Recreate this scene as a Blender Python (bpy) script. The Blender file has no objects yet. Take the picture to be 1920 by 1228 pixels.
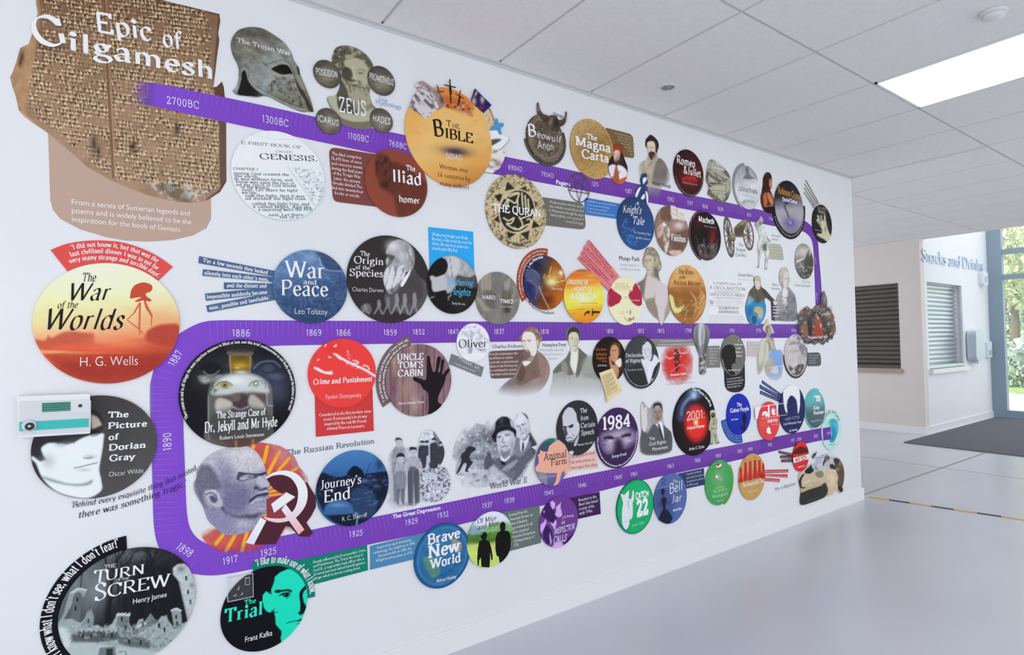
import bpy, math, random
import numpy as np
from mathutils import Matrix, Vector

scene = bpy.context.scene
# ---------------------------------------------------------------- camera
FPX, YAW, PITCH, ROLL = 1077.0, 0.6177, 0.0269, -0.0171
EYE, DW, CEIL = 1.364, 2.281, 2.725          # eye height, distance of the mural wall, ceiling height
_fw = np.array([math.sin(YAW), math.cos(YAW), 0.0]); _rt = np.array([math.cos(YAW), -math.sin(YAW), 0.0]); _up = np.array([0, 0, 1.0])
_f2 = _fw*math.cos(PITCH)+_up*math.sin(PITCH); _u2 = _up*math.cos(PITCH)-_fw*math.sin(PITCH)
CR = _rt*math.cos(ROLL)+_u2*math.sin(ROLL); CU = _u2*math.cos(ROLL)-_rt*math.sin(ROLL); CF = _f2
cam = bpy.data.cameras.new('camera'); camo = bpy.data.objects.new('camera', cam); scene.collection.objects.link(camo)
cam.sensor_width = 36.0; cam.lens = FPX/1920*36.0; cam.clip_start = 0.05; cam.clip_end = 300
camo.matrix_world = Matrix(((CR[0], CU[0], -CF[0], 0), (CR[1], CU[1], -CF[1], 0), (CR[2], CU[2], -CF[2], EYE), (0, 0, 0, 1)))
scene.camera = camo
# ---------------------------------------------------------------- sky, lamps, exposure
w = bpy.data.worlds.new('daylight'); scene.world = w; w.use_nodes = True
wn = w.node_tree.nodes; wl = w.node_tree.links
bg = wn['Background']; bg.inputs[0].default_value = (0.885, 0.935, 1.0, 1); bg.inputs[1].default_value = 2.0
vs = scene.view_settings
vs.view_transform = 'Standard'; vs.look = 'None'; vs.gamma = 1.0; vs.use_curve_mapping = False; vs.exposure = -0.2
try:
    scene.cycles.transparent_max_bounces = 24; scene.cycles.max_bounces = 8; scene.cycles.diffuse_bounces = 5
except Exception: pass
sun = bpy.data.lights.new('sun', 'SUN'); sun.energy = 5.0; sun.angle = 0.02; sun.color = (1, 0.96, 0.9)
suno = bpy.data.objects.new('sun', sun); scene.collection.objects.link(suno); suno.rotation_euler = (math.radians(48), 0, math.radians(-118))

# ---------------------------------------------------------------- helpers
def lin(h):
    if not isinstance(h, str): return np.array(h, float)
    c = np.array([int(h[i:i+2], 16)/255 for i in (0, 2, 4)])
    return np.where(c <= .04045, c/12.92, ((c+.055)/1.055)**2.4)
INK = 1.14                                     # ink strength against the white of the paint
_mats = {}
def mat(name, col, rough=.5, metal=0., emit=0., spec=.3, noise=0., nscale=8., bump=0., trans=0., alpha=1.):
    if name in _mats: return _mats[name]
    m = bpy.data.materials.new(name); m.use_nodes = True; nt = m.node_tree; b = nt.nodes['Principled BSDF']
    c = lin(col); b.inputs['Base Color'].default_value = (*c, 1); b.inputs['Roughness'].default_value = rough
    b.inputs['Metallic'].default_value = metal; b.inputs['Specular IOR Level'].default_value = spec
    if emit: b.inputs['Emission Color'].default_value = (*c, 1); b.inputs['Emission Strength'].default_value = emit
    if trans: b.inputs['Transmission Weight'].default_value = trans
    if alpha < 1: b.inputs['Alpha'].default_value = alpha
    tc = nt.nodes.new('ShaderNodeTexCoord'); nz = nt.nodes.new('ShaderNodeTexNoise'); nz.inputs['Scale'].default_value = nscale; nz.inputs['Detail'].default_value = 5
    nt.links.new(tc.outputs['Object'], nz.inputs['Vector'])
    if noise:
        r = nt.nodes.new('ShaderNodeValToRGB'); r.color_ramp.elements[0].position = .3; r.color_ramp.elements[1].position = .7
        r.color_ramp.elements[0].color = (*np.clip(c*(1-noise), 0, 1), 1); r.color_ramp.elements[1].color = (*np.clip(c*(1+noise), 0, 1), 1)
        nt.links.new(nz.outputs['Fac'], r.inputs[0]); nt.links.new(r.outputs[0], b.inputs['Base Color'])
    if bump:
        bp = nt.nodes.new('ShaderNodeBump'); bp.inputs['Strength'].default_value = bump; bp.inputs['Distance'].default_value = .01
        nt.links.new(nz.outputs['Fac'], bp.inputs['Height']); nt.links.new(bp.outputs[0], b.inputs['Normal'])
    _mats[name] = m; return m
def ink(h):                                    # one flat printing ink
    return mat('ink_'+h, np.clip(lin(h)*INK, 0.004, .9), .55, spec=.1)
def print_mat(film):
    n = 'printed_film' if film else 'printed_board'
    if n in _mats: return _mats[n]
    m = bpy.data.materials.new(n); m.use_nodes = True; nt = m.node_tree; b = nt.nodes['Principled BSDF']
    a = nt.nodes.new('ShaderNodeAttribute'); a.attribute_name = 'print'
    nt.links.new(a.outputs['Color'], b.inputs['Base Color']); b.inputs['Roughness'].default_value = .55; b.inputs['Specular IOR Level'].default_value = .1
    if film: nt.links.new(a.outputs['Alpha'], b.inputs['Alpha'])
    _mats[n] = m; return m

def ob(name, me, m=None, parent=None):
    o = bpy.data.objects.new(name, me); scene.collection.objects.link(o)
    if m is not None: me.materials.append(m)
    if parent is not None: o.parent = parent
    return o
def tag(o, label=None, cat=None, group=None, kind=None):
    if label: o['label'] = label
    if cat: o['category'] = cat
    if group: o['group'] = group
    if kind: o['kind'] = kind
    return o
def empty(name, loc=(0, 0, 0)):
    o = bpy.data.objects.new(name, None); scene.collection.objects.link(o); o.location = loc; o.empty_display_size = .1; return o
class MB:                                       # collects shapes for ONE mesh
    def __init__(s): s.v = []; s.f = []; s.mi = []
    def add(s, v, f, mi=0):
        n = len(s.v); s.v += [tuple(p) for p in v]; s.f += [tuple(i+n for i in q) for q in f]; s.mi += [mi]*len(f)
    def box(s, x0, y0, z0, x1, y1, z1, mi=0):
        v = [(x, y, z) for z in (z0, z1) for y in (y0, y1) for x in (x0, x1)]
        s.add(v, [(0, 2, 3, 1), (4, 5, 7, 6), (0, 1, 5, 4), (2, 6, 7, 3), (0, 4, 6, 2), (1, 3, 7, 5)], mi)
    def rbox(s, x0, y0, z0, x1, y1, z1, r, axis='y', n=4, mi=0):     # box with rounded edges along one axis
        a0, b0, a1, b1, c0, c1 = (x0, z0, x1, z1, y0, y1) if axis == 'y' else ((y0, z0, y1, z1, x0, x1) if axis == 'x' else (x0, y0, x1, y1, z0, z1))
        p = []
        for cx, cy, a in ((a1-r, b0+r, -90), (a1-r, b1-r, 0), (a0+r, b1-r, 90), (a0+r, b0+r, 180)):
            for i in range(n+1):
                t = math.radians(a+90*i/n); p.append((cx+r*math.cos(t), cy+r*math.sin(t)))
        k = len(p); mk = (lambda a, b, c: (a, c, b)) if axis == 'y' else ((lambda a, b, c: (c, a, b)) if axis == 'x' else (lambda a, b, c: (a, b, c)))
        v = [mk(a, b, c0) for a, b in p]+[mk(a, b, c1) for a, b in p]
        s.add(v, [tuple(range(k))[::-1], tuple(range(k, 2*k))]+[(i, (i+1) % k, k+(i+1) % k, k+i) for i in range(k)], mi)
    def lathe(s, prof, c, axis='z', n=24, mi=0):
        v = []
        for r, h in prof:
            for i in range(n):
                t = 2*math.pi*i/n; a, b = r*math.cos(t), r*math.sin(t)
                v.append((c[0]+a, c[1]+b, c[2]+h) if axis == 'z' else ((c[0]+a, c[1]+h, c[2]+b) if axis == 'y' else (c[0]+h, c[1]+a, c[2]+b)))
        f = [(j*n+i, j*n+(i+1) % n, (j+1)*n+(i+1) % n, (j+1)*n+i) for j in range(len(prof)-1) for i in range(n)]
        f += [tuple(range(n))[::-1], tuple(range((len(prof)-1)*n, len(prof)*n))]
        s.add(v, f, mi)
    def mesh(s, name):
        me = bpy.data.meshes.new(name); me.from_pydata(s.v, [], s.f); me.polygons.foreach_set('material_index', s.mi); me.update(); return me
    def obj(s, name, m, parent=None, smooth=False):
        me = s.mesh(name); ms = m if isinstance(m, (list, tuple)) else [m]
        for q in ms: me.materials.append(q)
        if smooth: me.polygons.foreach_set('use_smooth', [True]*len(me.polygons))
        return ob(name, me, None, parent)

# ---------------------------------------------------------------- the picture plane of the mural wall
def ray(p):
    p = np.asarray(p, float); return (p[..., :1]-960)*CR-(p[..., 1:2]-614)*CU+FPX*CF
def W(p, h):                                    # survey mark on the photo -> point on the wall, h metres proud of it
    d = ray(p); return d*((DW-h)/d[..., 1:2])+np.array([0, 0, EYE])
def on_plane(p, axis, val):                     # the same for any other plane of the room
    d = ray(p); o = np.array([0, 0, EYE]); return o+d*((val-o[axis])/d[..., axis:axis+1])
def IW(q):                                      # wall point -> survey mark
    q = np.asarray(q, float)-np.array([0, 0, EYE]); d = q@CF
    return np.stack([960+FPX*(q@CR)/d, 614-FPX*(q@CU)/d], -1)
FR = [0., 0., 1.]
def F(x, y, s): FR[:] = [x, y, s]
def xy(*a):
    a = np.array(a, float).reshape(-1, 2); return a/FR[2]+np.array(FR[:2])
def smooth(p, closed=True, n=6):
    p = np.asarray(p, float); k = len(p)
    if k < 3: return p
    q = np.vstack([p[-1:], p, p[:2]]) if closed else np.vstack([2*p[:1]-p[1:2], p, 2*p[-1:]-p[-2:-1]])
    out = []; t = np.linspace(0, 1, n, endpoint=False)[:, None]
    for i in range(k if closed else k-1):
        a, b, c, d = q[i:i+4]
        out.append(.5*(2*b+(c-a)*t+(2*a-5*b+4*c-d)*t*t+(3*b-a-3*c+d)*t**3))
    if not closed: out.append(p[-1:])
    return np.vstack(out)
def inside(X, Y, p):
    r = np.zeros(X.shape, bool); k = len(p)
    for i in range(k):
        x0, y0 = p[i-1]; x1, y1 = p[i]
        if y0 == y1: continue
        m = (y0 > Y) != (y1 > Y); r ^= m & (X < (x1-x0)*(Y-y0)/(y1-y0)+x0)
    return r
def segdist(X, Y, p, closed=True):
    d = np.full(X.shape, 1e18); k = len(p)
    for i in range(0 if closed else 1, k):
        x0, y0 = p[i-1]; x1, y1 = p[i]; dx, dy = x1-x0, y1-y0; L = dx*dx+dy*dy+1e-12
        t = np.clip(((X-x0)*dx+(Y-y0)*dy)/L, 0, 1); d = np.minimum(d, (X-x0-t*dx)**2+(Y-y0-t*dy)**2)
    return np.sqrt(d)
def vnoise(x, y, s):
    xi, yi = np.floor(x), np.floor(y); fx, fy = x-xi, y-yi; fx = fx*fx*(3-2*fx); fy = fy*fy*(3-2*fy)
    def hsh(a, b):
        v = np.sin(a*127.1+b*311.7+s*74.7)*43758.5453; return v-np.floor(v)
    return (hsh(xi, yi)*(1-fx)+hsh(xi+1, yi)*fx)*(1-fy)+(hsh(xi, yi+1)*(1-fx)+hsh(xi+1, yi+1)*fx)*fy
def fbm(x, y, s, o=3):
    r = 0; a = .5; t = 0
    for i in range(o):
        r = r+a*vnoise(x, y, s+i); t += a; a *= .55; x, y = (x*.8-y*.6)*2.03, (x*.6+y*.8)*2.03
    return r/t
class Cv:                                       # the ink laid on one print, point by point
    def __init__(s, px): s.x, s.y = px[:, 0], px[:, 1]; s.c = np.ones((len(px), 3))*.8; s.al = np.ones(len(px))
    def mix(s, col, k): s.c += (lin(col)-s.c)*np.clip(k, 0, 1)[:, None]
    def pm(s, p, f):
        m = (s.x > p[:, 0].min()-f-1) & (s.x < p[:, 0].max()+f+1) & (s.y > p[:, 1].min()-f-1) & (s.y < p[:, 1].max()+f+1)
        k = np.zeros(len(s.x))
        if m.any():
            X, Y = s.x[m], s.y[m]; d = segdist(X, Y, p); d = np.where(inside(X, Y, p), d, -d); k[m] = np.clip(d/max(f, .01)+.5, 0, 1)
        return k
    def m(s, *a, f=1.2, sm=1): p = xy(*a); f = max(f*min(1, 2.6/FR[2]), .9); return s.pm(smooth(p) if sm else p, f)
    def bg(s, col): s.c[:] = lin(col); return s
    def g(s, x0, y0, x1, y1, *st, w=1):
        a, b = xy(x0, y0, x1, y1); d = b-a; t = ((s.x-a[0])*d[0]+(s.y-a[1])*d[1])/(d@d)
        ts = [q[0] for q in st]; cs = np.array([lin(q[1]) for q in st]); v = np.stack([np.interp(t, ts, cs[:, i]) for i in range(3)], 1)
        s.c += (v-s.c)*np.asarray(w, float).reshape(-1, 1)
    def p(s, col, *a, f=1.2, al=1., sm=1): s.mix(col, s.m(*a, f=f, sm=sm)*al)
    def e(s, col, cx, cy, rx, ry, r=0, f=1.5, al=1.):
        f = max(f*min(1, 2.6/FR[2]), .9)
        c, = xy(cx, cy); rx, ry = rx/FR[2], ry/FR[2]; t = math.radians(r); X, Y = s.x-c[0], s.y-c[1]
        u = (X*math.cos(t)+Y*math.sin(t))/rx; v = (-X*math.sin(t)+Y*math.cos(t))/ry; d = np.sqrt(u*u+v*v)
        s.mix(col, np.clip((1-d)*min(rx, ry)/f+.5, 0, 1)*al)
    def b(s, col, cx, cy, rx, ry, al=1., r=0):
        c, = xy(cx, cy); rx, ry = rx/FR[2], ry/FR[2]; t = math.radians(r); X, Y = s.x-c[0], s.y-c[1]
        u = (X*math.cos(t)+Y*math.sin(t))/rx; v = (-X*math.sin(t)+Y*math.cos(t))/ry; s.mix(col, np.exp(-(u*u+v*v)*1.3)*al)
    def l(s, col, wd, *a, al=1., sm=1, f=1.):
        p = xy(*a); p = smooth(p, False) if sm and len(p) > 2 else p; r = wd/FR[2]/2
        m = (s.x > p[:, 0].min()-r-f-2) & (s.x < p[:, 0].max()+r+f+2) & (s.y > p[:, 1].min()-r-f-2) & (s.y < p[:, 1].max()+r+f+2)
        if not m.any(): return
        k = np.zeros(len(s.x)); k[m] = np.clip((r-segdist(s.x[m], s.y[m], p, False))/f+.5, 0, 1); s.mix(col, k*al)
    def nz(s, sx, sy, seed, ang=0, o=3):
        ang = ang or (33 if sx == sy else 0)
        t = math.radians(ang); return fbm((s.x*math.cos(t)+s.y*math.sin(t))/sx, (-s.x*math.sin(t)+s.y*math.cos(t))/sy, seed, o)
    def n(s, amp, sx, sy=None, seed=1, ang=0, w=1): s.c *= np.clip(1+amp*(s.nz(sx, sy or sx, seed, ang)-.5)*2*np.asarray(w), 0, 9).reshape(-1, 1)
    def sp(s, col, thr, sx, sy=None, seed=1, ang=0, w=1, al=1., sf=.13): s.mix(col, np.clip((s.nz(sx, sy or sx, seed, ang)-thr)/sf, 0, 1)*w*al)
    def fade(s, k): s.al *= np.clip(k, 0, 1)
ALL = []
def outline_world(p, h): return W(p, h)
def board(name, p, h, th, step=2., film=False, parent=None, grid=True):
    """one print: front face h proud of the wall, edges th thick, outline p"""
    p = np.asarray(p, float); a = .5*np.sum(p[:, 0]*np.roll(p[:, 1], -1)-np.roll(p[:, 0], -1)*p[:, 1])
    if a < 0: p = p[::-1]
    k = len(p)
    if grid:
        gx = np.arange(p[:, 0].min()-step, p[:, 0].max()+2*step, step); gy = np.arange(p[:, 1].min()-step, p[:, 1].max()+2*step, step)
        X, Y = np.meshgrid(gx, gy); ins = inside(X, Y, p); cell = ins[:-1, :-1] | ins[1:, :-1] | ins[:-1, 1:] | ins[1:, 1:]
        nx = len(gx); idx = np.arange(X.size).reshape(X.shape); cj, ci = np.nonzero(cell)
        q = np.stack([idx[cj, ci], idx[cj, ci+1], idx[cj+1, ci+1], idx[cj+1, ci]], 1)
        used = np.unique(q); V = np.stack([X.ravel()[used], Y.ravel()[used]], 1); iv = ins.ravel()[used]
        o = np.nonzero(~iv)[0]; P0 = np.roll(p, 1, 0); d = p-P0; L = (d**2).sum(1)+1e-12
        if len(o):
            t = np.clip(((V[o][:, None, :]-P0[None])*d[None]).sum(2)/L[None], 0, 1); pr = P0[None]+t[..., None]*d[None]
            dd = ((pr-V[o][:, None, :])**2).sum(2); V[o] = pr[np.arange(len(o)), dd.argmin(1)]
            e1 = d/np.sqrt(L)[:, None]; cs = (e1*np.roll(e1, -1, 0)).sum(1)
            for i in np.nonzero(cs < .9)[0]:
                j = o[((V[o]-p[i])**2).sum(1).argmin()]
                if ((V[j]-p[i])**2).sum() < (2*step)**2: V[j] = p[i]
        re = np.full(X.size, -1); re[used] = np.arange(len(used)); fq = [tuple(r) for r in re[q][:, ::-1].tolist()]
    else:
        V = p.copy(); fq = [tuple(range(k))[::-1]]
    n = len(V); px = np.vstack([V, p, p]); wo = np.vstack([W(V, h), W(p, h)]); bk = wo[n:].copy(); bk[:, 1] += th; wo = np.vstack([wo, bk])
    fs = fq+[(n+i, n+k+i, n+k+(i+1) % k, n+(i+1) % k) for i in range(k)]
    me = bpy.data.meshes.new(name); me.from_pydata(wo.tolist(), [], fs); me.update()
    o = ob(name, me, print_mat(film), parent); o['h'] = h
    c = Cv(px); ALL.append((me, c)); return o, c
def finish_prints():
    for me, c in ALL:
        at = me.color_attributes.new('print', 'FLOAT_COLOR', 'POINT')
        at.data.foreach_set('color', np.concatenate([np.clip(c.c*INK, .004, .9), np.clip(c.al, 0, 1)[:, None]], 1).astype(np.float32).ravel())
def shape(parent, col, *a, sm=0, name='printed_silhouette', dh=.0004):   # crisp flat ink shape on a print
    p = xy(*a); p = smooth(p) if sm else p; h = parent.get('h', .002)+dh; me = bpy.data.meshes.new(name); me.from_pydata(W(p, h).tolist(), [], [tuple(range(len(p)))]); me.update(); o = ob(name, me, ink(col), parent); o['h'] = h; return o
_bn = [0]
def bar(parent, col, wd, x0, y0, x1, y1, name='printed_bar', dh=None):
    _bn[0] = (_bn[0]+1) % 24; dh = .0003+_bn[0]*1.5e-5 if dh is None else dh
    d = np.array([x1-x0, y1-y0], float); n = np.array([-d[1], d[0]])/np.linalg.norm(d)*wd; return shape(parent, col, *(np.array([x0, y0])-n), *(np.array([x1, y1])-n), *(np.array([x1, y1])+n), *(np.array([x0, y0])+n), name=name, dh=dh)
GD = 'round printed book discs of the wall timeline'; GP = 'printed figures and portraits of the wall timeline'
def circ(h, *a):                                # circle through marks on its rim, in wall metres
    q = W(xy(*a), h)[:, [0, 2]]; A = np.c_[2*q, np.ones(len(q))]; s = np.linalg.lstsq(A, (q**2).sum(1), rcond=None)[0]
    r = math.sqrt(s[2]+s[0]**2+s[1]**2); return s[0], s[1], r
def circ_px(cx, cz, r, h, n=110, a0=0, a1=360):
    t = np.radians(np.linspace(a0, a1, n, endpoint=(a1-a0 < 360))); return IW(np.stack([cx+r*np.cos(t), np.full(n, DW-h), cz+r*np.sin(t)], 1))
def disc(label, *a, h=.008, th=None, name='printed_disc', cat='printed disc', step=1.6, group=GD):
    C = circ(h, *a); o, c = board(name, circ_px(*C, h), h, th or h-.0025, step); tag(o, label, cat, group); o['circle'] = list(C); return o, c
def cut(name, label, *a, h=.006, th=None, step=2., cat='printed cut-out', group=None, parent=None, sm=1, film=False):
    p = xy(*a); p = smooth(p) if sm else p; o, c = board(name, p, h, th or (h-.0024 if h > .0027 else h-.0003), step, film, parent)
    if label: tag(o, label, cat, group)
    return o, c
def panel(col, *a, parent=None, h=.003, th=None, sm=0, name='caption_panel', label=None, cat='caption panel', group=None):
    p = xy(*a); p = smooth(p) if sm else p; o, c = board(name, p, h, th or .0015, 3, False, parent, grid=False); c.bg(col)
    if parent is None: tag(o, label, cat, group)
    return o
def rounded(x0, y0, x1, y1, x2, y2, x3, y3, r, n=5):                # rounded quad, frame units
    p = np.array([x0, y0, x1, y1, x2, y2, x3, y3], float).reshape(4, 2); out = []
    for i in range(4):
        a, b, c = p[i-1], p[i], p[(i+1) % 4]; rr = r[i] if isinstance(r, (list, tuple)) else r
        u = b+(a-b)/np.linalg.norm(a-b)*rr; v = b+(c-b)/np.linalg.norm(c-b)*rr
        for t in np.linspace(0, 1, n if rr else 1): out.append((1-t)**2*u+2*t*(1-t)*b+t*t*v)
    return np.array(out).ravel().tolist()
def ring(circle, r0, r1, a0, a1, h, col, parent, name='quotation_band', th=.0015):   # arc band round a disc; angles in degrees on the wall
    cx, cz, r = circle; p = np.vstack([circ_px(cx, cz, r*r1, h, 40, a0, a1), circ_px(cx, cz, r*r0, h, 40, a0, a1)[::-1]])
    o, c = board(name, p, h, th, 3, False, parent, grid=False); c.bg(col); return o
# ---------------------------------------------------------------- lettering: pen-drawn serif alphabet and the built-in sans
PEN = {
'A':'66|lb 33 70 8 0;lb 33 70 58 0;l 17 24 49 24','B':'58|lc 12 0 12 70;s 12 70 34 70 46 62 46 50 38 39 12 37;s 24 37 42 36 52 28 52 17 44 4 28 0 12 0',
'C':'66|s 60 55 50 67 36 71 18 64 8 46 8 26 18 7 36 -1 52 3 61 15;l 60 50 60 69','D':'72|lc 12 0 12 70;s 12 70 36 70 56 60 64 36 56 10 36 0 12 0',
'E':'58|lc 12 0 12 70;l 12 69 50 69 50 58;l 12 37 40 37;l 12 1 52 1 53 14','F':'54|lc 12 0 12 70;l 12 69 50 69 50 57;l 12 36 40 36',
'G':'72|s 60 55 50 67 36 71 18 64 8 46 8 26 18 7 36 -1 50 2 61 10;l 60 50 60 69;lb 61 6 61 30','H':'74|lc 13 0 13 70;lc 60 0 60 70;l 13 37 60 37',
'I':'28|lc 14 0 14 70','J':'36|sa 22 70 22 36 22 14 14 -2 4 -4','K':'68|lc 12 0 12 70;la 56 70 14 32;lb 26 42 60 0','L':'56|lc 12 0 12 70;l 12 1 50 1 52 16',
'M':'88|lc 14 0 14 70;l 14 70 43 6;l 43 6 73 70;lc 73 0 73 70','N':'74|lc 13 0 13 70;l 13 70 60 0;lc 60 0 60 70',
'O':'74|s 37 71 18 65 8 47 8 24 18 6 37 -1 56 6 66 24 66 47 56 65 37 71','P':'56|lc 12 0 12 70;s 12 70 36 70 49 62 49 47 40 35 24 32 12 33',
'Q':'74|s 37 71 18 65 8 47 8 24 18 6 37 -1 56 6 66 24 66 47 56 65 37 71;s 36 8 50 -6 68 -14','R':'64|lc 12 0 12 70;s 12 70 36 70 48 62 48 48 39 36 12 35;lb 28 35 58 0',
'S':'52|s 44 57 36 69 22 71 10 63 9 52 20 41 36 32 45 20 40 6 24 -1 12 3 7 15;l 44 53 44 69;l 7 0 7 17','T':'62|lb 31 70 31 0;l 5 56 6 69 56 69 57 56',
'U':'72|sa 13 70 13 24 20 4 36 -1 52 6 59 24 59 70;la 59 70 59 60','V':'66|la 6 70 33 0;la 60 70 33 0','W':'94|la 5 70 27 0;l 27 0 47 70;la 47 70 68 0;la 90 70 68 0',
'X':'64|lc 8 70 56 0;lc 56 70 8 0','Y':'62|la 5 70 31 34;la 57 70 31 34;lb 31 34 31 0','Z':'60|l 8 56 8 69 52 69 8 1 54 1 54 15',
'a':'46|s 9 36 16 45 28 46 34 36 34 12 36 2 43 1;s 34 27 20 25 8 17 8 8 15 0 26 2 34 10','b':'51|la 12 72 12 2;s 12 36 22 46 34 45 43 34 43 14 34 1 22 0 12 7',
'c':'42|s 37 36 29 45 18 45 8 34 8 14 17 1 28 0 38 9','d':'53|lc 40 72 40 0;s 40 36 30 46 18 45 8 33 8 13 17 0 29 0 40 9',
'e':'44|s 9 25 37 26 35 38 26 46 14 42 8 28 10 10 20 0 30 1 39 10','f':'33|sb 35 66 27 72 18 67 15 52 15 0;l 4 46 30 46',
'g':'48|s 22 46 11 41 10 28 20 19 32 23 34 36 28 45 22 46;s 31 42 38 47 45 44;s 16 20 9 13 16 6 34 4 43 -4 38 -17 20 -21 8 -15 8 -5 18 4',
'h':'52|lc 12 72 12 0;sb 12 34 22 45 34 45 40 34 40 0','i':'26|lc 13 46 13 0;d 13 62','j':'26|sa 14 46 14 0 10 -16 0 -20;d 14 62','k':'50|lc 12 72 12 0;la 40 46 14 20;lb 22 27 44 0',
'l':'26|lc 13 72 13 0','m':'79|lc 12 46 12 0;sb 12 34 21 45 32 45 39 34 39 0;sb 39 34 48 45 59 45 66 34 66 0','n':'52|lc 12 46 12 0;sb 12 34 22 45 34 45 40 34 40 0',
'o':'48|s 24 46 12 41 7 23 12 5 24 -1 36 5 41 23 36 41 24 46','p':'51|lc 12 46 12 -20;s 12 36 22 46 34 45 43 34 43 14 34 1 22 0 12 7','q':'52|lb 40 46 40 -20;s 40 36 30 46 18 45 8 33 8 13 17 0 29 0 40 9',
'r':'37|lc 12 46 12 0;s 12 33 20 44 33 45','s':'39|s 32 36 26 45 16 46 9 39 12 30 24 23 32 15 30 4 20 -1 10 1 6 10','t':'32|s 15 60 15 30 16 6 22 0 31 4;l 4 46 29 46',
'u':'53|sa 11 46 11 14 18 1 28 1 39 12;lc 39 46 39 0','v':'46|la 4 46 23 0;la 42 46 23 0','w':'67|la 4 46 19 0;l 19 0 33 46;la 33 46 48 0;la 63 46 48 0','x':'46|lc 5 46 40 0;lc 40 46 5 0',
'y':'47|la 4 46 24 2;sa 44 46 27 4 18 -16 6 -20','z':'42|l 6 38 6 45 36 45 6 1 37 1 37 9',
'0':'52|s 26 70 13 62 8 35 13 8 26 -1 39 8 44 35 39 62 26 70','1':'34|lb 20 70 20 0;l 20 70 8 60','2':'50|s 8 54 14 67 26 70 40 62 40 48 26 26 8 2;l 8 1 44 1 45 14',
'3':'50|s 9 60 18 69 30 69 40 60 38 46 22 38;s 22 38 38 35 44 22 40 6 24 -1 8 8','4':'54|lb 38 70 38 0;l 38 70 6 20 50 20','5':'50|l 42 69 14 69 11 38;s 11 38 24 43 38 38 44 24 38 6 24 -1 8 6',
'6':'52|s 42 64 28 69 14 56 8 32 10 10 24 -1 40 6 44 22 36 38 22 40 10 28','7':'48|l 8 58 8 69 44 69 20 0','8':'52|s 26 70 12 62 12 48 26 38 42 28 44 12 36 1 24 -1 10 8 9 22 24 37 40 48 40 62 26 70',
'9':'52|s 42 44 32 32 18 32 9 46 14 64 26 70 40 62 44 42 38 14 28 2 12 2','.':'22|d 10 3','!':'24|l 12 70 12 20;d 12 3',"'":'18|l 9 72 8 54','"':'28|l 9 72 8 54;l 19 72 18 54',',':'22|d 10 3;l 12 0 6 -12','-':'34|l 6 24 28 24',':':'22|d 10 3;d 10 40',';':'22|d 10 40;d 10 3;l 12 0 6 -12',
'&':'72|s 62 26 52 8 34 -1 14 4 10 18 22 34 40 48 42 62 30 70 20 62 22 48 38 26 64 0','?':'44|s 8 58 20 70 36 62 36 46 22 34 22 20;d 22 3','(':'26|s 20 74 10 50 10 18 20 -8',')':'26|s 6 74 16 50 16 18 6 -8',
}
# style: pen width, thin width, pen angle, serif length, serif weight, slant, x spread
STY = {'ser': (11, 3.4, 18, 19, 2.6, 0, 1), 'serb': (16, 5, 18, 23, 4, 0, 1.08), 'slab': (17, 10, 10, 27, 9, 0, 1.18), 'slabl': (9, 6, 10, 22, 6, 0, 1.12), 'it': (10, 3.2, 20, 12, 2.4, .22, .95),
       'script': (10, 2.2, 30, 0, 0, .36, .9), 'hand': (8, 4.5, 35, 0, 0, .06, 1), 'unc': (15, 4, 35, 12, 4, 0, 1.05), 'black': (17, 4, 38, 13, 8, 0, .86), 'rune': (9, 8, 0, 0, 0, .05, .9),
       'din': (7, 6.4, 0, 0, 0, 0, 1), 'dinb': (12, 11, 0, 0, 0, 0, 1.05), 'block': (22, 20, 0, 0, 0, 0, 1.16), 'thin': (4.5, 4, 0, 0, 0, 0, 1)}
_gl = {}
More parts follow.
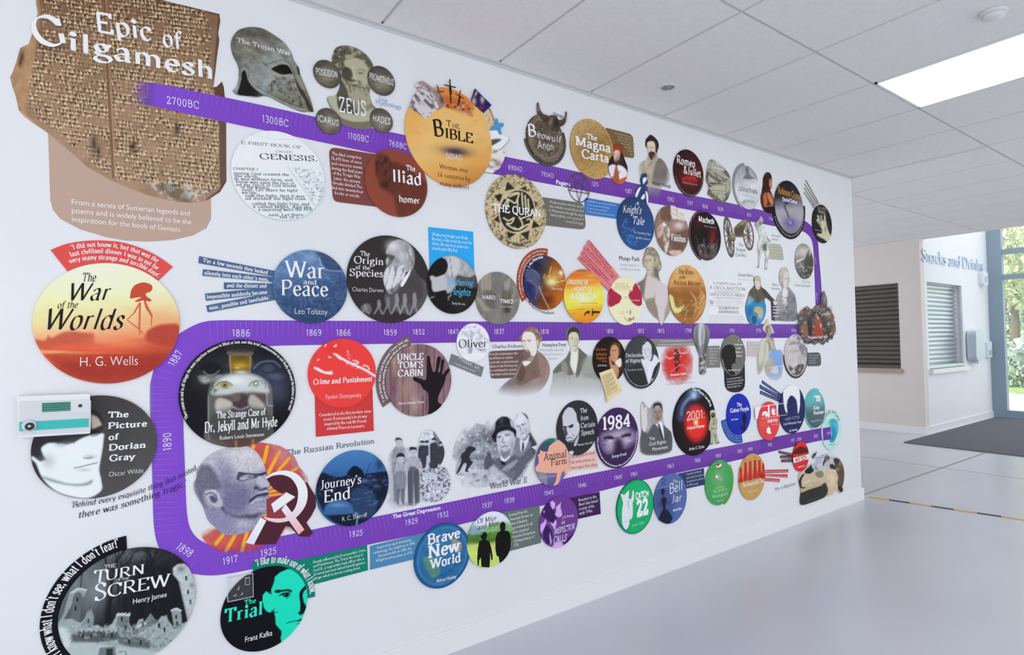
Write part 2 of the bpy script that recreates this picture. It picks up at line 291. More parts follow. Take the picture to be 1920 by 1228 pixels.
def pen_glyph(ch, st):
    k = (ch, st)
    if k in _gl: return _gl[k]
    wt, wn, ang, sl, sw, sh, xs = STY[st]; ang = math.radians(ang)
    d = PEN.get(ch)
    if d is None: r = (np.zeros((0, 3)), [], 30*xs/70); _gl[k] = r; return r
    wd, body = d.split('|'); V = []; Fc = []; z = 0
    for stk in body.split(';'):
        t = stk.split(); pts = np.array([float(q) for q in t[1:]]).reshape(-1, 2); fl = t[0][1:]
        pts[:, 0] *= xs; z += 1
        if t[0][0] == 'd':
            r = wt*.62; n0 = len(V); V += [(pts[0, 0]+r*math.cos(2*math.pi*i/10), pts[0, 1]+r*math.sin(2*math.pi*i/10), z) for i in range(10)]; Fc.append(tuple(range(n0, n0+10))); continue
        lines = [smooth(pts, False, 5)] if t[0][0] == 's' else [pts]
        for p in lines:
            p = p.copy(); tg = np.gradient(p, axis=0) if len(p) > 1 else p
            if t[0][0] == 'l':
                segs = [(p[i], p[i+1]) for i in range(len(p)-1)]
                for a, b in segs:
                    u = (b-a)/(np.linalg.norm(b-a)+1e-9); th = math.atan2(u[1], u[0])-ang; hw = .5*math.hypot(wt*math.sin(th), wn*math.cos(th)); nn = np.array([-u[1], u[0]])*hw
                    e = u*(hw*.5 if len(segs) > 1 else 0); n0 = len(V); V += [(*(a-nn-e), z), (*(b-nn+e), z), (*(b+nn+e), z), (*(a+nn-e), z)]; Fc.append((n0, n0+1, n0+2, n0+3)); z += 1
            else:
                u = tg/(np.linalg.norm(tg, axis=1)[:, None]+1e-9); th = np.arctan2(u[:, 1], u[:, 0])-ang; hw = .5*np.hypot(wt*np.sin(th), wn*np.cos(th))
                nn = np.stack([-u[:, 1], u[:, 0]], 1)*hw[:, None]; n0 = len(V); m = len(p)
                V += [(*q, z+.9*i/m) for i, q in enumerate(p-nn)]+[(*q, z+.9*i/m) for i, q in enumerate(p+nn)]; Fc += [(n0+i, n0+i+1, n0+m+i+1, n0+m+i) for i in range(m-1)]
        if sl:
            for e in ([0] if 'a' in fl else [-1] if 'b' in fl else [0, -1] if 'c' in fl else []):
                a = pts[e]; z += 1; n0 = len(V); y0 = a[1]+(0 if a[1] < pts[:, 1].mean() else -sw); h = sl/2*(.8+.2*xs)
                V += [(a[0]-h, y0, z), (a[0]+h, y0, z), (a[0]+h, y0+sw, z), (a[0]-h, y0+sw, z)]; Fc.append((n0, n0+1, n0+2, n0+3))
    V = np.array(V, float); V[:, 0] += V[:, 1]*sh; V[:, :2] /= 70; V[:, 2] *= 1.5e-5
    r = (V, Fc, (float(wd)*xs+wt*.25)/70); _gl[k] = r; return r
SANS = "ABCDEFGHIJKLMNOPQRSTUVWXYZabcdefghijklmnopqrstuvwxyz0123456789.,:;'!?&-()\"/"
def make_sans(st, off, res):
    """each character of the built-in typeface once, as flat outlines"""
    os = []
    for ch in SANS:
        for body in (ch, ch+'I'):
            c = bpy.data.curves.new('f', 'FONT'); c.body = body; c.size = 1; c.offset = off; c.resolution_u = res; o = bpy.data.objects.new('f', c); scene.collection.objects.link(o); os.append(o)
    c = bpy.data.curves.new('f', 'FONT'); c.body = 'I'; c.offset = off; o = bpy.data.objects.new('f', c); scene.collection.objects.link(o); os.append(o)
    bpy.context.view_layer.update(); dg = bpy.context.evaluated_depsgraph_get(); D = []
    for o in os:
        me = bpy.data.meshes.new_from_object(o.evaluated_get(dg)); D.append((np.array([v.co[:] for v in me.vertices]).reshape(-1, 3), [tuple(q.vertices) for q in me.polygons])); bpy.data.meshes.remove(me)
    Iw = D[-1][0][:, 0]; cap = D[-1][0][:, 1].max(); Ix = Iw.max()
    for i, ch in enumerate(SANS):
        v, f = D[2*i]; adv = D[2*i+1][0][:, 0].max()-Ix; v = v.copy(); v[:, 2] = 0; _gl[(ch, st)] = (v/cap, f, adv/cap)
    _gl[(' ', st)] = (np.zeros((0, 3)), [], .36)
    for o in os:
        c = o.data; bpy.data.objects.remove(o); bpy.data.curves.remove(c)
make_sans('sans', 0.0, 3); make_sans('sansb', 0.022, 3); make_sans('sansl', -0.014, 3); make_sans('sanss', 0.0, 1)
def glyph(ch, st):
    if st in STY: return pen_glyph(ch, st)
    return _gl.get((ch, st)) or _gl[('-', st)]
def compose(text, st, track=0.):
    V = []; Fc = []; x = 0; n = 0
    for ch in text:
        v, f, a = glyph(ch, st)
        if len(v):
            q = v.copy(); q[:, 0] += x; V.append(q); Fc += [tuple(i+n for i in t) for t in f]; n += len(v)
        x += a+track
    V = np.vstack(V); x0 = V[:, 0].min(); V[:, 0] -= x0
    return V, Fc, V[:, 0].max()
def place(V, base, hgt, h, wdt):
    """flat lettering -> the wall: base = 2 marks (straight) or 3 marks (arc), hgt = capital height in marks"""
    B = W(xy(*base), h)[:, [0, 2]]; mid = len(B)//2 if len(B) == 3 else 0; bp = xy(*base); mp = bp[1] if len(bp) == 3 else bp.mean(0)
    hm = np.linalg.norm(np.diff(W(np.array([mp, mp-[0, hgt/FR[2]]]), h)[:, [0, 2]], axis=0)); u = V[:, 0]/wdt; v = V[:, 1]*hm
    if len(B) == 2:
        d = B[1]-B[0]; n = np.array([-d[1], d[0]])/np.linalg.norm(d); q = B[0]+u[:, None]*d+v[:, None]*n
    else:
        A = 2*np.array([B[1]-B[0], B[2]-B[0]]); c = np.linalg.solve(A, np.array([(B[1]**2-B[0]**2).sum(), (B[2]**2-B[0]**2).sum()]))
        r = np.linalg.norm(B[0]-c); a = [math.atan2(*(b-c)[::-1]) for b in B]; a1 = a[0]+((a[1]-a[0]+math.pi) % (2*math.pi)-math.pi); a2 = a1+((a[2]-a1+math.pi) % (2*math.pi)-math.pi)
        s = -1 if a2 < a[0] else 1; t = a[0]+u*(a2-a[0]); rr = r-s*v; q = c+np.stack([np.cos(t)*rr, np.sin(t)*rr], 1)
    return np.stack([q[:, 0], DW-h-V[:, 2], q[:, 1]], 1)
def letters(parent, name, items, col, h=None):
    h = (parent.get('h', .002) if h is None else h)+.0007; V = []; Fc = []; n = 0
    for text, base, hg, st, tr in items:
        v, f, wd = compose(text, st, tr); V.append(place(v, base, hg, h, wd)); Fc += [tuple(i+n for i in t) for t in f]; n += len(v)
    me = bpy.data.meshes.new(name); me.from_pydata(np.vstack(V).tolist(), [], Fc); me.update(); return ob(name, me, ink(col), parent)
def T(parent, name, text, base, hg, st='ser', col='f4f4f8', tr=0., h=None): return letters(parent, name, [(text, base, hg, st, tr)], col, h)
def TM(parent, name, rows, st='ser', col='f4f4f8', tr=0., h=None):       # rows: (text, base, height[, style])
    return letters(parent, name, [(r[0], r[1], r[2], r[3] if len(r) > 3 else st, tr) for r in rows], col, h)
def TB(parent, name, rows, x0, y0, x1, y1, xl, yl, hg, st='sanss', col='f0f0f4', al='l', h=None):
    """a block of rows; first baseline x0,y0 - x1,y1 spans the longest row; last baseline starts at xl,yl"""
    wd = [compose(r, st)[2] for r in rows]; mx = max(wd); out = []; k = len(rows)
    for i, r in enumerate(rows):
        t = i/max(k-1, 1); ox, oy = x0+(xl-x0)*t, y0+(yl-y0)*t; f = wd[i]/mx; s = 0 if al == 'l' else (1-f)/2 if al == 'c' else 1-f; dx, dy = x1-x0, y1-y0
        out.append((r, (ox+dx*s, oy+dy*s, ox+dx*(s+f), oy+dy*(s+f)), hg, st, 0.))
    return letters(parent, name, out, col, h)
# ---------------------------------------------------------------- the room
M_wall = mat('white_wall_paint', (.80, .81, .83), .55, noise=.012, nscale=3)
M_cream = mat('cream_wall_paint', (.74, .68, .645), .6, noise=.012, nscale=3)
M_trim = mat('white_gloss_paint', (.84, .84, .85), .3)
XE = 5.20                                       # free end of the mural wall
b = MB(); b.box(-3.2, DW, 0, XE, DW+.14, CEIL-.006); tag(b.obj('wall_north', M_wall), 'white wall carrying the printed literature timeline', 'wall', kind='structure')
b = MB()
b.box(-3.2, DW-.014, 0, XE+.014, DW, .092); b.box(-3.2, DW-.009, .092, XE+.009, DW, .1); b.box(XE, DW, 0, XE+.014, DW+.154, .095); tag(b.obj('baseboard_north', M_trim), 'white painted baseboard under the mural wall', 'baseboard', kind='structure')
b = MB(); b.box(-3.2, DW-.022, CEIL-.004, XE+.022, DW+.16, CEIL+.001); b.box(-3.2, DW-.004, CEIL-.016, XE+.004, DW, CEIL-.004); tag(b.obj('trim_1', mat('ceiling_trim', (.62, .62, .62), .5)), 'pale metal angle where mural wall meets ceiling', 'ceiling trim', kind='structure')
# polished concrete floor with saw-cut joints
M_floor = mat('polished_concrete', (.37, .375, .405), .2, spec=.5)
nt = M_floor.node_tree; bs = nt.nodes['Principled BSDF']; tc = nt.nodes.new('ShaderNodeTexCoord')
n1 = nt.nodes.new('ShaderNodeTexNoise'); n1.inputs['Scale'].default_value = .8; n1.inputs['Detail'].default_value = 2; n1.inputs['Roughness'].default_value = .5
n2 = nt.nodes.new('ShaderNodeTexNoise'); n2.inputs['Scale'].default_value = 2.2; n2.inputs['Detail'].default_value = 2
mp = nt.nodes.new('ShaderNodeMapping'); mp.inputs['Scale'].default_value = (1, 1.7, 1); nt.links.new(tc.outputs['Object'], mp.inputs[0])
for q in (n1, n2): nt.links.new(mp.outputs[0], q.inputs['Vector'])
r1 = nt.nodes.new('ShaderNodeValToRGB'); r1.color_ramp.elements[0].position = .2; r1.color_ramp.elements[1].position = .85
r1.color_ramp.elements[0].color = (.55, .56, .62, 1); r1.color_ramp.elements[1].color = (.64, .65, .71, 1); nt.links.new(n1.outputs['Fac'], r1.inputs[0]); nt.links.new(r1.outputs[0], bs.inputs['Base Color'])
r2 = nt.nodes.new('ShaderNodeMapRange'); r2.inputs[1].default_value = 0; r2.inputs[2].default_value = 1; r2.inputs[3].default_value = .24; r2.inputs[4].default_value = .42; bs.inputs['Coat Weight'].default_value = .25; bs.inputs['Coat Roughness'].default_value = .2
nt.links.new(n2.outputs['Fac'], r2.inputs[0]); nt.links.new(r2.outputs[0], bs.inputs['Roughness'])
b = MB(); b.box(-3.2, -3.5, -.12, 12.16, 6.5, 0); tag(b.obj('floor', M_floor), 'polished grey concrete floor', 'floor', kind='structure')
b = MB()
def strip(b, x0, y0, x1, y1, wd, z=.0012, t=.0012):
    d = np.array([x1-x0, y1-y0]); n = np.array([-d[1], d[0]])/np.linalg.norm(d)*wd/2
    q = [(x0-n[0], y0-n[1]), (x1-n[0], y1-n[1]), (x1+n[0], y1+n[1]), (x0+n[0], y0+n[1])]; b.add([(*p, z-t) for p in q]+[(*p, z) for p in q], [(4, 5, 6, 7), (0, 1, 5, 4), (1, 2, 6, 5), (2, 3, 7, 6), (3, 0, 4, 7)])
strip(b, 5.34, 2.335, 8.33, 2.29, .022, .0006); strip(b, 7.05, 4.6, 7.08, -3.4, .012, .0006)
tag(b.obj('trim_2', mat('joint_sealant', (.34, .31, .285), .7)), 'thin sealed joints sawn in the concrete floor', 'floor joint', kind='structure')
# yellow and black tape across the floor
t = empty('hazard_tape', (5.37, 2.2, 0)); tag(t, 'yellow and black warning tape stuck across concrete floor from the wall end', 'floor tape')
for i in range(22):
    b = MB(); y = 2.27-i*.14; strip(b, 5.318+(i*.14)*.2, y, 5.318+(i*.14+.14)*.2, y-.14, .038, .002)
    o = b.obj('tape_stripe', mat('tape_yellow', 'd8b040', .5) if i % 2 == 0 else mat('tape_black', '2c2a2a', .5)); o.parent = t; o.matrix_parent_inverse = Matrix.Translation((-5.37, -2.2, 0))
# suspended ceiling: tegular tiles standing a little below their grid
M_tile = mat('ceiling_tile', (.80, .785, .775), .85, noise=.03, nscale=60); M_grid = mat('ceiling_grid', (.60, .60, .60), .5)
xs = [.957+.603*k for k in range(-7, 15)]; ysl = [DW+.274-1.2*k for k in range(-3, 6)]; ysl = [1.355-1.2*k for k in range(-4, 5)]
LAMPS = [(11, 4), (8, 6), (3, 6)]; lamps = []  # first panel is in view; the others are unseen, added for more light
b = MB(); g = .008
for i in range(len(xs)-1):
    for j in range(len(ysl)-1):
        x0, x1, y1, y0 = xs[i]+g, xs[i+1]-g, ysl[j]-g, ysl[j+1]+g
        x1 = min(x1, 9.335)
        if (i, j) in LAMPS: lamps.append((x0, y0, x1, y1)); continue
        pieces = [(x0, y0, x1, y1)]
        if y0 < DW < y1 and x0 < XE: pieces = [(x0, y0, min(x1, XE), DW-.02), (x0, DW+.16, min(x1, XE), y1)]+([(XE+.03, y0, x1, y1)] if x1 > XE else [])
        for q in pieces: b.box(q[0], q[1], CEIL, q[2], q[3], CEIL+.02)
tag(b.obj('ceiling', M_tile), 'suspended ceiling of pale grey tiles', 'ceiling', kind='structure')
b = MB(); b.box(-3.3, -3.6, CEIL+.008, 9.34, 6.5, CEIL+.1)
for k in (0,): pass
tag(b.obj('trim_3', M_grid), 'pale metal grid holding the ceiling tiles', 'ceiling grid', kind='structure')
b = MB(); b.box(9.34, -3.6, CEIL-.004, 9.40, 3.2, CEIL+1.3); tag(b.obj('trim_4', M_wall), 'white bulkhead edge where the low ceiling stops', 'ceiling edge', kind='structure')
# recessed light panel
def at(o, parent):
    o.parent = parent; o.matrix_parent_inverse = Matrix.Translation(-parent.location); return o
lamps.sort(key=lambda q: -q[0])
for k, (x0, y0, x1, y1) in enumerate(lamps):
    t = empty('ceiling_light', ((x0+x1)/2, (y0+y1)/2, CEIL)); tag(t, ['bright rectangular light panel recessed in the tiled ceiling in view'][0] if k == 0 else 'added light panel out of view further back, brightening the mural wall', 'ceiling light', 'light panels of the tiled ceiling')
    b = MB(); b.box(x0+.012, y0+.012, CEIL-.001, x1-.012, y1-.012, CEIL+.006); at(b.obj('diffuser', mat('lamp_diffuser', (1, 1, 1), .5, emit=5.0)), t)
    b = MB()
    for q in ((x0, y0, x1, y0+.012), (x0, y1-.012, x1, y1), (x0, y0, x0+.012, y1), (x1-.012, y0, x1, y1)): b.box(q[0], q[1], CEIL-.003, q[2], q[3], CEIL+.006)
    at(b.obj('frame', M_trim), t)
# small round ceiling fittings
p = on_plane(np.array([[1252, 163.]]), 2, CEIL)[0]; t = empty('emergency_light', p); tag(t, 'small round flush fitting in the ceiling tile nearest the mural', 'emergency light')
b = MB(); b.lathe([(.046, 0), (.046, -.004), (.038, -.007), (.034, -.003)], p); at(b.obj('bezel', mat('fitting_white', (.7, .7, .7), .4), None, True), t)
b = MB(); b.lathe([(.034, -.001), (.034, -.003), (.012, -.0035), (.011, -.006), (.002, -.008)], p); at(b.obj('lens', mat('fitting_grey', (.33, .33, .34), .25), None, True), t)
b = MB(); b.box(p[0]-.02, p[1]-.004, p[2]-.0055, p[0]+.02, p[1]+.004, p[2]-.003); at(b.obj('slot', mat('fitting_dark', (.12, .12, .12), .4)), t)
p = on_plane(np.array([[1862, 22.]]), 2, CEIL)[0]; t = empty('smoke_detector', p); tag(t, 'pale round smoke detector on the ceiling beyond the light panel', 'smoke detector')
b = MB(); b.lathe([(.05, 0), (.05, -.01), (.046, -.014)], p); at(b.obj('base', mat('fitting_white', (.7, .7, .7), .4), None, True), t)
b = MB(); b.lathe([(.04, -.014), (.036, -.026), (.02, -.031), (.004, -.032)], p); at(b.obj('sensing_chamber', mat('fitting_white', (.7, .7, .7), .4), None, True), t)
# ---------------------------------------------------------------- far end: kiosk walls with shutters
KX, KY = 9.25, 3.2
def s1(px, py): return on_plane(np.array([[px, py]], float), 0, KX)[0]
def s2(px, py): return on_plane(np.array([[px, py]], float), 1, KY)[0]
a = s1(1684.3, 529.5); c = s1(1689, 692); h1y0, h1z1, h1z0 = (a[1]+c[1])/2, a[2], c[2]; h1y1 = h1y0+1.5
a = s2(1738, 528.); c = s2(1742.6, 693); d = s2(1803, 545); h2x0, h2z1, h2z0, h2x1 = (a[0]+c[0])/2, a[2], c[2], d[0]
def wall_hole(b, axis, at_, u0, u1, z0, z1, hu0, hu1, hz0, hz1, th):
    for p, q, r, s in ((u0, hu0, z0, z1), (hu1, u1, z0, z1), (hu0, hu1, z0, hz0), (hu0, hu1, hz1, z1)):
        if axis == 0: b.box(at_, p, r, at_+th, q, s)
        else: b.box(p, at_, r, q, at_+th, s)
b = MB(); wall_hole(b, 0, KX, KY, 6.5, 0, CEIL-.002, h1y0, h1y1, h1z0, h1z1, .14); tag(b.obj('wall_kiosk_side', M_cream), 'cream wall with the dark shutter beyond the mural wall end', 'wall', kind='structure')
b = MB(); wall_hole(b, 1, KY, KX+.14, 12.2, 0, 4.0, h2x0, h2x1, h2z0, h2z1, .16); b.box(KX, KY, CEIL-.002, KX+.14, KY+.16, 4.0); tag(b.obj('wall_kiosk_front', M_wall), 'white wall with the bright shutter beside the glazed entrance', 'wall', kind='structure')
b = MB(); b.box(KX-.014, KY-.014, 0, KX, 6.5, .1); b.box(KX, KY-.014, 0, 12.04, KY, .1); tag(b.obj('baseboard_kiosk', M_trim), 'white baseboard round the kiosk corner', 'baseboard', kind='structure')
b = MB(); b.box(XE-2.1, DW+.14, 0, XE-2, 6.6, CEIL); tag(b.obj('wall_corridor', M_cream), 'plain cream wall at the back of the corridor', 'wall', kind='structure')
def shutter(label, axis, pos, u0, u1, z0, z1, m, depth):
    t = empty('roller_shutter', (pos, u0, z0) if axis == 0 else (u0, pos, z0)); tag(t, label, 'roller shutter', 'roller shutters of the kiosk'); b = MB(); n = 19; ph = (z1-z0)/n; prof = []
    for i in range(n):
        for k in range(6): prof.append((depth-.022*math.sin(math.pi*(k+.5)/6)**.7, z0+ph*(i+k/6+.02)))
        prof.append((depth+.004, z0+ph*(i+.99)))
    v = []
    for dd, z in prof:
        for u in (u0+.002, u1-.002): v.append((pos+dd, u, z) if axis == 0 else (u, pos+dd, z))
    b.add(v, [(2*i, 2*i+1, 2*i+3, 2*i+2) for i in range(len(prof)-1)]); at(b.obj('curtain', m), t)
    b = MB()
    if axis == 0: b.rbox(pos+.0, u0, z0-.0, pos+depth, u1, z0+.05, .012, 'y')
    else: b.rbox(u0, pos+.0, z0-.0, u1, pos+depth, z0+.05, .012, 'x')
    at(b.obj('bottom_rail', m), t)
    for u in (u0, u1-.03):
        b = MB()
        if axis == 0: b.box(pos+.045, u, z0+.05, pos+.05, u+.03, z1)
        else: b.box(u, pos+.02, z0+.05, u+.03, pos+.026, z1)
        at(b.obj('guide_rail', m), t)
    return t
shutter('dark grey closed roller shutter in the cream kiosk wall', 0, KX, h1y0, h1y1, h1z0+.005, h1z1-.005, mat('shutter_steel_brown', (.13, .115, .105), .5, metal=.3), .07)
shutter('shiny silver closed roller shutter under the metal sign letters', 1, KY, h2x0, h2x1-.0, h2z0+.005, h2z1-.005, mat('shutter_steel', (.62, .66, .70), .28, metal=.85), .1)
for lab, q in (('narrow brown sill below the dark roller shutter', (KX-.03, h1y0-.02, h1z0-.06, KX+.0, h1y1+.02, h1z0)), ('white sill below the silver roller shutter', (h2x0-.02, KY-.05, h2z0-.06, h2x1+.1, KY+.0, h2z0))):
    b = MB(); b.box(*q); tag(b.obj('counter_sill', mat('sill_brown', (.42, .34, .28), .5) if 'brown' in lab else M_trim), lab, 'sill', kind='thing')
# raised metal sign letters
q0 = s2(1727, 489.5); q1 = s2(1840.5, 507.); hs = abs(s2(1728, 464)[2]-s2(1728, 489)[2])*.95
v, f, wd = compose('Snacks and Drinks', 'sans'); sg = empty('sign_lettering', (q0[0], KY, q0[2])); tag(sg, 'raised metallic letters spelling Snacks and Drinks above the silver shutter', 'sign')
x = 0; sc = (q1[0]-q0[0])/wd; tot = 0
for ch in 'Snacks and Drinks':
    gv, gf, ga = glyph(ch, 'sans')
    if len(gv):
        n = len(gv); P3 = [(q0[0]+(x+p[0])*sc, KY-.018, q0[2]+p[1]*hs) for p in gv]+[(q0[0]+(x+p[0])*sc, KY-.002, q0[2]+p[1]*hs) for p in gv]
        ed = {}
        for t in gf:
            for i in range(len(t)):
                e = (t[i], t[(i+1) % len(t)]); ed[e] = ed.get(e, 0)+1
        rim = [(a_, b_, n+b_, n+a_) for a_, b_ in ed if (b_, a_) not in ed]
        b = MB(); b.add(P3, list(gf)+rim); at(b.obj('letter', mat('brushed_metal', (.60, .67, .78), .35, metal=.6)), sg)
    x += ga
# glazed entrance
GX = 12.1; fr = mat('blue_grey_frame', (.27, .35, .42), .4); zt = [on_plane(np.array([[1870, v]], float), 0, GX)[0][2] for v in (474, 521)]
t = empty('window_1', (GX, KY, 0)); tag(t, 'tall glazed entrance screen with blue grey frame', 'window', kind='structure')
yl = KY-.05
b = MB(); b.box(GX-.06, yl-.14, 0, GX+.06, KY+.0, 4.0); b.box(GX-.05, yl-2.6, 0, GX+.05, yl-2.5, 4.0)
for z in zt: b.box(GX-.05, yl-2.52, z-.04, GX+.05, yl-.13, z+.04)
b.box(GX-.05, yl-2.6, .0, GX+.05, yl-.1, .12); at(b.obj('window_frame', fr), t)
gm = bpy.data.materials.new('clear_glass'); gm.use_nodes = True; n_ = gm.node_tree; bb = n_.nodes['Principled BSDF']; bb.inputs['Alpha'].default_value = .08; bb.inputs['Roughness'].default_value = .02; bb.inputs['Base Color'].default_value = (.8, .95, .95, 1)
b = MB(); b.box(GX-.004, yl-2.5, .12, GX+.004, yl-.12, 4.0); at(b.obj('pane', gm), t)
# entrance matting
b = MB(); b.rbox(8.34, -1.2, .0015, 12.0, 3.14, .012, .02, 'z'); o = b.obj('entrance_mat', mat('mat_carpet', (.135, .142, .16), .95, noise=.35, nscale=220, bump=.4)); tag(o, 'large dark grey carpet mat in front of the glazed entrance', 'mat')
# small things on the kiosk wall
p = s2(1838.5, 523); t = empty('motion_sensor', p); tag(t, 'small white sensor box high on the wall beside the glazing', 'sensor')
b = MB(); b.rbox(p[0]-.11, KY-.07, p[2]-.11, p[0]+.11, KY-.001, p[2]+.11, .04, 'y'); at(b.obj('housing', mat('plastic_white', (.75, .78, .8), .35)), t)
b = MB(); b.rbox(p[0]-.06, KY-.078, p[2]-.06, p[0]+.06, KY-.07, p[2]+.04, .03, 'y'); at(b.obj('lens', mat('plastic_grey', (.55, .62, .68), .3)), t)
p = s2(1822, 646); t = empty('soap_dispenser', p); tag(t, 'grey sanitiser dispenser on a white backplate beside the silver shutter', 'dispenser')
b = MB(); b.rbox(p[0]+.02, KY-.012, p[2]-.30, p[0]+.42, KY-.001, p[2]+.26, .03, 'y'); at(b.obj('backplate', mat('plastic_white', (.75, .78, .8), .35)), t)
b = MB(); b.rbox(p[0]-.26, KY-.13, p[2]-.24, p[0]+.12, KY-.013, p[2]+.22, .07, 'y'); at(b.obj('cover', mat('plastic_grey', (.55, .62, .68), .3)), t)
b = MB(); b.rbox(p[0]-.12, KY-.11, p[2]-.29, p[0]+.0, KY-.05, p[2]-.24, .015, 'y'); at(b.obj('nozzle', mat('plastic_white', (.75, .78, .8), .35)), t)
p = s2(1850, 655); t = empty('door_button', p); tag(t, 'small pale push plate between dispenser and glazing', 'door button')
b = MB(); b.rbox(p[0]-.1, KY-.045, p[2]-.13, p[0]+.1, KY-.001, p[2]+.13, .015, 'y'); at(b.obj('housing', mat('plastic_white', (.75, .78, .8), .35)), t)
b = MB(); b.rbox(p[0]-.07, KY-.05, p[2]-.1, p[0]+.07, KY-.045, p[2]-.01, .01, 'y'); at(b.obj('button', mat('plastic_teal', (.35, .52, .56), .4)), t)
# ---------------------------------------------------------------- outside
rnd = random.Random(4)
b = MB(); b.box(12.2, -30, -.3, 17.5, 40, -.03); tag(b.obj('pavement', mat('paving', (.62, .56, .54), .8, noise=.1, nscale=6)), 'pale paved path outside the glazing', 'pavement', kind='structure')
b = MB(); b.box(17.5, -40, -.4, 60, 50, -.02); tag(b.obj('lawn', mat('lawn_green', (.30, .42, .14), .9, noise=.4, nscale=3)), 'green lawn beyond the paved path', 'lawn', kind='structure')
def leafy(mb, c, r, n, size):
    for _ in range(n):
        while 1:
            d = np.array([rnd.uniform(-1, 1) for _ in range(3)])
            if .15 < (d**2).sum() < 1: break
        p = np.array(c)+d*np.array(r); a = np.array([rnd.gauss(0, 1) for _ in range(3)]); a /= np.linalg.norm(a); e = np.cross(a, [rnd.gauss(0, 1) for _ in range(3)]); e /= np.linalg.norm(e); s = size*rnd.uniform(.6, 1.3)
        mb.add([p-a*s, p-e*s*.5, p+a*s, p+e*s*.5], [(0, 1, 2, 3)])
lf = [mat('leaf_green', (.44, .54, .34), .7, noise=.3, nscale=2), mat('leaf_yellow', (.56, .60, .36), .7, noise=.3, nscale=2), mat('leaf_blue', (.42, .50, .42), .7, noise=.3, nscale=2)]
bk = mat('bark', (.2, .16, .13), .9)
for px, d, hh, rr, m, lab in ((1905, 27, 7.2, 2.3, 0, 'tall pale green tree seen through the upper glazing'), (1890, 40, 4.6, 2.2, 2, 'blue green tree beyond the hedge outside'), (1990, 22, 5.6, 2.2, 1, 'yellow green tree close to the glazing frame outside')):
    q = on_plane(np.array([[px, 640.]]), 0, d)[0]; t = empty('garden_tree', (q[0], q[1], 0)); tag(t, lab, 'tree', 'trees outside the glazed entrance')
    b = MB(); leafy(b, (q[0], q[1], hh*.68), (rr, rr, hh*.34), 2600, .13); at(b.obj('crown', lf[m]), t)
    b = MB(); b.lathe([(.16, -.1), (.12, hh*.3), (.06, hh*.75)], (q[0], q[1], 0), n=10); at(b.obj('trunk', bk), t)
q = on_plane(np.array([[1895, 640.]]), 0, 32)[0]; b = MB(); leafy(b, (q[0], q[1], .9), (1.2, 9, .9), 4000, .13); o = b.obj('garden_hedge', lf[0]); tag(o, 'long clipped green hedge across the lawn', 'hedge')
q = on_plane(np.array([[1915, 720.]]), 0, 20)[0]; b = MB(); leafy(b, (q[0], q[1]-.3, .55), (.9, 1.0, .7), 900, .14); o = b.obj('garden_shrub', lf[2]); tag(o, 'round grey green shrub on the lawn near the path', 'shrub')
q = on_plane(np.array([[1885, 676.]]), 0, 26)[0]; t = empty('garden_bench', (q[0], q[1], 0)); tag(t, 'low grey bench on the lawn before the hedge', 'bench')
b = MB(); b.box(q[0]-.25, q[1]-1.2, .40, q[0]+.25, q[1]+1.2, .47); at(b.obj('seat', mat('bench_wood', (.4, .42, .42), .7)), t)
for e in (-1, .85):
    b = MB(); b.box(q[0]-.22, q[1]+e, -.03, q[0]+.22, q[1]+e+.12, .40); at(b.obj('leg', mat('bench_wood', (.4, .42, .42), .7)), t)
# ================================================================ the printed timeline: stone tablet, ribbon
A1=(760,100,5.99); A2=(880,280,5.99); A3=(1040,180,5.99); A4=(1140,320,5.99); A5=(1300,280,5.99); A6=(0,430,4.0925); A7=(360,430,5.99); A8=(640,410,5.99)
B1=(880,430,5.99); B2=(1080,430,5.99); B3=(1320,450,6.397); B4=(300,600,4.913); B5=(550,600,5.34); B6=(820,590,5.99); B7=(1080,590,5.99); B8=(1330,580,6.62)
C1=(0,710,4.385); C2=(340,810,5.1156); C3=(580,780,5.99); C4=(840,740,5.99); C5=(1080,710,5.99); C6=(1320,710,6.397); C7=(50,980,4.9526); C8=(380,1000,5.385)
D1=(560,920,5.99); D2=(820,900,5.99); D3=(1120,840,5.99); D4=(1400,780,6.82); Z3=(400,0,4); Z4=(400,230,4)
F(0, 0, 4)
tab, c = cut('stone_tablet_print', 'large brown clay tablet print covered in wedge writing beside the white title', 275,-260, 900,-130, 1180,-8, 1400,45, 1645,105, 1652,160, 1636,250, 1645,300, 1628,420, 1612,560, 1600,655, 1625,650, 1664,612, 1678,650, 1688,740, 1696,900, 1698,1360,
  1650,1440, 1540,1510, 1430,1522, 1300,1512, 1100,1462, 850,1362, 650,1250, 560,1165, 470,1090, 350,990, 250,925, 180,872, 140,825, 118,720, 92,650, 76,580, 95,540, 120,470, 150,360, 215,330, 245,245, 262,180, 282,100, 270,20, h=.001, step=1.3, cat='tablet print', sm=0)
c.bg('90705a'); c.g(0,0, 0,1500, (0,'785844'), (.3,'8e7056'), (.62,'9c7e64'), (1,'a4866c')); c.n(.22, 40, 26, 3)
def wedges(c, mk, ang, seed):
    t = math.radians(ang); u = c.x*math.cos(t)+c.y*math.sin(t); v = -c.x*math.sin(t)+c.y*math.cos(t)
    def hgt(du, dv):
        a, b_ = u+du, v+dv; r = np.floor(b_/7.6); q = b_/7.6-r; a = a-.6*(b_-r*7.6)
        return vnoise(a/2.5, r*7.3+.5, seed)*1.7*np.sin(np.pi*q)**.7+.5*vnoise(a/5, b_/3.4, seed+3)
    k = (hgt(-.95, -.45)-hgt(.95, .45))*mk*np.clip((fbm(c.x/15, c.y/9, seed+9, 2)-.3)*4.5, .15, 1.1); c.mix('33241c', np.clip(-k*2.0, 0, .9)); c.mix('e4caa0', np.clip(k*1.9-.05, 0, .9))
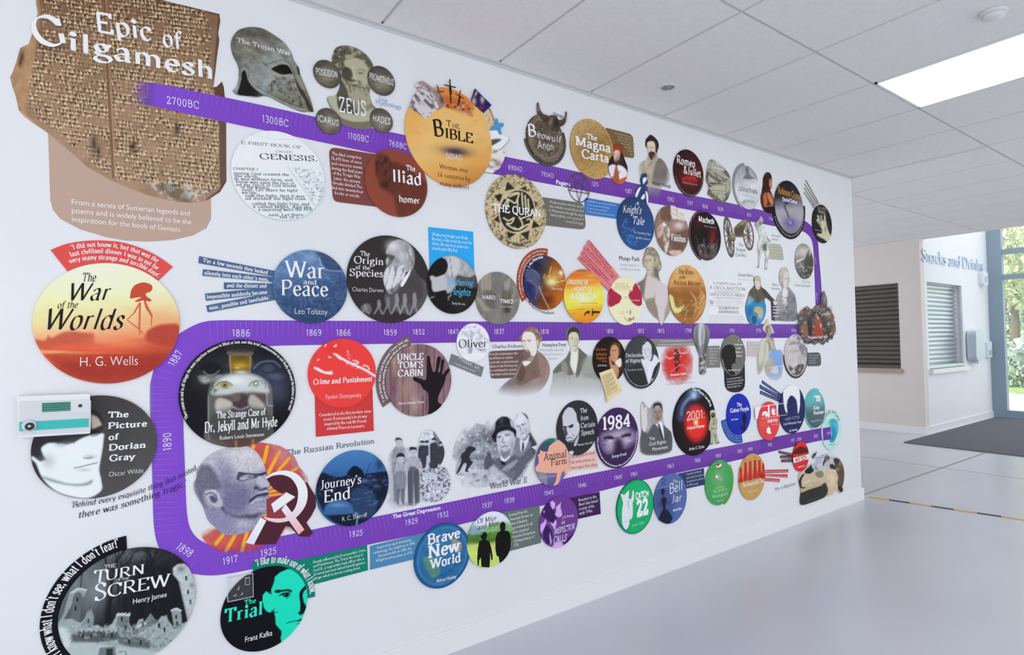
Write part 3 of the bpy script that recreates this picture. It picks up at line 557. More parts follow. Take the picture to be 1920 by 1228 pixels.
m1 = c.m(310,-200, 770,-200, 800,600, 838,1330, 700,1240, 560,1120, 420,980, 230,860, 200,640, 260,420, 320,200, f=6, sm=0); m2 = c.m(815,-200, 1560,60, 1590,330, 1560,640, 1640,700, 1640,1400, 1500,1480, 1250,1400, 870,1340, 835,600, f=6, sm=0)
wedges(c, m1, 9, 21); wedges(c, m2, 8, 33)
c.p('b08a64', 270,-40, 300,100, 262,400, 230,600, 190,830, 250,920, 140,830, 60,580, 140,340, 240,230, f=8, al=.75); c.n(.25, 9, 9, 5, w=c.m(270,-40, 300,100, 262,400, 230,600, 190,830, 120,800, 60,580, 140,340, 240,230, f=8))
c.l('c8986c', 26, 150,840, 300,970, 470,1110, 640,1260, 850,1378, 1100,1478, 1300,1522, al=.75, f=3); c.l('6c4c38', 20, 785,-100, 795,300, 818,700, 850,1330, al=.75); c.l('b4906a', 7, 797,0, 806,300, 830,700, 862,1330, al=.7)
c.p('4c3228', 1640,100, 1665,100, 1700,900, 1705,1380, 1650,1380, 1640,900, 1600,640, f=5, al=.75); c.p('5c4030', 1600,660, 1664,612, 1700,760, 1640,720, f=3, al=.9)
for q in ((165,430,22,60), (150,470,14,40), (705,1080,26,90), (740,1140,18,50), (995,1100,34,50), (1330,970,26,60), (380,350,90,26)): c.b('1c1414', *q, al=.8)
c.sp('c8c8c0', .5, 6, 6, 8, w=c.m(1130,1380, 1300,1360, 1560,1440, 1440,1520, 1280,1500, f=8), al=.7); c.p('2c2a28', 1180,1390, 1300,1380, 1400,1450, 1420,1520, 1300,1490, f=10, al=.5); c.l('2c1c14', 24, 1700,1370, 1650,1430, 1560,1500, al=.8, f=5); c.l('40281e', 10, 1180,0, 1400,52, 1640,112, al=.8, f=3)
for q_ in (('Epic', (735,236, 1145,306), 138), ('of', (1222,340, 1372,370), 122), ('G', (260,326, 500,342), 200), ('ilgamesh', (522,374, 1592,594), 132)): T(tab, 'title_lettering', *q_, 'unc', 'fafafe', h=.0024)
F(0, 230, 4)
cap = panel('b89c8c', 358,40, 366,250, 372,450, 377,580, 395,650, 450,720, 600,800, 800,860, 950,885, 1110,893, 1300,880, 1450,845, 1550,790, 1583,720, 1583,560, 1560,400, 1200,100, parent=tab, h=.0006, th=.0005)
TB(cap, 'caption_lettering', ['From a series of Sumerian legends and', 'poems and is widely believed to be the', 'inspiration for the book of Genesis.'], 538,612, 1432,698, 540,740, 38, st='sans', col='f4f0f0')
# ---------------------------------------------------------------- purple ribbon
SA = np.array([[240,152],[296,157],[400,178],[500,199],[600,221],[700,241],[777,257],[860,275],[947,293.5],[1047,314],[1090,323.5],[1182,342],[1263,360],[1337,374],[1430,394.5],[1454,400],[1500,411],[1515,418],[1526,430],[1533,447],[1536,485],[1539,520],[1542,570],[1543,612],[1538,628],[1524,632.5],[1491,633.2],[1397,634.3],[1240,636],[1088,638],[868,642],[700,645],[550,647.5],[500,649],[430,651.5],[388,661],[360,680],[346,708],[342,745],[343.5,783],[344.5,820],[346.5,870],[348,915],[349.5,950],[352.5,976],[358,993],[367,1006],[378,1014.5],[391,1020.5],[408,1024],[432,1022.5],[457,1018],[526,1005.5],[584,993.5],[629,984],[700,969.5],[820,946],[900,929.5],[1012,906.8],[1080,893],[1160,877.5],[1197,869.5],[1289,851],[1395,830.5],[1461,817.5],[1508,808.5],[1559,798.8]])
SB = np.array([[240,190],[296,201],[400,224],[470,239],[530,251],[620,270],[700,287],[780,302],[913,324],[997,339],[1064,351.5],[1114,361],[1172,371.5],[1230,382],[1290,393],[1344,403.5],[1414,416.5],[1457,425],[1490,430],[1506,434],[1516,441],[1522,450],[1525,465],[1526.5,489],[1528,530],[1529.5,570],[1530,597],[1526,606],[1510,608],[1492,607.9],[1400,607],[1320,606.3],[1200,605.2],[1000,603.5],[800,602.3],[640,601.5],[500,600.7],[415,600.5],[380,604],[352,616],[328,632],[308,652],[293,680],[284,708],[281,730],[281.5,778],[283.5,830],[285.5,904],[287,960],[289,990],[294,1016],[303,1035],[315,1049],[335,1066],[362,1075.5],[395,1079],[430,1075.5],[478,1066],[553,1051],[640,1032],[720,1015],[802,998],[900,974.5],[1012,949],[1080,932],[1137,918],[1207,900],[1324,875.5],[1396,859.5],[1433,850],[1515,831],[1558,822]])
def rescale(p, n=400):
    p = smooth(p, False, 8); d = np.r_[0, np.cumsum(np.hypot(*np.diff(p, axis=0).T))]; return np.stack([np.interp(np.linspace(0, d[-1], n), d, p[:, i]) for i in (0, 1)], 1)
def ra(p): return smooth(p, False, 6)
rib, c = board('timeline_ribbon', np.vstack([ra(SA), ra(SB)[::-1]]), .0016, .0004, 3., True); tag(rib, 'long purple ribbon winding across the mural wall with white year numbers', 'timeline')
c.g(280,600, 1560,600, (0,'7c48c0'), (.35,'7440ac'), (.7,'6c3a9c'), (1,'67399a')) if False else (F(0,0,1), c.g(280,600, 1560,600, (0,'7d4ac2'), (.3,'7642b0'), (.7,'6b3a9b'), (1,'683a98')))  # purple dulls along the wall: mostly room light put into the print colour
F(0,0,1); c.fade(np.clip((c.x-243)/52, 0, 1)**1.3*np.clip((1566-c.x)/14, 0, 1) if True else 1)
# fine ruled marks across the ribbon
d_ = np.r_[0, np.cumsum(np.hypot(*np.diff(ra(SA), axis=0).T))]
def ruled(k0, k1, f0, f1, wd, seed):
    A = rescale(SA[k0[0]:k0[1]], 1500); Bp = rescale(SB[k1[0]:k1[1]], 1500); wa = W(A, .0018); L = np.r_[0, np.cumsum(np.linalg.norm(np.diff(wa, axis=0), axis=1))]
    A2 = np.stack([np.interp(np.arange(.02, L[-1], .0185), L, A[:, i]) for i in (0, 1)], 1); r = random.Random(seed); V = []; Fc = []
    for a in A2:
        j_ = ((Bp-a)**2).sum(1).argmin(); b_ = Bp[j_]
        if j_ < 5 or j_ > 1494: continue
        e = f1+r.uniform(-.12, .12); p, q = a+(b_-a)*f0, a+(b_-a)*e; u = (q-p)/np.linalg.norm(q-p); nn = np.array([-u[1], u[0]])*wd/2*(.35+.65*np.linalg.norm(b_-a)/48); n0 = len(V); V += [p-nn, q-nn*.4, q+nn*.4, p+nn]; Fc.append((n0, n0+1, n0+2, n0+3))
    return np.array(V), Fc
for a in (((1,17), (1,18), .04, .62), ((26,36), (29,40), .96, .35), ((36,50), (40,55), .95, .3), ((50,67), (55,70), .04, .62)):
    v, f = ruled(*a, .9, 5); me = bpy.data.meshes.new('ruled_stripe'); me.from_pydata(W(v, .0018).tolist(), [], f); me.update(); ob('ruled_stripe_pattern', me, ink('9468c8'), rib)
F(0,0,1)
def year(t, x0, y0, x1, y1, hg, st='din'): T(rib, 'year_lettering', t, (x0,y0,x1,y1), hg, st, 'f0e8fc', 8/70, h=.0013)
F(0,0,4); year('2700BC', 1252,775, 1492,815, 52)
F(*Z3); year('1300BC', 368,912, 562,950, 50); year('1100BC', 1012,1038, 1165,1066, 44); year('760BC', 1318,1090, 1448,1120, 40)
F(*A2); year('690AD', 440,222, 592,252, 50); year('793AD', 808,296, 945,322, 48); year('1215', 1378,408, 1448,420, 46); year('1387', 1750,486, 1820,496, 44)
T(rib, 'heading_lettering', 'Pagans', (976,388, 1132,412), 46, 'sansb', 'f4f0fc', h=.0013)
F(*A4); year('1592', 670,338, 738,350, 44); year('1597', 890,378, 955,390, 40); year('1606', 1058,414, 1120,426, 40); year('1634', 1234,446, 1294,456, 40); year('1651', 1560,510, 1606,520, 36); year('1714', 1808,556, 1852,564, 34)
F(*B3); year('1755', 1345,292, 1340,212, 22); year('1770', 1362,720, 1356,630, 22); year('1792', 306,1104, 366,1105, 38); year('1776', 628,1104, 684,1105, 38); year('1759', 1050,1104, 1100,1105, 36)
F(*A7); year('1886', 455,1200, 648,1200, 74); year('1869', 1285,1192, 1450,1192, 66); year('1866', 1625,1192, 1780,1191, 66)
F(*B5); year('1859', 906,150, 1032,150, 54); year('1852', 1200,143, 1314,143, 50); year('1847', 1550,140, 1650,140, 46)
F(*B6); year('1837', 640,216, 746,216, 54); year('1818', 1164,214, 1250,213, 50)
F(*B7); year('1816', 344,206, 418,206, 44); year('1812', 694,204, 762,204, 44); year('1803', 916,202, 988,201, 42); year('1798', 1230,198, 1296,197, 40)
F(*B4); year('1887', 132,425, 212,305, 62); year('1890', 102,1195, 100,1040, 62)
F(*C7); year('1898', 1384,240, 1510,318, 62)
F(*C8); year('1917', 208,318, 352,282, 66); year('1925', 588,234, 740,203, 62)
F(*D1); year('1925', 570,522, 716,498, 62); year('1929', 1200,388, 1332,364, 58); year('1932', 1560,308, 1680,287, 56)
T(rib, 'heading_lettering', 'The Great Depression', (1054,314, 1592,210), 44, 'sansb', 'f4f0fc', h=.0013)
F(*D2); year('1937', 505,318, 612,300, 54); year('1939', 754,262, 862,244, 52); year('1945', 1202,176, 1302,158, 48); year('1946', 1582,88, 1670,72, 44)
F(*C5); year('1949', 432,1138, 514,1122, 44); year('1961', 616,1098, 686,1084, 42); year('1963', 1024,1010, 1096,996, 42); year('1968', 1330,944, 1396,930, 42); year('1969', 1568,890, 1626,880, 38)
F(*C6); year('1982', 402,892, 458,882, 38); year('1985', 526,868, 582,856, 36); year('1992', 766,814, 816,806, 36); year('1997', 1044,760, 1086,752, 36); year('2000', 1118,744, 1170,736, 34); year('2003', 1318,708, 1368,698, 34); year('2004', 1472,672, 1520,664, 32)
# ================================================================ first row above the ribbon
F(420, 40, 6.639)
hel, c = cut('helmet_print', 'grey bronze crested war helmet print standing on the ribbon near the clay tablet', 300,72, 420,76, 520,105, 640,180, 740,255, 810,340, 850,410, 868,480, 905,535, 935,590, 950,660, 1000,780, 1050,900, 1090,1010, 1115,1105, 1110,1128, 1060,1125, 1040,1115, 1020,1128, 960,1122, 860,1085, 760,1040, 640,980, 560,938, 480,930, 400,945, 280,930, 160,912, 110,872, 118,850, 160,800, 180,720, 185,620, 175,560, 150,500, 110,420, 85,310, 95,230, 130,160, 190,105, h=.0035, step=1.4, cat='helmet print', group=GP)
c.bg('70706a'); c.g(100,100, 700,1000, (0,'5a564c'), (.35,'6c6a60'), (.6,'8a8e88'), (1,'7a7868')); c.b('a09888', 300,250, 200,120, .5); c.n(.55, 16, 10, 2, 25); c.n(.35, 5, 3, 4)
c.p('1c1a18', 222,640, 250,610, 275,640, 300,730, 360,820, 440,880, 480,930, 280,930, 170,900, 195,800, 215,720, f=3); c.l('98a29c', 12, 225,610, 250,585, 285,610, 310,690, 350,770, 430,850, 560,920, 760,1020, 900,1085, 1010,1100); c.l('282622', 6, 300,640, 330,740, 430,830, 620,930, 800,1010, 1000,1080)
c.p('16120e', 590,595, 640,560, 720,535, 790,545, 840,590, 870,650, 820,655, 740,665, 660,640, f=3); c.l('9a968a', 11, 575,590, 640,535, 730,515, 800,545, 850,620, 900,740, 960,880, 1020,1000); c.l('2a2620', 9, 500,550, 600,510, 700,480, 790,500, 840,570, 880,680, 940,830, 1000,960, al=.8); c.l('a8a89c', 8, 580,625, 700,675, 820,665, 860,720, 900,820, 1000,1010)
c.p('2c2018', 870,660, 920,740, 990,860, 1060,1000, 1110,1120, 1050,1100, 1000,980, 920,850, f=4, al=.85); c.p('888878', 880,670, 950,690, 1000,810, 990,860, 940,800, f=4); c.p('3c3038', 905,545, 940,590, 945,665, 920,650, f=3)
c.sp('302a20', .56, 5, 7, 9, w=c.m(600,700, 850,700, 1000,1040, 850,1030, 560,880, f=10), al=.8); c.b('a4b0b0', 520,780, 60,140, .5, 20); c.b('3a362c', 300,160, 200,60, .5); c.b('a8aca0', 760,820, 50,120, .4, -20)
TM(hel, 'title_lettering', [('The Trojan War', (160,255, 826,426), 52, 'slabl')], col='f2f2f0')
F(*Z3)
zeus, c = cut('bust_print', 'grey stone bust print of a bearded god among four round stones', 990,340, 1060,355, 1130,395, 1180,450, 1200,500, 1185,560, 1170,600, 1185,650, 1170,690, 1180,740, 1200,790, 1245,830, 1240,880, 1230,930, 1180,962, 1100,968, 1020,950, 960,920, 940,870, 900,830, 870,790, 852,740, 870,720, 920,712, 950,640, 940,590, 915,540, 890,470, 895,410, 925,355, h=.0032, step=1.4, cat='bust print', group=GP)
c.bg('8c8a76'); c.g(900,400, 1230,500, (0,'6c6a5a'), (.45,'98967e'), (1,'8a8874')); c.n(.3, 7, 9, 2)
c.p('5c5848', 900,400, 940,350, 1060,360, 1150,410, 1200,500, 1150,500, 1120,460, 1060,430, 1000,430, 980,500, 960,590, 930,560, 890,470, f=4); c.sp('b0ac94', .55, 5, 7, 5, 60, w=c.m(900,360, 1100,360, 1200,480, 1000,440, 960,560, 890,470, f=4), al=.7); c.sp('2c2a22', .58, 5, 7, 8, 50, w=c.m(900,360, 1100,360, 1200,500, 1000,440, 960,560, 890,470, f=4), al=.8)
c.p('aeaa90', 985,455, 1080,440, 1150,490, 1165,560, 1150,640, 1080,660, 1030,620, 1045,560, 1000,500, f=5); c.p('3c382e', 985,500, 1030,520, 1046,560, 1035,590, 1080,605, 1030,615, 975,590, 965,530, f=5, al=.9); c.b('3a362c', 1005,520, 22,12, .8); c.b('4a4638', 1105,548, 30,10, .8); c.l('5a5646', 5, 1080,530, 1110,520, 1145,535); c.l('c4c0a6', 8, 1045,500, 1055,560, 1075,600)
c.b('4a4436', 1070,640, 50,12, .8); c.l('302c24', 5, 1035,625, 1070,650, 1120,655, 1150,690); c.p('a09c84', 990,600, 1040,660, 1150,680, 1180,760, 1140,800, 1060,770, 1000,700, f=6); c.sp('4a4638', .56, 3, 12, 11, -15, w=c.m(980,590, 1170,640, 1180,800, 1060,780, 990,700, f=4), al=.75)
c.p('3c3a34', 950,600, 985,640, 1020,740, 1080,850, 1000,850, 940,810, 920,720, f=4, al=.85); c.p('b0ae96', 855,730, 920,715, 930,790, 960,870, 910,830, f=4); c.p('aeae98', 960,850, 1080,860, 1200,820, 1230,880, 1180,910, 1060,915, 980,900, f=5); c.p('76705c', 940,880, 1060,915, 1180,905, 1235,880, 1225,940, 1100,970, 980,935, f=5)
T(zeus, 'title_lettering', 'ZEUS', (945,835, 1148,868), 105, 'rune', 'ffffff', .06)
TM(zeus, 'caption_lettering', [('Greek', (1238,750, 1310,768), 26, 'sans'), ('Mythology', (1220,780, 1412,820), 34, 'sans')], col='98a4c8', h=.002)
for nm, lab, a, q in (('POSEIDON', 'dark round stone print lettered with a sea god name, beside the bust brow', (752,530, 850,450, 955,570, 868,660), (772,555, 932,582)), ('PROMETHEUS', 'dark round stone print with the longest god name beside the bust temple', (1158,560, 1250,495, 1362,650, 1285,716), (1172,590, 1352,640)), ('ICARUS', 'dark round stone print with a winged boy name, under the bust shoulder', (770,880, 850,810, 962,930, 878,1004), (782,905, 940,945)), ('HADES', 'dark round stone print with the shortest god name, below the bust base', (1178,880, 1235,808, 1345,915, 1285,996), (1198,905, 1328,935))):
    o, c = disc(lab, *a, h=.007, name='stone_disc', step=1.5, group='four round stone discs about the bust', cat='stone print'); c.bg('4c463e'); x, y = (a[0]+a[4])/2, (a[1]+a[3]+a[5]+a[7])/4; c.b('948c78', x, y+15, 75, 70, .85); c.n(.45, 9, 3, 5, 10)
    T(o, 'title_lettering', nm, q, 44, 'rune', 'eeece8', .05)
# the bible disc with its ring of pictures
F(*A1)
bib, c = disc('golden brown round disc crowned with crosses, an open book and paintings', 109,930, 420,304, 905,960, 500,1565, h=.010); R0 = bib['circle']
c.bg('dca860'); c.g(300,300, 700,1500, (0,'d89048'), (.25,'e0a858'), (.6,'e4b870'), (.85,'d89c50'), (1,'b87838')); c.n(.12, 30, 20, 2); c.b('e8c480', 450,780, 260,200, .6)
c.p('d8823c', 250,360, 420,300, 600,340, 760,500, 760,640, 560,620, 430,600, 400,480, f=8); c.p('a8502c', 430,480, 560,500, 700,560, 760,700, 560,640, 440,590, f=14, al=.6); c.n(.3, 8, 6, 6, w=c.m(430,540, 700,560, 800,740, 560,640, 440,600, f=14))
c.sp('3c2418', .52, 7, 5, 4, w=c.m(440,560, 560,570, 700,560, 800,760, 690,690, 560,640, 450,610, f=8), al=.85); c.sp('d0a888', .6, 6, 5, 14, w=c.m(440,560, 560,570, 700,560, 800,760, 690,690, 560,640, 450,610, f=8), al=.8)
s_ = [((500,290, 512,560), 7), ((438,352, 568,384), 6), ((620,412, 590,600), 5), ((560,452, 658,508), 5), ((356,352, 400,500), 5), ((330,420, 436,432), 5), ((503,375, 511,460), 13), ((612,478, 600,560), 10)]
c.b('4a3450', 560,1100, 200,62, .97, 8); c.b('3c2c4c', 560,1105, 130,40, .6, 8)
for q_, w_ in s_:
    bar(bib, '2a1a14', w_, *q_)
b2, c2 = cut('picture_collage', None, 870,905, 960,870, 1040,862, 1080,905, 1165,950, 1172,985, 1080,1075, 1110,1060, 1128,1120, 1110,1190, 1060,1290, 980,1345, 860,1320, 830,1100, h=.009, th=.006, parent=bib, sm=0)
c2.bg('e0dcd8'); c2.sp('4c4044', .56, 9, 7, 3, 30, al=.7); c2.p('f4f4f4', 900,900, 1030,870, 1160,960, 1070,1080, 900,1060, f=3); c2.p('54504c', 880,1010, 1000,960, 1080,970, 970,1040, 900,1035, f=4); c2.l('7a5a5c', 10, 1165,975, 1060,1080, 900,1070, al=.8); c2.b('ece09c', 960,1150, 50,60, .8); c2.b('7c5848', 1040,1240, 50,50, .8); c2.b('5c6c8c', 920,1200, 30,70, .6)
o, c2 = cut('blue_cross_picture', None, 1000,740, 1035,728, 1048,785, 1100,780, 1108,818, 1065,835, 1085,905, 1060,915, 1030,860, 960,870, 980,820, 1015,800, h=.0104, th=.001, parent=bib, sm=0); c2.bg('4c94c8'); c2.n(.2, 5, 5, 3)
o, c2 = cut('scroll_picture', None, 740,560, 850,560, 940,600, 1000,760, 960,820, 880,870, 820,740, 760,660, h=.0092, th=.006, parent=bib); c2.bg('c8a47c'); c2.n(.2, 12, 12, 3); c2.l('7c5030', 18, 945,620, 990,740, al=.8); c2.p('d8bc94', 860,650, 940,640, 985,780, 900,850, 850,760, f=3); c2.l('70583c', 6, 900,700, 930,690, 940,760, al=.6); c2.l('70583c', 6, 920,760, 960,790, al=.6)
o, c2 = cut('night_picture', None, 785,395, 970,580, 880,672, 740,550, 750,500, h=.0108, th=.008, parent=bib, sm=0); c2.bg('28205c'); c2.b('34203c', 840,580, 60,60, .8); c2.b('e8d848', 795,450, 10,34, .9, 25); c2.b('e0c4b8', 770,540, 22,40, .8); c2.b('d8c8d4', 865,520, 20,40, .8); c2.b('8c3040', 850,610, 34,22, .8); c2.l('3c3c9c', 12, 785,400, 965,580, 880,668)
o, c2 = cut('manuscript_picture', None, 60,580, 95,480, 150,400, 110,360, 140,330, 200,308, 290,370, 380,420, 430,520, 430,600, 380,630, 310,660, 240,730, 130,660, 60,620, h=.0112, th=.009, parent=bib); c2.bg('d0c8c8'); c2.sp('3c2c34', .5, 14, 3, 6, 50, al=.85); c2.p('8c7468', 130,330, 200,310, 300,380, 420,460, 430,590, 380,620, 330,500, 240,400, f=4, al=.8); c2.l('e8e0dc', 22, 200,400, 300,470, 360,610); c2.l('30242c', 10, 150,380, 260,430, 340,540); c2.b('443c5c', 380,430, 40,30, .8); c2.b('241c1c', 410,520, 30,60, .8); c2.l('b8504c', 8, 115,375, 160,395)
TM(bib, 'title_lettering', [('T', (465,822, 518,830), 74), ('HE', (530,836, 612,852), 52)], col='241c18'); TM(bib, 'title_lettering', [('B', (325,926, 440,934), 178, 'serb'), ('IBLE', (452,948, 764,1010), 108, 'serb')], col='241c18')
TM(bib, 'caption_lettering', [('500AD', (460,1178, 640,1202), 56, 'din')], col='f4ecf4')
F(*Z4); TB(bib, 'subtitle_lettering', ['Written over', '16 centuries by', 'many authors'], 1685,343, 1925,378, 1690,468, 36, st='sanss', col='5c4024', al='c')
# shield with the horned helmet
F(*A1)
beo, c = disc('dark carved round shield disc with a horned helmet on its rim', 1355,930, 1520,690, 1790,1000, 1590,1222, h=.008); c.bg('5c5044'); x0_, z0_, r_ = beo['circle']
ww = W(np.stack([c.x, c.y], 1), .008); rr = np.hypot(ww[:, 0]-x0_, ww[:, 2]-z0_)/r_; c.c *= (1+.35*np.sin(rr*42))[:, None]; c.n(.5, 3.5, 3.5, 3); c.mix('8c7c68', np.exp(-((rr-.82)/.1)**2)*.5); c.mix('241c18', np.clip((rr-.94)*20, 0, 1)*.8); c.b('3c302c', 1520,830, 120,70, .5); c.sp('a89880', .6, 3, 3, 8, al=.5)
o = ring(beo['circle'], 1.0, 1.12, 190, 385, .005, '4c4c48', beo, 'rim_band')
o, c = cut('horned_helmet_picture', None, 1492,548, 1505,580, 1520,640, 1560,690, 1600,710, 1650,692, 1700,705, 1720,745, 1770,740, 1800,700, 1808,650, 1818,690, 1808,760, 1780,805, 1740,825, 1725,870, 1690,880, 1640,850, 1600,800, 1560,770, 1520,730, 1490,660, 1485,590, h=.0096, th=.008, step=1.3, parent=beo)
c.bg('4c4238'); c.b('9c9078', 1495,610, 12,50, .8); c.b('98907c', 1810,720, 12,50, .8); c.b('8c7c60', 1635,760, 24,60, .8, 20); c.b('1c1614', 1690,780, 30,60, .8); c.b('241c18', 1590,750, 40,20, .6); c.n(.4, 5, 5, 3)
TM(beo, 'title_lettering', [('B', (1385,925, 1472,940), 128, 'unc'), ('eowulf', (1482,940, 1758,1010), 70, 'hand')], col='f4f0ea'); TM(beo, 'author_lettering', [('Anon', (1490,1066, 1664,1090), 86, 'din')], col='ece6dc')
T(beo, 'heading_lettering', 'Vikings', (1660,690, 1768,722), 34, 'sans', '4c4c5c', h=.002)
# charter disc
F(*A3)
mag, c = disc('straw coloured round disc of old handwriting beside a crowned king', 192,560, 390,240, 652,590, 490,948, h=.008); c.bg('c4a46c'); c.g(200,300, 640,900, (0,'c8ac74'), (.5,'b08850'), (1,'c4a060')); c.b('6c4c28', 420,560, 180,140, .6); c.n(.14, 20, 20, 2); c.sp('5c4420', .55, 2.6, .9, 5, 12, al=.6, sf=.2)
o = panel('78603c', *rounded(575,355, 880,432, 895,700, 640,660, [0, 60, 30, 0]), parent=mag, h=.003)
TB(o, 'caption_lettering', ['A document that states', 'that the King will be', 'subject to the law of the', 'land and all free men', 'have rights that', 'cannot be', 'ignored'], 672,424, 868,470, 780,640, 20, st='sanss', col='c8b898', al='c')
TM(mag, 'title_lettering', [('The', (360,478, 478,504), 58, 'slab'), ('Magna', (238,548, 626,636), 98, 'slab'), ('Carta', (305,690, 606,746), 92, 'slab')], col='f6f2ec')
o, c = cut('king_portrait', None, 665,560, 720,542, 768,565, 765,640, 790,720, 818,800, 815,900, 780,970, 730,992, 690,980, 650,930, 605,840, 600,780, 625,700, 660,650, h=.0092, th=.009, step=1.4, parent=mag)
c.bg('241c1c'); c.p('9c3c2c', 662,560, 720,545, 770,570, 765,640, 670,620, f=2); c.p('e0bca8', 668,620, 715,610, 735,650, 720,720, 680,735, 664,690, f=3); c.b('5c3828', 700,740, 34,50, .9); c.b('4c3428', 740,700, 30,60, .7); c.b('5c4038', 680,655, 8,6, .8); c.b('5c4038', 708,660, 8,6, .8); c.l('8c5040', 6, 692,690, 706,692); c.p('e8dce0', 605,800, 660,770, 690,800, 670,900, 640,920, f=4); c.p('ece4e8', 700,790, 760,790, 812,850, 806,910, 730,940, f=4); c.p('a8583c', 680,800, 705,800, 730,990, 660,950, f=4); c.p('c86040', 730,940, 810,905, 780,970, 735,990, f=4); c.p('c86040', 640,920, 660,900, 660,950, f=4); c.sp('5c6c7c', .62, 3, 2, 4, w=c.m(720,840, 800,870, 800,900, 720,880, f=4))
# knight portrait fading into the wall
o, c = cut('explorer_portrait_print', 'faded portrait print of a dark bearded man in a pale doublet and cloak', 1075,435, 1120,460, 1160,510, 1170,570, 1155,620, 1160,690, 1200,705, 1250,760, 1290,860, 1300,960, 1200,1040, 1140,1200, 1060,1180, 1040,1000, 960,900, 930,800, 980,740, 1040,700, 1050,620, 1020,560, 1025,490, 1050,460, h=.0026, th=.0003, step=1.4, film=True, cat='portrait print', group=GP)
c.bg('b4aaa0'); c.p('c0b09c', 960,780, 1050,690, 1160,690, 1130,950, 1080,1200, 1000,1000, f=8); c.p('7c726c', 1150,700, 1200,700, 1290,850, 1280,960, 1120,1010, 1100,900, f=10); c.n(.2, 6, 12, 3); c.p('2c2420', 1075,432, 1130,465, 1170,520, 1165,590, 1140,640, 1110,520, 1045,520, 1040,580, 1018,560, 1022,490, f=3)
c.p('e0c8b4', 1045,520, 1105,510, 1130,560, 1120,640, 1085,670, 1055,640, 1042,580, f=3); c.p('3c2c24', 1055,640, 1080,625, 1120,630, 1130,670, 1100,715, 1075,720, 1060,680, f=3); c.b('4a3c34', 1062,578, 10,6, .9); c.b('4a3c34', 1100,578, 11,6, .9); c.l('a88c78', 6, 1078,580, 1072,615, 1088,620); c.l('5c3c34', 6, 1070,645, 1100,647); c.p('b4a490', 1055,680, 1090,720, 1155,650, 1160,710, 1100,780, 1050,720, f=5); c.sp('8c7c6c', .55, 4, 5, 5, w=c.m(1050,690, 1160,690, 1130,950, 1050,950, f=5), al=.6)
F(*A3); c.fade(np.clip((310-c.y)/1+160, 0, 1)); yy = (c.y-180)*5.99; xx = (c.x-1040)*5.99; c.fade(np.clip(1.25-(yy-760)/330, .0, 1)*np.clip((xx-930)/90, 0, 1)*np.clip((1310-xx)/70, 0, 1)*np.clip((1215-yy)/160, 0, 1))
T(o, 'name_lettering', 'Walter Raleigh', (1095,992, 1306,1032), 38, 'sans', '4c4440', h=.0032)
# lovers' disc
rom, c = disc('dark red glossy round disc with white lettering over red lips', 1340,790, 1475,598, 1672,920, 1560,1128, h=.008); c.bg('2c1214'); c.b('6c1c1c', 1540,880, 140,170, .9); c.b('8c1c20', 1520,940, 70,50, .8); c.l('c02c2c', 26, 1440,935, 1490,915, 1510,925, 1550,915, 1590,950, al=.8, f=3); c.l('8c1818', 22, 1450,945, 1510,970, 1580,955, al=.8, f=3); c.n(.15, 8, 8, 2)
ww = W(np.stack([c.x, c.y], 1), .008); rr = np.hypot(ww[:, 0]-rom['circle'][0], ww[:, 2]-rom['circle'][1])/rom['circle'][2]; c.mix('9c9090', np.exp(-((rr-.955)/.018)**2)*np.clip((c.y-325)/12, 0, 1)*.7)
TM(rom, 'title_lettering', [('Romeo', (1375,752, 1578,806), 84, 'unc'), ('&Juliet', (1448,862, 1642,916), 80, 'unc')], col='f4ecec'); TM(rom, 'author_lettering', [('William Shakespeare', (1436,980, 1606,1008), 26, 'sanss')], col='b89090')
# woodcut of the two kinsmen
F(*A5)
o, c = cut('woodcut_print', 'pale stone coloured woodcut print with ragged edge above the ribbon', 165,180, 200,115, 250,130, 330,190, 375,240, 412,300, 425,420, 420,480, 385,560, 340,600, 280,590, 210,540, 165,500, 175,430, 145,350, 150,280, h=.006, step=1.3, cat='woodcut print', group=GP)
c.bg('a8a494'); c.n(.25, 6, 9, 2); c.sp('34302a', .5, 12, 3, 5, 40, al=.75); c.l('4a463c', 20, 230,250, 370,340); c.l('b4b09c', 12, 220,240, 360,330); c.l('3c382e', 14, 190,380, 330,390); c.p('b4b09c', 215,400, 370,400, 370,500, 220,490, f=3); c.l('4c483c', 5, 215,400, 370,400, 370,500, 220,490, 215,400, sm=0); c.sp('4c483c', .5, 9, 4, 9, 60, w=c.m(190,510, 400,510, 340,600, 220,560, f=4), al=.7); c.l('2c2820', 12, 165,250, 160,350, 185,420)
TM(o, 'title_lettering', [('2 Noble', (218,158, 342,200), 42, 'ser'), ('Kinsmen', (212,208, 345,252), 42, 'ser')], col='e8e6e0'); TM(o, 'author_lettering', [('Shakespeare and Fletcher', (225,460, 360,478), 12, 'sanss')], col='4c4840')
# silver title page
lev, c = disc('silver grey engraved round disc with a small crowned giant at its top', 465,440, 600,190, 752,450, 630,668, h=.008); c.bg('c8c8c8'); c.g(460,200, 640,660, (0,'8c8c90'), (.35,'b8b8bc'), (.55,'d8d8da'), (1,'c0c0c2')); c.n(.18, 5, 9, 2); c.p('74747a', 590,200, 612,198, 622,240, 640,290, 690,330, 560,330, 590,280, 585,230, f=6); c.b('4c4c54', 602,220, 10,20, .8); c.p('b0b0b4', 520,240, 545,200, 540,280, f=3); c.p('8c8c90', 650,230, 700,280, 715,350, 680,290, f=4); c.sp('787880', .58, 9, 3, 4, 10, w=c.m(500,350, 720,340, 700,400, 510,400, f=9), al=.6); c.sp('707078', .56, 9, 3, 14, 10, w=c.m(540,580, 690,570, 660,640, 560,640, f=6), al=.6)
o = ring(lev['circle'], 1.0, 1.12, 100, 245, .005, '8c8e92', lev, 'rim_band')
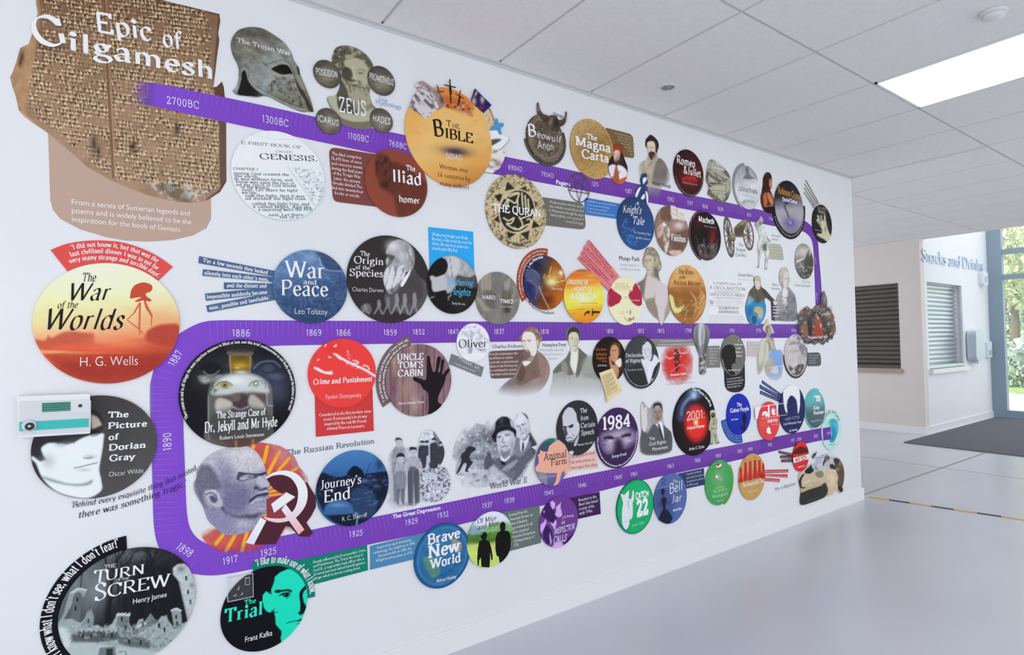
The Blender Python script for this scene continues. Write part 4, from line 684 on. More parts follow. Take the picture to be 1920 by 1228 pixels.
TM(lev, 'title_lettering', [('LEVIATHAN', (510,462, 718,506), 48, 'ser')], col='5c3c48'); TM(lev, 'author_lettering', [('Thomas Hobbes', (545,512, 685,550), 20, 'sanss')], col='8c8c90')
# scientist in profile
o, c = cut('wigged_man_print', 'narrow printed figure of a man with long brown hair in profile', 820,262, 855,262, 878,300, 885,380, 882,430, 865,450, 880,490, 905,560, 925,610, 942,660, 920,700, 880,718, 830,710, 790,670, 765,600, 762,530, 775,470, 785,400, 790,320, h=.006, step=1.2, cat='figure print', group=GP)
c.bg('4c2018'); c.p('2c1812', 815,262, 855,265, 875,310, 855,380, 860,450, 820,490, 780,480, 790,330, f=3); c.sp('6c4030', .55, 4, 8, 3, w=c.m(800,270, 860,280, 850,450, 790,470, f=3), al=.6); c.p('c88058', 858,330, 882,360, 886,400, 880,425, 862,430, 852,390, f=2.5); c.b('4c2c1c', 868,368, 8,5, .8); c.p('c07850', 830,490, 860,500, 900,580, 885,630, 850,580, f=3); c.p('b0603c', 785,520, 820,490, 830,600, 800,650, f=3); c.p('1c0c0c', 790,650, 930,640, 942,665, 890,715, 830,705, f=3); c.l('8c4430', 10, 862,450, 880,500, 915,600, al=.8)
T(o, 'name_lettering', 'Isaac Newton', (806,650, 900,640), 18, 'script', 'b89c98')
# island disc
rob, c = disc('grey foggy round disc with a bare tree and orange title, black at its top', 920,560, 1040,346, 1232,660, 1100,952, h=.0105, th=.0035); c.g(1040,350, 1100,950, (0,'141014'), (.3,'2c2a30'), (.42,'6c6a74'), (.55,'a4a2a8'), (.75,'a8a4ac'), (1,'706c78')); c.n(.1, 10, 8, 2); c.b('5c2c8c', 1085,820, 90,70, .9); c.l('3c2c30', 16, 1070,760, 1050,700, 1025,650, 1030,620, f=2); c.e('241c20', 1046,602, 22,10, 10); c.l('8c8a92', 5, 940,590, 1230,600, al=.5)
o = ring(rob['circle'], 1.0, 1.2, 195, 370, .005, '141418', rob); hh = o['h']
cx_, cz_, r_ = rob['circle']
def arc_marks(circle, f, a0, a1, h):
    q = circ_px(circle[0], circle[1], circle[2]*f, h, 3, a0, a1); F(0, 0, 1); return q.ravel().tolist()
am = arc_marks(rob['circle'], 1.12, 205, 362, .0057); T(o, 'quotation_lettering', 'It is never too late to be wise nor to walk alone upon this shore.', am, 4.2, 'sanss', 'b8b8b8')
F(*A5); TM(rob, 'title_lettering', [('Robinson Crusoe', (955,490, 1206,568), 76, 'sansb')], col='b88038'); TM(rob, 'author_lettering', [('Daniel Defoe', (1002,575, 1166,612), 40, 'sansb'), ('1719', (1064,838, 1104,846), 38, 'din')], col='e4dce8')
# hand disc with its strips
gul, c = disc('black round disc with a pale open hand near the wall corner', 1340,800, 1430,618, 1555,900, 1480,1055, h=.008, step=1.5); c.bg('1c1816'); c.p('c8c4a8', 1400,790, 1392,745, 1405,740, 1425,800, 1440,810, 1428,750, 1440,735, 1455,790, 1472,800, 1466,745, 1480,742, 1490,810, 1505,880, 1520,930, 1540,980, 1510,1035, 1470,1010, 1400,970, 1395,945, 1440,945, 1445,900, 1420,850, 1385,800, 1388,782, f=1.5); c.b('3c3428', 1485,890, 8,40, .9); c.l('3c3430', 8, 1440,740, 1452,800, al=.9); c.l('2c2824', 8, 1405,800, 1432,850); c.n(.12, 5, 5, 3)
F(*A5); TM(gul, 'title_lettering', [('GULLIVERS', (1392,662, 1496,686), 26, 'din'), ('TRAVELS', (1400,712, 1485,730), 34, 'dinb')], col='b8b0a4'); TM(gul, 'author_lettering', [('Jonathan Swift', (1362,905, 1440,925), 15, 'sanss')], col='b0aaa0')
for a in ((1256,345, 1270,345, 1418,610, 1404,610), (1246,385, 1256,385, 1398,612, 1384,622), (1240,430, 1252,430, 1378,630, 1364,636), (1240,480, 1252,480, 1366,650, 1352,660)): panel('8c8880', *a, parent=gul, name='quotation_strip')
# ================================================================ second row: between the two upper ribbon runs
F(*Z4)
gen, c = disc('large white round disc printed like an old book page', 143,360, 430,53, 826,440, 540,738, h=.007); c.bg('e4eaec'); c.g(200,100, 700,700, (0,'e8eeee'), (1,'dce4ea')); c.n(.05, 20, 20, 2); c.sp('6c7478', .56, 3, 2, 4, 6, w=c.m(590,330, 720,345, 830,560, 730,560, f=4, sm=0), al=.7); c.sp('6c7478', .56, 3, 2, 7, 6, w=c.m(740,350, 800,350, 835,520, 800,560, f=4), al=.7); c.sp('6c7478', .56, 3, 2, 9, 6, w=c.m(700,520, 800,540, 790,620, 740,600, f=4), al=.7); c.l('9ca4a8', 4, 560,330, 760,620, sm=0); c.l('b4babc', 4, 725,340, 830,500, sm=0); c.l('ccd4d4', 5, 290,90, 420,120, 600,125)
T(gen, 'heading_lettering', 'GENESIS.', (350,272, 780,290), 40, 'ser', '4c5054')
TM(gen, 'page_lettering', [('E FIRST BOOK OF', (212,160, 665,196), 22, 'ser'), ('CALLED', (468,222, 596,226), 13, 'ser')], col='70787c')
TM(gen, 'verse_lettering', [(t, (x0, y0, x1, y1), hh, 'ser') for t, x0, y0, x1, y1, hh in (('CHAPTER 1', 150,352, 335,360, 18), ('inning God created the', 155,388, 570,400, 20), ('the earth.', 160,408, 340,416, 20), ('th was without form, and', 158,430, 595,440, 20), ('kness was upon the face of', 170,450, 610,466, 20), ('nd the Spirit of God moved', 172,474, 620,484, 20), ('of the waters.', 208,492, 424,498, 20), ('said, Let there be light', 215,512, 634,518, 20), ('was light.', 212,532, 330,538, 20), ('saw the light, that it was', 240,556, 684,560, 20), ('od divided the light from', 240,578, 694,580, 20), ('called the light Day, and', 290,618, 722,620, 22), ('e called Night. And the', 300,640, 735,644, 22), ('e morning were the first', 338,664, 745,660, 22), ('said, Let there', 415,700, 676,700, 20), ('list of c', 500,718, 640,716, 18))], col='3c4448')
ili, c = disc('rust brown round disc with a dark helmet shadow, joined to a long brown caption', 1140,420, 1340,195, 1602,480, 1420,710, h=.008); c.bg('8c4634'); c.n(.12, 30, 30, 4); c.p('4c2c24', 1220,250, 1290,240, 1340,290, 1420,310, 1560,420, 1600,480, 1560,640, 1440,700, 1380,690, 1350,560, 1280,500, 1230,420, f=10, al=.75); c.sp('2c1c18', .5, 6, 12, 3, 10, w=c.m(1230,260, 1330,280, 1330,480, 1270,510, 1220,380, f=8), al=.7); c.p('6c3426', 1360,560, 1480,480, 1590,560, 1530,670, 1420,700, f=10, al=.7); c.n(.25, 5, 5, 8, w=c.m(1350,300, 1600,420, 1560,640, 1390,690, f=10))
o = panel('7a4440', *rounded(865,180, 1240,240, 1240,632, 900,590, [60, 0, 0, 40]), parent=ili, h=.003); TB(o, 'caption_lettering', ['The Iliad comprises', '15,693 lines of verse', 'and concerns events', 'during the final years', 'of the Trojan War.', 'Later, the ancient', 'Greeks divided The', 'Iliad into twenty-four', 'books or scrolls.'], 880,240, 1120,276, 885,532, 24, st='sanss', col='f4e8e4', al='c')
TM(ili, 'title_lettering', [('The', (1448,358, 1516,366), 40, 'unc'), ('Iliad', (1352,442, 1558,468), 90, 'unc')], col='f6f0ee'); TM(ili, 'author_lettering', [('homer', (1396,594, 1548,608), 48, 'unc')], col='f6f0ee')
# disc of calligraphy
F(*A2)
qur, c = disc('gold and black round disc of ornamental calligraphy with bold white capitals', 190,620, 480,275, 860,780, 580,1120, h=.008, step=1.6); c.bg('c8b48c'); c.sp('3c3828', .5, 2.6, 2.6, 3, al=.85); c.n(.2, 20, 20, 4)
pt = []; cx_, cy_ = 535, 690
for i in range(8):
    a = math.radians(i*45+22.5+8); b_ = math.radians(i*45+8); pt += [cx_+290*math.cos(b_)*.9+20*math.sin(b_), cy_+330*math.sin(b_)+40*math.cos(b_), cx_+205*math.cos(a), cy_+245*math.sin(a)+30*math.cos(a)]
c.p('c8b48c', *[q+(10 if k % 2 else 0) for k, q in enumerate(pt)], f=2, sm=0)
for x0, y0, x1, y1, x2, y2 in ((425,370, 515,440, 400,470), (635,410, 560,445, 660,520), (275,515, 375,500, 340,600), (770,600, 690,555, 720,690), (280,800, 335,720, 390,840), (795,865, 720,790, 700,890), (440,1005, 415,875, 530,945), (655,1020, 570,945, 680,910)): c.p('2c2a20', x0,y0, x1,y1, x2,y2, f=1.5, sm=0)
c.e('c8b898', 535,695, 205,250, 12, 1.5); c.e('2a281e', 535,695, 190,235, 12, 1.5)
for a in ((400,540, 470,500, 555,490, 450,530), (560,500, 520,600, 470,580, 400,545), (590,490, 600,640), (625,520, 640,680), (660,560, 670,700), (380,640, 440,560, 420,660), (385,770, 440,800, 500,770, 470,830, 420,830), (500,880, 560,900, 640,850, 690,830, 680,780, 650,790), (560,760, 600,850, 540,900, 480,880, 420,840), (540,560, 545,640), (575,780, 690,740)): c.l('c8bc98', 15, *a, f=1.5); c.l('e4dcb8', 6, *a)
c.p('3c3a2c', 390,1000, 470,1040, 570,1055, 690,1020, 620,1080, 540,1090, 440,1050, f=4, al=.9); c.sp('d0c09c', .55, 3, 2, 6, w=c.m(390,990, 570,1050, 700,1010, 600,1110, 450,1070, f=4), al=.8)
TM(qur, 'title_lettering', [('THE QURAN', (262,690, 802,760), 80, 'slab')], col='f8f8f6')
o = panel('6c6a62', *rounded(810,535, 1270,605, 1315,700, 1285,905, [0, 40, 30, 50])[:0] or rounded(810,535, 1285,605, 1312,905, 830,850, [0, 60, 70, 0]), parent=qur, h=.003); TB(o, 'caption_lettering', ['Muslims believe that the Quran', 'was verbally revealed from God', 'to Muhammad through the angel', 'Gabriel (Jibril), over a period of', 'around 23 years.'], 890,600, 1280,660, 895,790, 28, st='sanss', col='d8d6ce', al='r')
# star in a ring
F(*A2); F(0,0,1)
pc = circ(.003, 1060.3,350.5, 1085,330.5, 1110,357, 1084,371.5)
pm_ = MB(); 
def flat_ring(mb, c, r0, r1, h, n=48, a0=0, a1=360):
    t = np.radians(np.linspace(a0, a1, n+1)); v = [(c[0]+r*math.cos(a), DW-h, c[1]+r*math.sin(a)) for a in t for r in (r0, r1)]; mb.add(v, [(2*i, 2*i+1, 2*i+3, 2*i+2) for i in range(n)])
flat_ring(pm_, pc, pc[2]*.9, pc[2], .003); sp_ = [(pc[0]+pc[2]*.92*math.cos(math.radians(-90+72*i)), pc[1]+pc[2]*.92*math.sin(math.radians(-90+72*i))) for i in range(5)]
for i in range(5):
    a, b_ = np.array(sp_[i]), np.array(sp_[(i+2) % 5]); u = (b_-a)/np.linalg.norm(b_-a); nn = np.array([-u[1], u[0]])*pc[2]*.045; pm_.add([(*q[:1], DW-.0031-i*2e-5, q[1]) for q in (a-nn, b_-nn, b_+nn, a+nn)], [(0, 1, 2, 3)])
o = pm_.obj('star_emblem_print', mat('emblem_ink', '5c4a60', .5, alpha=.7)); tag(o, 'thin grey five pointed star in a ring printed across the ribbon edge', 'emblem print')
# navy disc with a lady on top
F(*A4)
kni, c = disc('navy blue round disc with ornate script and a pale line drawn lady above it', 105,540, 290,290, 517,690, 350,888, h=.008, step=1.6); c.bg('28406c'); c.g(150,300, 450,880, (0,'263a60'), (1,'2c5088')); c.n(.12, 30, 20, 3)
for a in ((150,640, 190,560, 210,540, 170,600, 200,680, 160,690), (200,640, 260,660, 300,640, 260,680, 220,640), (200,730, 260,720, 330,770, 300,830, 240,820, 210,760, 280,740, 250,810), (260,730, 230,790, 300,800, 320,750), (180,580, 215,570, 205,600)): c.l('4c88d0', 7, *a, al=.75)
o, c = cut('lady_picture', None, 400,30, 432,32, 440,60, 430,90, 450,120, 440,150, 420,180, 440,220, 455,270, 455,340, 448,400, 430,360, 420,330, 380,320, 330,310, 290,320, 310,270, 320,220, 340,190, 380,150, 370,110, 380,60, h=.0092, th=.0062, step=1.2, parent=kni); c.bg('28406c'); c.p('e8eaf0', 395,85, 425,75, 430,110, 415,130, 400,150, 390,120, f=1.5); c.p('e8eaf0', 330,215, 350,190, 370,185, 345,250, 325,295, 308,290, 315,250, f=1.5); c.p('e8eaf0', 370,310, 395,270, 410,265, 412,300, 390,330, f=1.5); c.p('e8eaf0', 420,230, 445,250, 450,300, 448,390, 436,360, 430,290, f=1.5)
TM(kni, 'title_lettering', [('A', (305,385, 345,390), 40, 'script'), ("Knight's", (170,470, 380,486), 84, 'script'), ('Tale', (285,598, 412,612), 86, 'script')], col='f0f2f8'); TM(kni, 'author_lettering', [('The Canterbury Tales', (286,700, 480,728), 26, 'sanss'), ('Geoffrey Chaucer', (316,762, 474,784), 26, 'sanss')], col='c8d4ec')
F(*A2); o = panel('3c74b8', *rounded(1300,540, 1700,612, 1690,785, 1290,730, [30, 0, 0, 30]), parent=kni, h=.003); TB(o, 'caption_lettering', ['A KNIGHT ther was, and that a worthy man,', 'That fro the time that he first bigan', 'To riden out, he loved chivalrie,', 'Trouthe and honour, fredom and curteisie.'], 1322,590, 1650,638, 1322,706, 18, st='sanss', col='c8dcf0')
# brown disc of the scholar
F(*A4)
fau, c = disc('sepia brown round disc showing a robed scholar before a bright window', 538,630, 720,383, 900,700, 770,960, h=.008, step=1.6); c.bg('8c7268'); c.g(560,450, 880,800, (0,'907060'), (.5,'947a70'), (1,'7c5c50')); c.p('604838', 600,430, 700,390, 720,430, 700,560, 600,540, f=6, al=.8); c.p('e4d4c8', 705,390, 750,385, 840,460, 890,560, 850,560, 780,545, 720,530, f=5); c.l('a89080', 5, 720,430, 860,510); c.l('a89080', 5, 770,390, 780,545); c.l('a89080', 5, 720,480, 880,555); c.b('e4d0c4', 800,620, 60,50, .8); c.p('c8a898', 560,640, 600,600, 640,620, 640,740, 600,800, 560,740, f=8); c.p('ece0d8', 612,590, 640,590, 680,650, 660,680, 630,640, f=3); c.p('dccabc', 640,660, 685,650, 690,760, 660,920, 640,900, 630,760, f=5); c.sp('5c4030', .55, 5, 14, 6, w=c.m(560,640, 690,640, 690,900, 620,900, 550,740, f=8), al=.7); c.p('6c5044', 700,740, 900,660, 880,820, 800,900, 720,880, f=10, al=.8); c.p('d0b0a4', 690,900, 820,900, 790,960, 720,950, f=6); c.n(.2, 6, 6, 2)
TM(fau, 'title_lettering', [('Doctor', (752,731, 815,737), 20, 'sanss'), ('Faustus', (712,780, 872,802), 66, 'slab')], col='f4ece8')
# black disc with a crown
mac, c = disc('black round disc with a faint iron crown and blackletter title', 932,680, 1110,466, 1268,760, 1140,1005, h=.008, step=1.6); c.bg('1c1214'); c.b('5c1418', 1010,590, 50,60, .6); c.b('6c1c18', 1175,740, 40,130, .8); c.b('8c2c20', 1165,770, 16,40, .7); c.p('5c5450', 985,730, 1030,860, 1060,850, 1075,760, 1100,860, 1140,850, 1165,790, 1185,850, 1210,840, 1225,770, 1230,860, 1200,970, 1110,990, 1040,970, 1020,860, f=6, al=.75); c.sp('8c8480', .55, 4, 8, 5, w=c.m(1020,840, 1220,830, 1190,970, 1050,970, f=8), al=.6); c.p('1c1414', 1045,870, 1075,850, 1085,920, 1060,930, f=5, al=.8); c.p('1c1414', 1110,870, 1140,860, 1145,930, 1115,930, f=5, al=.8); c.n(.2, 5, 5, 3)
ring(mac['circle'], 1.0, 1.1, 105, 250, .005, '4c2428', mac, 'rim_band'); am = arc_marks(mac['circle'], 1.03, 245, 110, .0057); T(mac, 'quotation_lettering', 'Fair is foul and foul is fair hover through the fog', am, 2.6, 'sanss', 'a89498')
F(*A4); TM(mac, 'title_lettering', [('Macbeth', (1020,568, 1192,602), 60, 'black')], col='f4f0f0'); TM(mac, 'author_lettering', [('William Shakespeare', (1080,632, 1222,650), 20, 'sanss')], col='989094')
# wheeled cannon
can = empty('cannon_print'); tag(can, 'brown wheeled field gun print under the ribbon', 'cannon print', GP)
def wheel(mb, xs_, cx, cy, rx, ry, rot, th):
    t = np.radians(np.arange(0, 360, 10)); R = math.radians(rot)
    def pt(a, f): return (cx+f*(rx*math.cos(a)*math.cos(R)-ry*math.sin(a)*math.sin(R)), cy+f*(rx*math.cos(a)*math.sin(R)+ry*math.sin(a)*math.cos(R)))
    n = len(t)
    for i in range(n):
        a, b_ = t[i], t[(i+1) % n]; q = W(xy(*pt(a, 1), *pt(b_, 1), *pt(b_, .84), *pt(a, .84)), .0032); mb.add(q.tolist(), [(0, 1, 2, 3)])
    for k in range(12):
        a = math.radians(k*30+8); p, q = np.array(pt(a, .1)), np.array(pt(a, .88)); u = (q-p)/np.linalg.norm(q-p); nn = np.array([-u[1], u[0]])*th; mb.add(W(xy(*(p-nn), *(q-nn*.7), *(q+nn*.7), *(p+nn)), .0030).tolist(), [(0, 1, 2, 3)])
    hb = [pt(math.radians(a), .17) for a in range(0, 360, 30)]; mb.add(W(xy(*np.array(hb).ravel()), .0034).tolist(), [tuple(range(12))])
mb = MB(); wheel(mb, 0, 1360,745, 52,232, -8, 5); mb.obj('spoked_wheel', ink('605448'), can); mb = MB(); wheel(mb, 0, 1578,720, 60,178, -6, 4); mb.obj('spoked_wheel', ink('6c584c'), can)
o, c = cut('gun_carriage', None, 1420,650, 1470,590, 1540,545, 1560,560, 1550,620, 1520,700, 1560,730, 1510,745, 1440,745, 1425,790, 1390,790, 1350,720, 1420,710, h=.0036, th=.0004, step=1.2, parent=can); c.bg('6c6048'); c.n(.4, 5, 4, 3, 30); c.p('8c8068', 1480,590, 1545,550, 1555,570, 1500,610, f=3); c.p('3c3428', 1430,660, 1500,620, 1530,650, 1500,720, 1440,730, f=5, al=.6); c.b('a89c84', 1410,740, 30,20, .7)
TM(can, 'name_lettering', [('The', (1470,846, 1518,852), 36, 'sansl'), ('English', (1446,900, 1548,912), 38, 'sansl'), ('Civil War', (1434,962, 1560,974), 38, 'sansl')], col='5c5c64', h=.002)
# castaway
o, c = cut('castaway_print', 'pale printed figure of a castaway in a goatskin hat standing near the cannon', 1720,515, 1745,560, 1735,600, 1770,660, 1790,740, 1830,790, 1815,830, 1800,815, 1810,900, 1800,1000, 1790,1100, 1765,1105, 1765,1040, 1770,950, 1745,900, 1725,950, 1705,1020, 1700,1085, 1668,1085, 1690,1060, 1690,960, 1680,860, 1700,760, 1690,690, 1650,600, 1690,560, h=.004, step=1.2, cat='figure print', group=GP); c.bg('c4c8c0'); c.n(.45, 4, 8, 3); c.p('8c8c84', 1650,595, 1690,555, 1725,520, 1745,560, 1740,600, 1700,590, 1680,650, f=3, al=.7); c.p('34403c', 1735,840, 1775,820, 1780,900, 1745,890, f=4, al=.8); c.p('6c5c54', 1700,575, 1725,580, 1725,610, 1700,615, f=3, al=.8); c.l('4c4c40', 8, 1780,740, 1815,800); c.b('e4e8e4', 1740,690, 30,50, .6); c.l('74746c', 6, 1700,880, 1700,960); c.l('5c5c50', 9, 1668,1083, 1700,1080); c.l('5c5c50', 9, 1765,1102, 1790,1098)
F(*A5); p_ = panel('a8aa98', *rounded(850,1055, 990,1068, 1020,1245, 830,1228, [0, 50, 30, 0]), parent=o, h=.003); TB(p_, 'caption_lettering', ['Alexander Selkirk was', 'a Royal Navy officer', 'who spent four years', 'as a castaway on an', 'uninhabited island'], 855,1085, 1000,1098, 845,1215, 15, st='sanss', col='dcdccc')
TM(o, 'name_lettering', [('Alexander', (882,975, 985,988), 24, 'sansl'), ('Selkirk', (882,1018, 955,1028), 24, 'sansl')], col='64646c', h=.002)
# ================================================================ row standing on the middle ribbon
F(*A6)
wow, c = disc('large sunset round disc with a spindly three legged tower under a red banner', 250,690, 815,258, 1377,730, 850,1183, h=.008)
c.g(620,260, 700,1180, (0,'e8eed0'), (.18,'ecebc8'), (.35,'f2e0a8'), (.5,'f0cc94'), (.62,'ec9c70'), (.7,'e87858'), (.76,'e4643c'), (.84,'b84030'), (.92,'a83c2c'), (1,'c05040')); c.b('f0ddb8', 1200,400, 240,200, .5); c.b('ee9c6c', 1230,700, 260,120, .7); c.b('f2e098', 380,560, 160,220, .35)
c.p('b44434', 255,845, 340,850, 370,815, 400,830, 480,790, 560,780, 640,790, 720,800, 740,870, 900,860, 1000,840, 1100,830, 1130,780, 1200,740, 1290,725, 1375,740, 1370,900, 1300,960, 900,945, 500,935, 300,920, f=10, al=.85); c.b('f08c60', 930,860, 260,60, .75); c.b('ee6844', 640,910, 400,40, .6); c.p('ac3c30', 1130,790, 1200,745, 1290,730, 1380,745, 1370,870, 1250,890, 1130,860, f=12, al=.7)
c.b('f4b470', 450,945, 200,14, .8, 3); c.p('9c342a', 330,965, 480,945, 700,955, 1000,955, 1310,960, 1200,1080, 1000,1160, 850,1190, 650,1150, 480,1060, 370,990, f=8, al=.7); c.n(.18, 7, 2, 3, 0, w=c.m(330,965, 1310,960, 1100,1150, 850,1190, 600,1140, f=8)); c.n(.06, 30, 10, 2)
shape(wow, 'c04c34', 1000,500, 1010,460, 1040,425, 1090,408, 1130,412, 1165,430, 1168,460, 1150,480, 1120,492, 1125,515, 1160,540, 1150,555, 1120,550, 1135,590, 1110,570, 1100,545, 1060,556, 1035,552, 1060,535, 1085,520, 1040,525, 1000,530, sm=1)
for q, w_ in (((1075,560, 1068,770), 7), ((1070,570, 1030,640), 6), ((1030,640, 975,695), 4), ((975,695, 1060,760), 4), ((1060,760, 1100,800), 3.5), ((1110,560, 1165,665), 9), ((1165,665, 1160,740), 4), ((1115,590, 1140,630), 6), ((1068,770, 1072,810), 4)): bar(wow, 'cc6444', w_, *q, name='tower_leg')
o = panel('d8504c', *([388,158]+[v for p in smooth(np.array([[388,158],[500,115],[640,90],[800,86],[960,105],[1120,160],[1240,225],[1326,288]]), False).tolist() for v in p]+[v for p in smooth(np.array([[1326,288],[1208,400]]), False).tolist() for v in p]+[v for p in smooth(np.array([[1208,400],[1110,335],[980,282],[840,258],[700,265],[600,288],[518,322]]), False).tolist() for v in p]), parent=wow, h=.003, name='quotation_banner')
TM(o, 'quotation_lettering', [("'I did not know it, but that was the", (555,155, 860,138, 1205,255), 34, 'serb'), ('last civilised dinner I was to eat for', (545,210, 850,186, 1205,312), 34, 'serb'), ("very many strange and terrible days'.", (535,262, 850,234, 1215,372), 34, 'serb')], col='fbf2f0')
TM(wow, 'title_lettering', [('The', (640,402, 742,400), 66, 'script'), ('War', (545,545, 860,540), 130, 'script'), ('of the', (442,606, 602,602), 52, 'script'), ('Worlds', (365,768, 960,764), 155, 'script')], col='201c1c'); TM(wow, 'author_lettering', [('H. G. Wells', (615,1052, 1058,1040), 70, 'sansl')], col='fbf4f0')
F(*A7)
wap, c = disc('marbled slate blue round disc fanned with five quotation strips', 910,620, 1310,227, 1742,650, 1320,1058, h=.008); c.g(1200,230, 1350,1050, (0,'6484a8'), (.25,'54749c'), (.55,'385078'), (1,'2c4468')); q = c.nz(14, 9, 5, 20); c.mix('8ca8c8', np.clip((np.sin(q*22)-.3), 0, 1)*.45*np.clip((590-c.y)/120+.3, 0, 1)); c.n(.3, 18, 8, 3, 30); c.p('202c50', 1400,260, 1560,280, 1680,440, 1540,470, 1440,340, f=8, al=.7); c.p('2c3c64', 1480,470, 1700,460, 1730,640, 1700,700, 1600,560, f=8, al=.4); c.b('8cacd0', 1330,320, 90,50, .6); c.l('a4c0dc', 9, 1430,320, 1460,420, 1530,460, 1680,470, al=.7, f=2); c.b('3c4c74', 1600,700, 60,80, .5)
for a, (tx, x0, y0, x1, y1) in (((80,300, 1000,480, 1000,545, 72,378), ("'For a few seconds they looked", 118,365, 848,505)), ((124,448, 1000,545, 1000,600, 118,520), ("silently into each other's eyes,", 138,508, 856,582)), ((358,596, 1000,610, 1000,665, 360,672), ('and the distant and', 390,650, 838,654)), ((146,722, 1000,640, 1000,710, 158,802), ('impossible suddenly became', 168,780, 848,722)), ((160,856, 1000,690, 1000,780, 178,932), ("near, possible and inevitable.'", 198,905, 880,782))):
    o = panel('4c6488', *a, parent=wap, name='quotation_strip', h=.0028+.00008*len(tx)/10); T(o, 'quotation_lettering', tx, (x0, y0, x1, y1), 42, 'serb', 'f4f6fa')
TM(wap, 'title_lettering', [('War', (1040,535, 1485,550), 180, 'ser'), ('and', (1250,612, 1398,622), 52, 'ser'), ('Peace', (1005,738, 1530,750), 165, 'ser')], col='f6f8fc'); TM(wap, 'author_lettering', [('Leo Tolstoy', (1155,950, 1522,958), 64, 'sansl')], col='eef2f8')
F(*A8)
dar, c = disc('black round disc with an old white bearded man in profile and walking figures', 66,620, 490,186, 985,740, 590,1172, h=.008, step=1.7); c.bg('342e2e'); c.n(.1, 20, 20, 2)
c.p('585454', 800,560, 860,640, 975,730, 985,780, 960,900, 880,1040, 700,1060, 540,1000, 480,880, 560,780, 680,740, f=6, al=.9); c.p('3c3838', 700,720, 760,620, 820,600, 900,720, 900,900, 700,960, 600,900, f=16, al=.6)
c.p('a8a6a8', 500,370, 540,290, 600,245, 660,236, 740,265, 800,340, 820,440, 815,520, 790,570, 720,600, 640,560, 560,560, 520,510, 500,470, 515,430, f=3); c.b('dcdadc', 580,310, 70,60, .8); c.b('d0ced2', 680,420, 50,60, .6); c.b('84807e', 740,340, 40,60, .6); c.p('8c888a', 720,300, 800,340, 820,440, 810,520, 770,560, 740,480, 735,400, f=8, al=.7); c.sp('d8d6d8', .55, 4, 9, 6, -10, w=c.m(730,320, 810,360, 815,520, 770,550, 740,450, f=6), al=.7); c.p('3c3838', 490,400, 520,395, 600,420, 590,460, 545,470, 530,440, 495,420, f=6, al=.85); c.p('64605e', 540,470, 580,470, 560,510, 520,540, 520,510, f=6, al=.8); c.b('c8c4c6', 512,490, 12,34, .8); c.b('58544f', 625,470, 30,30, .5); c.p('787474', 790,480, 815,480, 800,540, 785,520, f=4)
c.p('d4d2d6', 520,540, 560,530, 640,540, 700,520, 720,590, 700,680, 660,740, 620,800, 560,840, 510,800, 475,700, 480,620, 500,570, f=5); c.sp('6c686c', .54, 4, 16, 4, 12, w=c.m(490,560, 700,540, 700,680, 600,830, 510,800, 475,680, f=6), al=.75); c.p('58545a', 520,800, 580,780, 640,720, 700,680, 650,780, 580,840, f=8, al=.8); c.b('3a3636', 548,540, 20,8, .7); c.p('e8e8ec', 665,735, 710,660, 770,580, 782,570, 760,640, 690,760, f=3)
for x, y, h_, l_ in ((270,960,110,1), (420,910,160,.8), (520,880,190,.6), (620,840,220,1), (710,840,230,1), (820,830,250,.9)):
    c.p('9c989c', x-14,y+10, x+10,y, x+18,y+20, x+28,y+h_*.35, x+20,y+h_*.6, x+50,y+h_*.97, x+30,y+h_, x,y+h_*.65, x-40,y+h_, x-55,y+h_*.97, x-20,y+h_*.55, x-18,y+h_*.3, f=3, al=.75*l_)
c.p('7c787c', 220,1000, 260,955, 320,960, 340,1040, 300,1060, 240,1050, f=4, al=.6); c.n(.12, 4, 4, 9)
TM(dar, 'title_lettering', [('The', (212,412, 320,425), 52, 'ser'), ('Origin', (142,498, 472,522), 78, 'ser'), ('of the', (160,566, 325,576), 46, 'ser'), ('Species', (95,640, 468,656), 78, 'ser')], col='f4f2f4'); TM(dar, 'author_lettering', [('Charles Darwin', (125,815, 472,828), 46, 'sansl')], col='eae8ea')
wut, c = disc('black and grey round disc with blue script hanging below a bright blue panel', 970,650, 1220,410, 1526,740, 1260,1072, h=.0095, step=1.7); c.bg('24201f'); c.p('a8a6a8', 1130,430, 1240,410, 1400,480, 1500,620, 1420,660, 1300,640, 1280,760, 1200,840, 1160,800, 1040,820, 1010,700, 1000,640, 1100,650, 1180,560, 1190,500, f=6); c.n(.4, 9, 7, 4); c.p('d0ced0', 1200,440, 1290,430, 1340,520, 1280,640, 1200,620, f=10, al=.7); c.p('181616', 990,560, 1040,470, 1120,435, 1180,470, 1196,540, 1170,610, 1120,640, 1060,655, 1030,630, 990,640, f=3); c.p('bcbabc', 1005,650, 1060,660, 1120,640, 1170,640, 1180,760, 1150,800, 1040,815, 1015,740, f=5); c.p('1a1817', 980,700, 1012,700, 1030,820, 1160,805, 1190,860, 1240,980, 1300,1060, 1200,1060, 1060,1000, 990,850, f=4); c.p('5c5a5c', 1300,640, 1420,660, 1510,640, 1520,760, 1400,760, 1280,740, f=14, al=.7); c.l('5c5a5c', 6, 1215,415, 1240,600, 1250,700); c.sp('8c8a8c', .6, 5, 5, 7, w=c.m(1190,840, 1260,860, 1260,1000, 1190,980, f=6)); c.l('c8c4c4', 5, 1000,890, 1045,875)
o = panel('2ca4e4', 978,93, 1480,146, 1498,640, 1400,700, 994,600, parent=wut, h=.003); TB(o, 'caption_lettering', ['Wuthering Height was Emily', "Bronte's only novel she ever fin-", 'ished. She wrote it under her', 'pseudonym Ellis Bell.'], 1018,190, 1470,240, 1020,345, 38, st='sanss', col='d8f0fc')
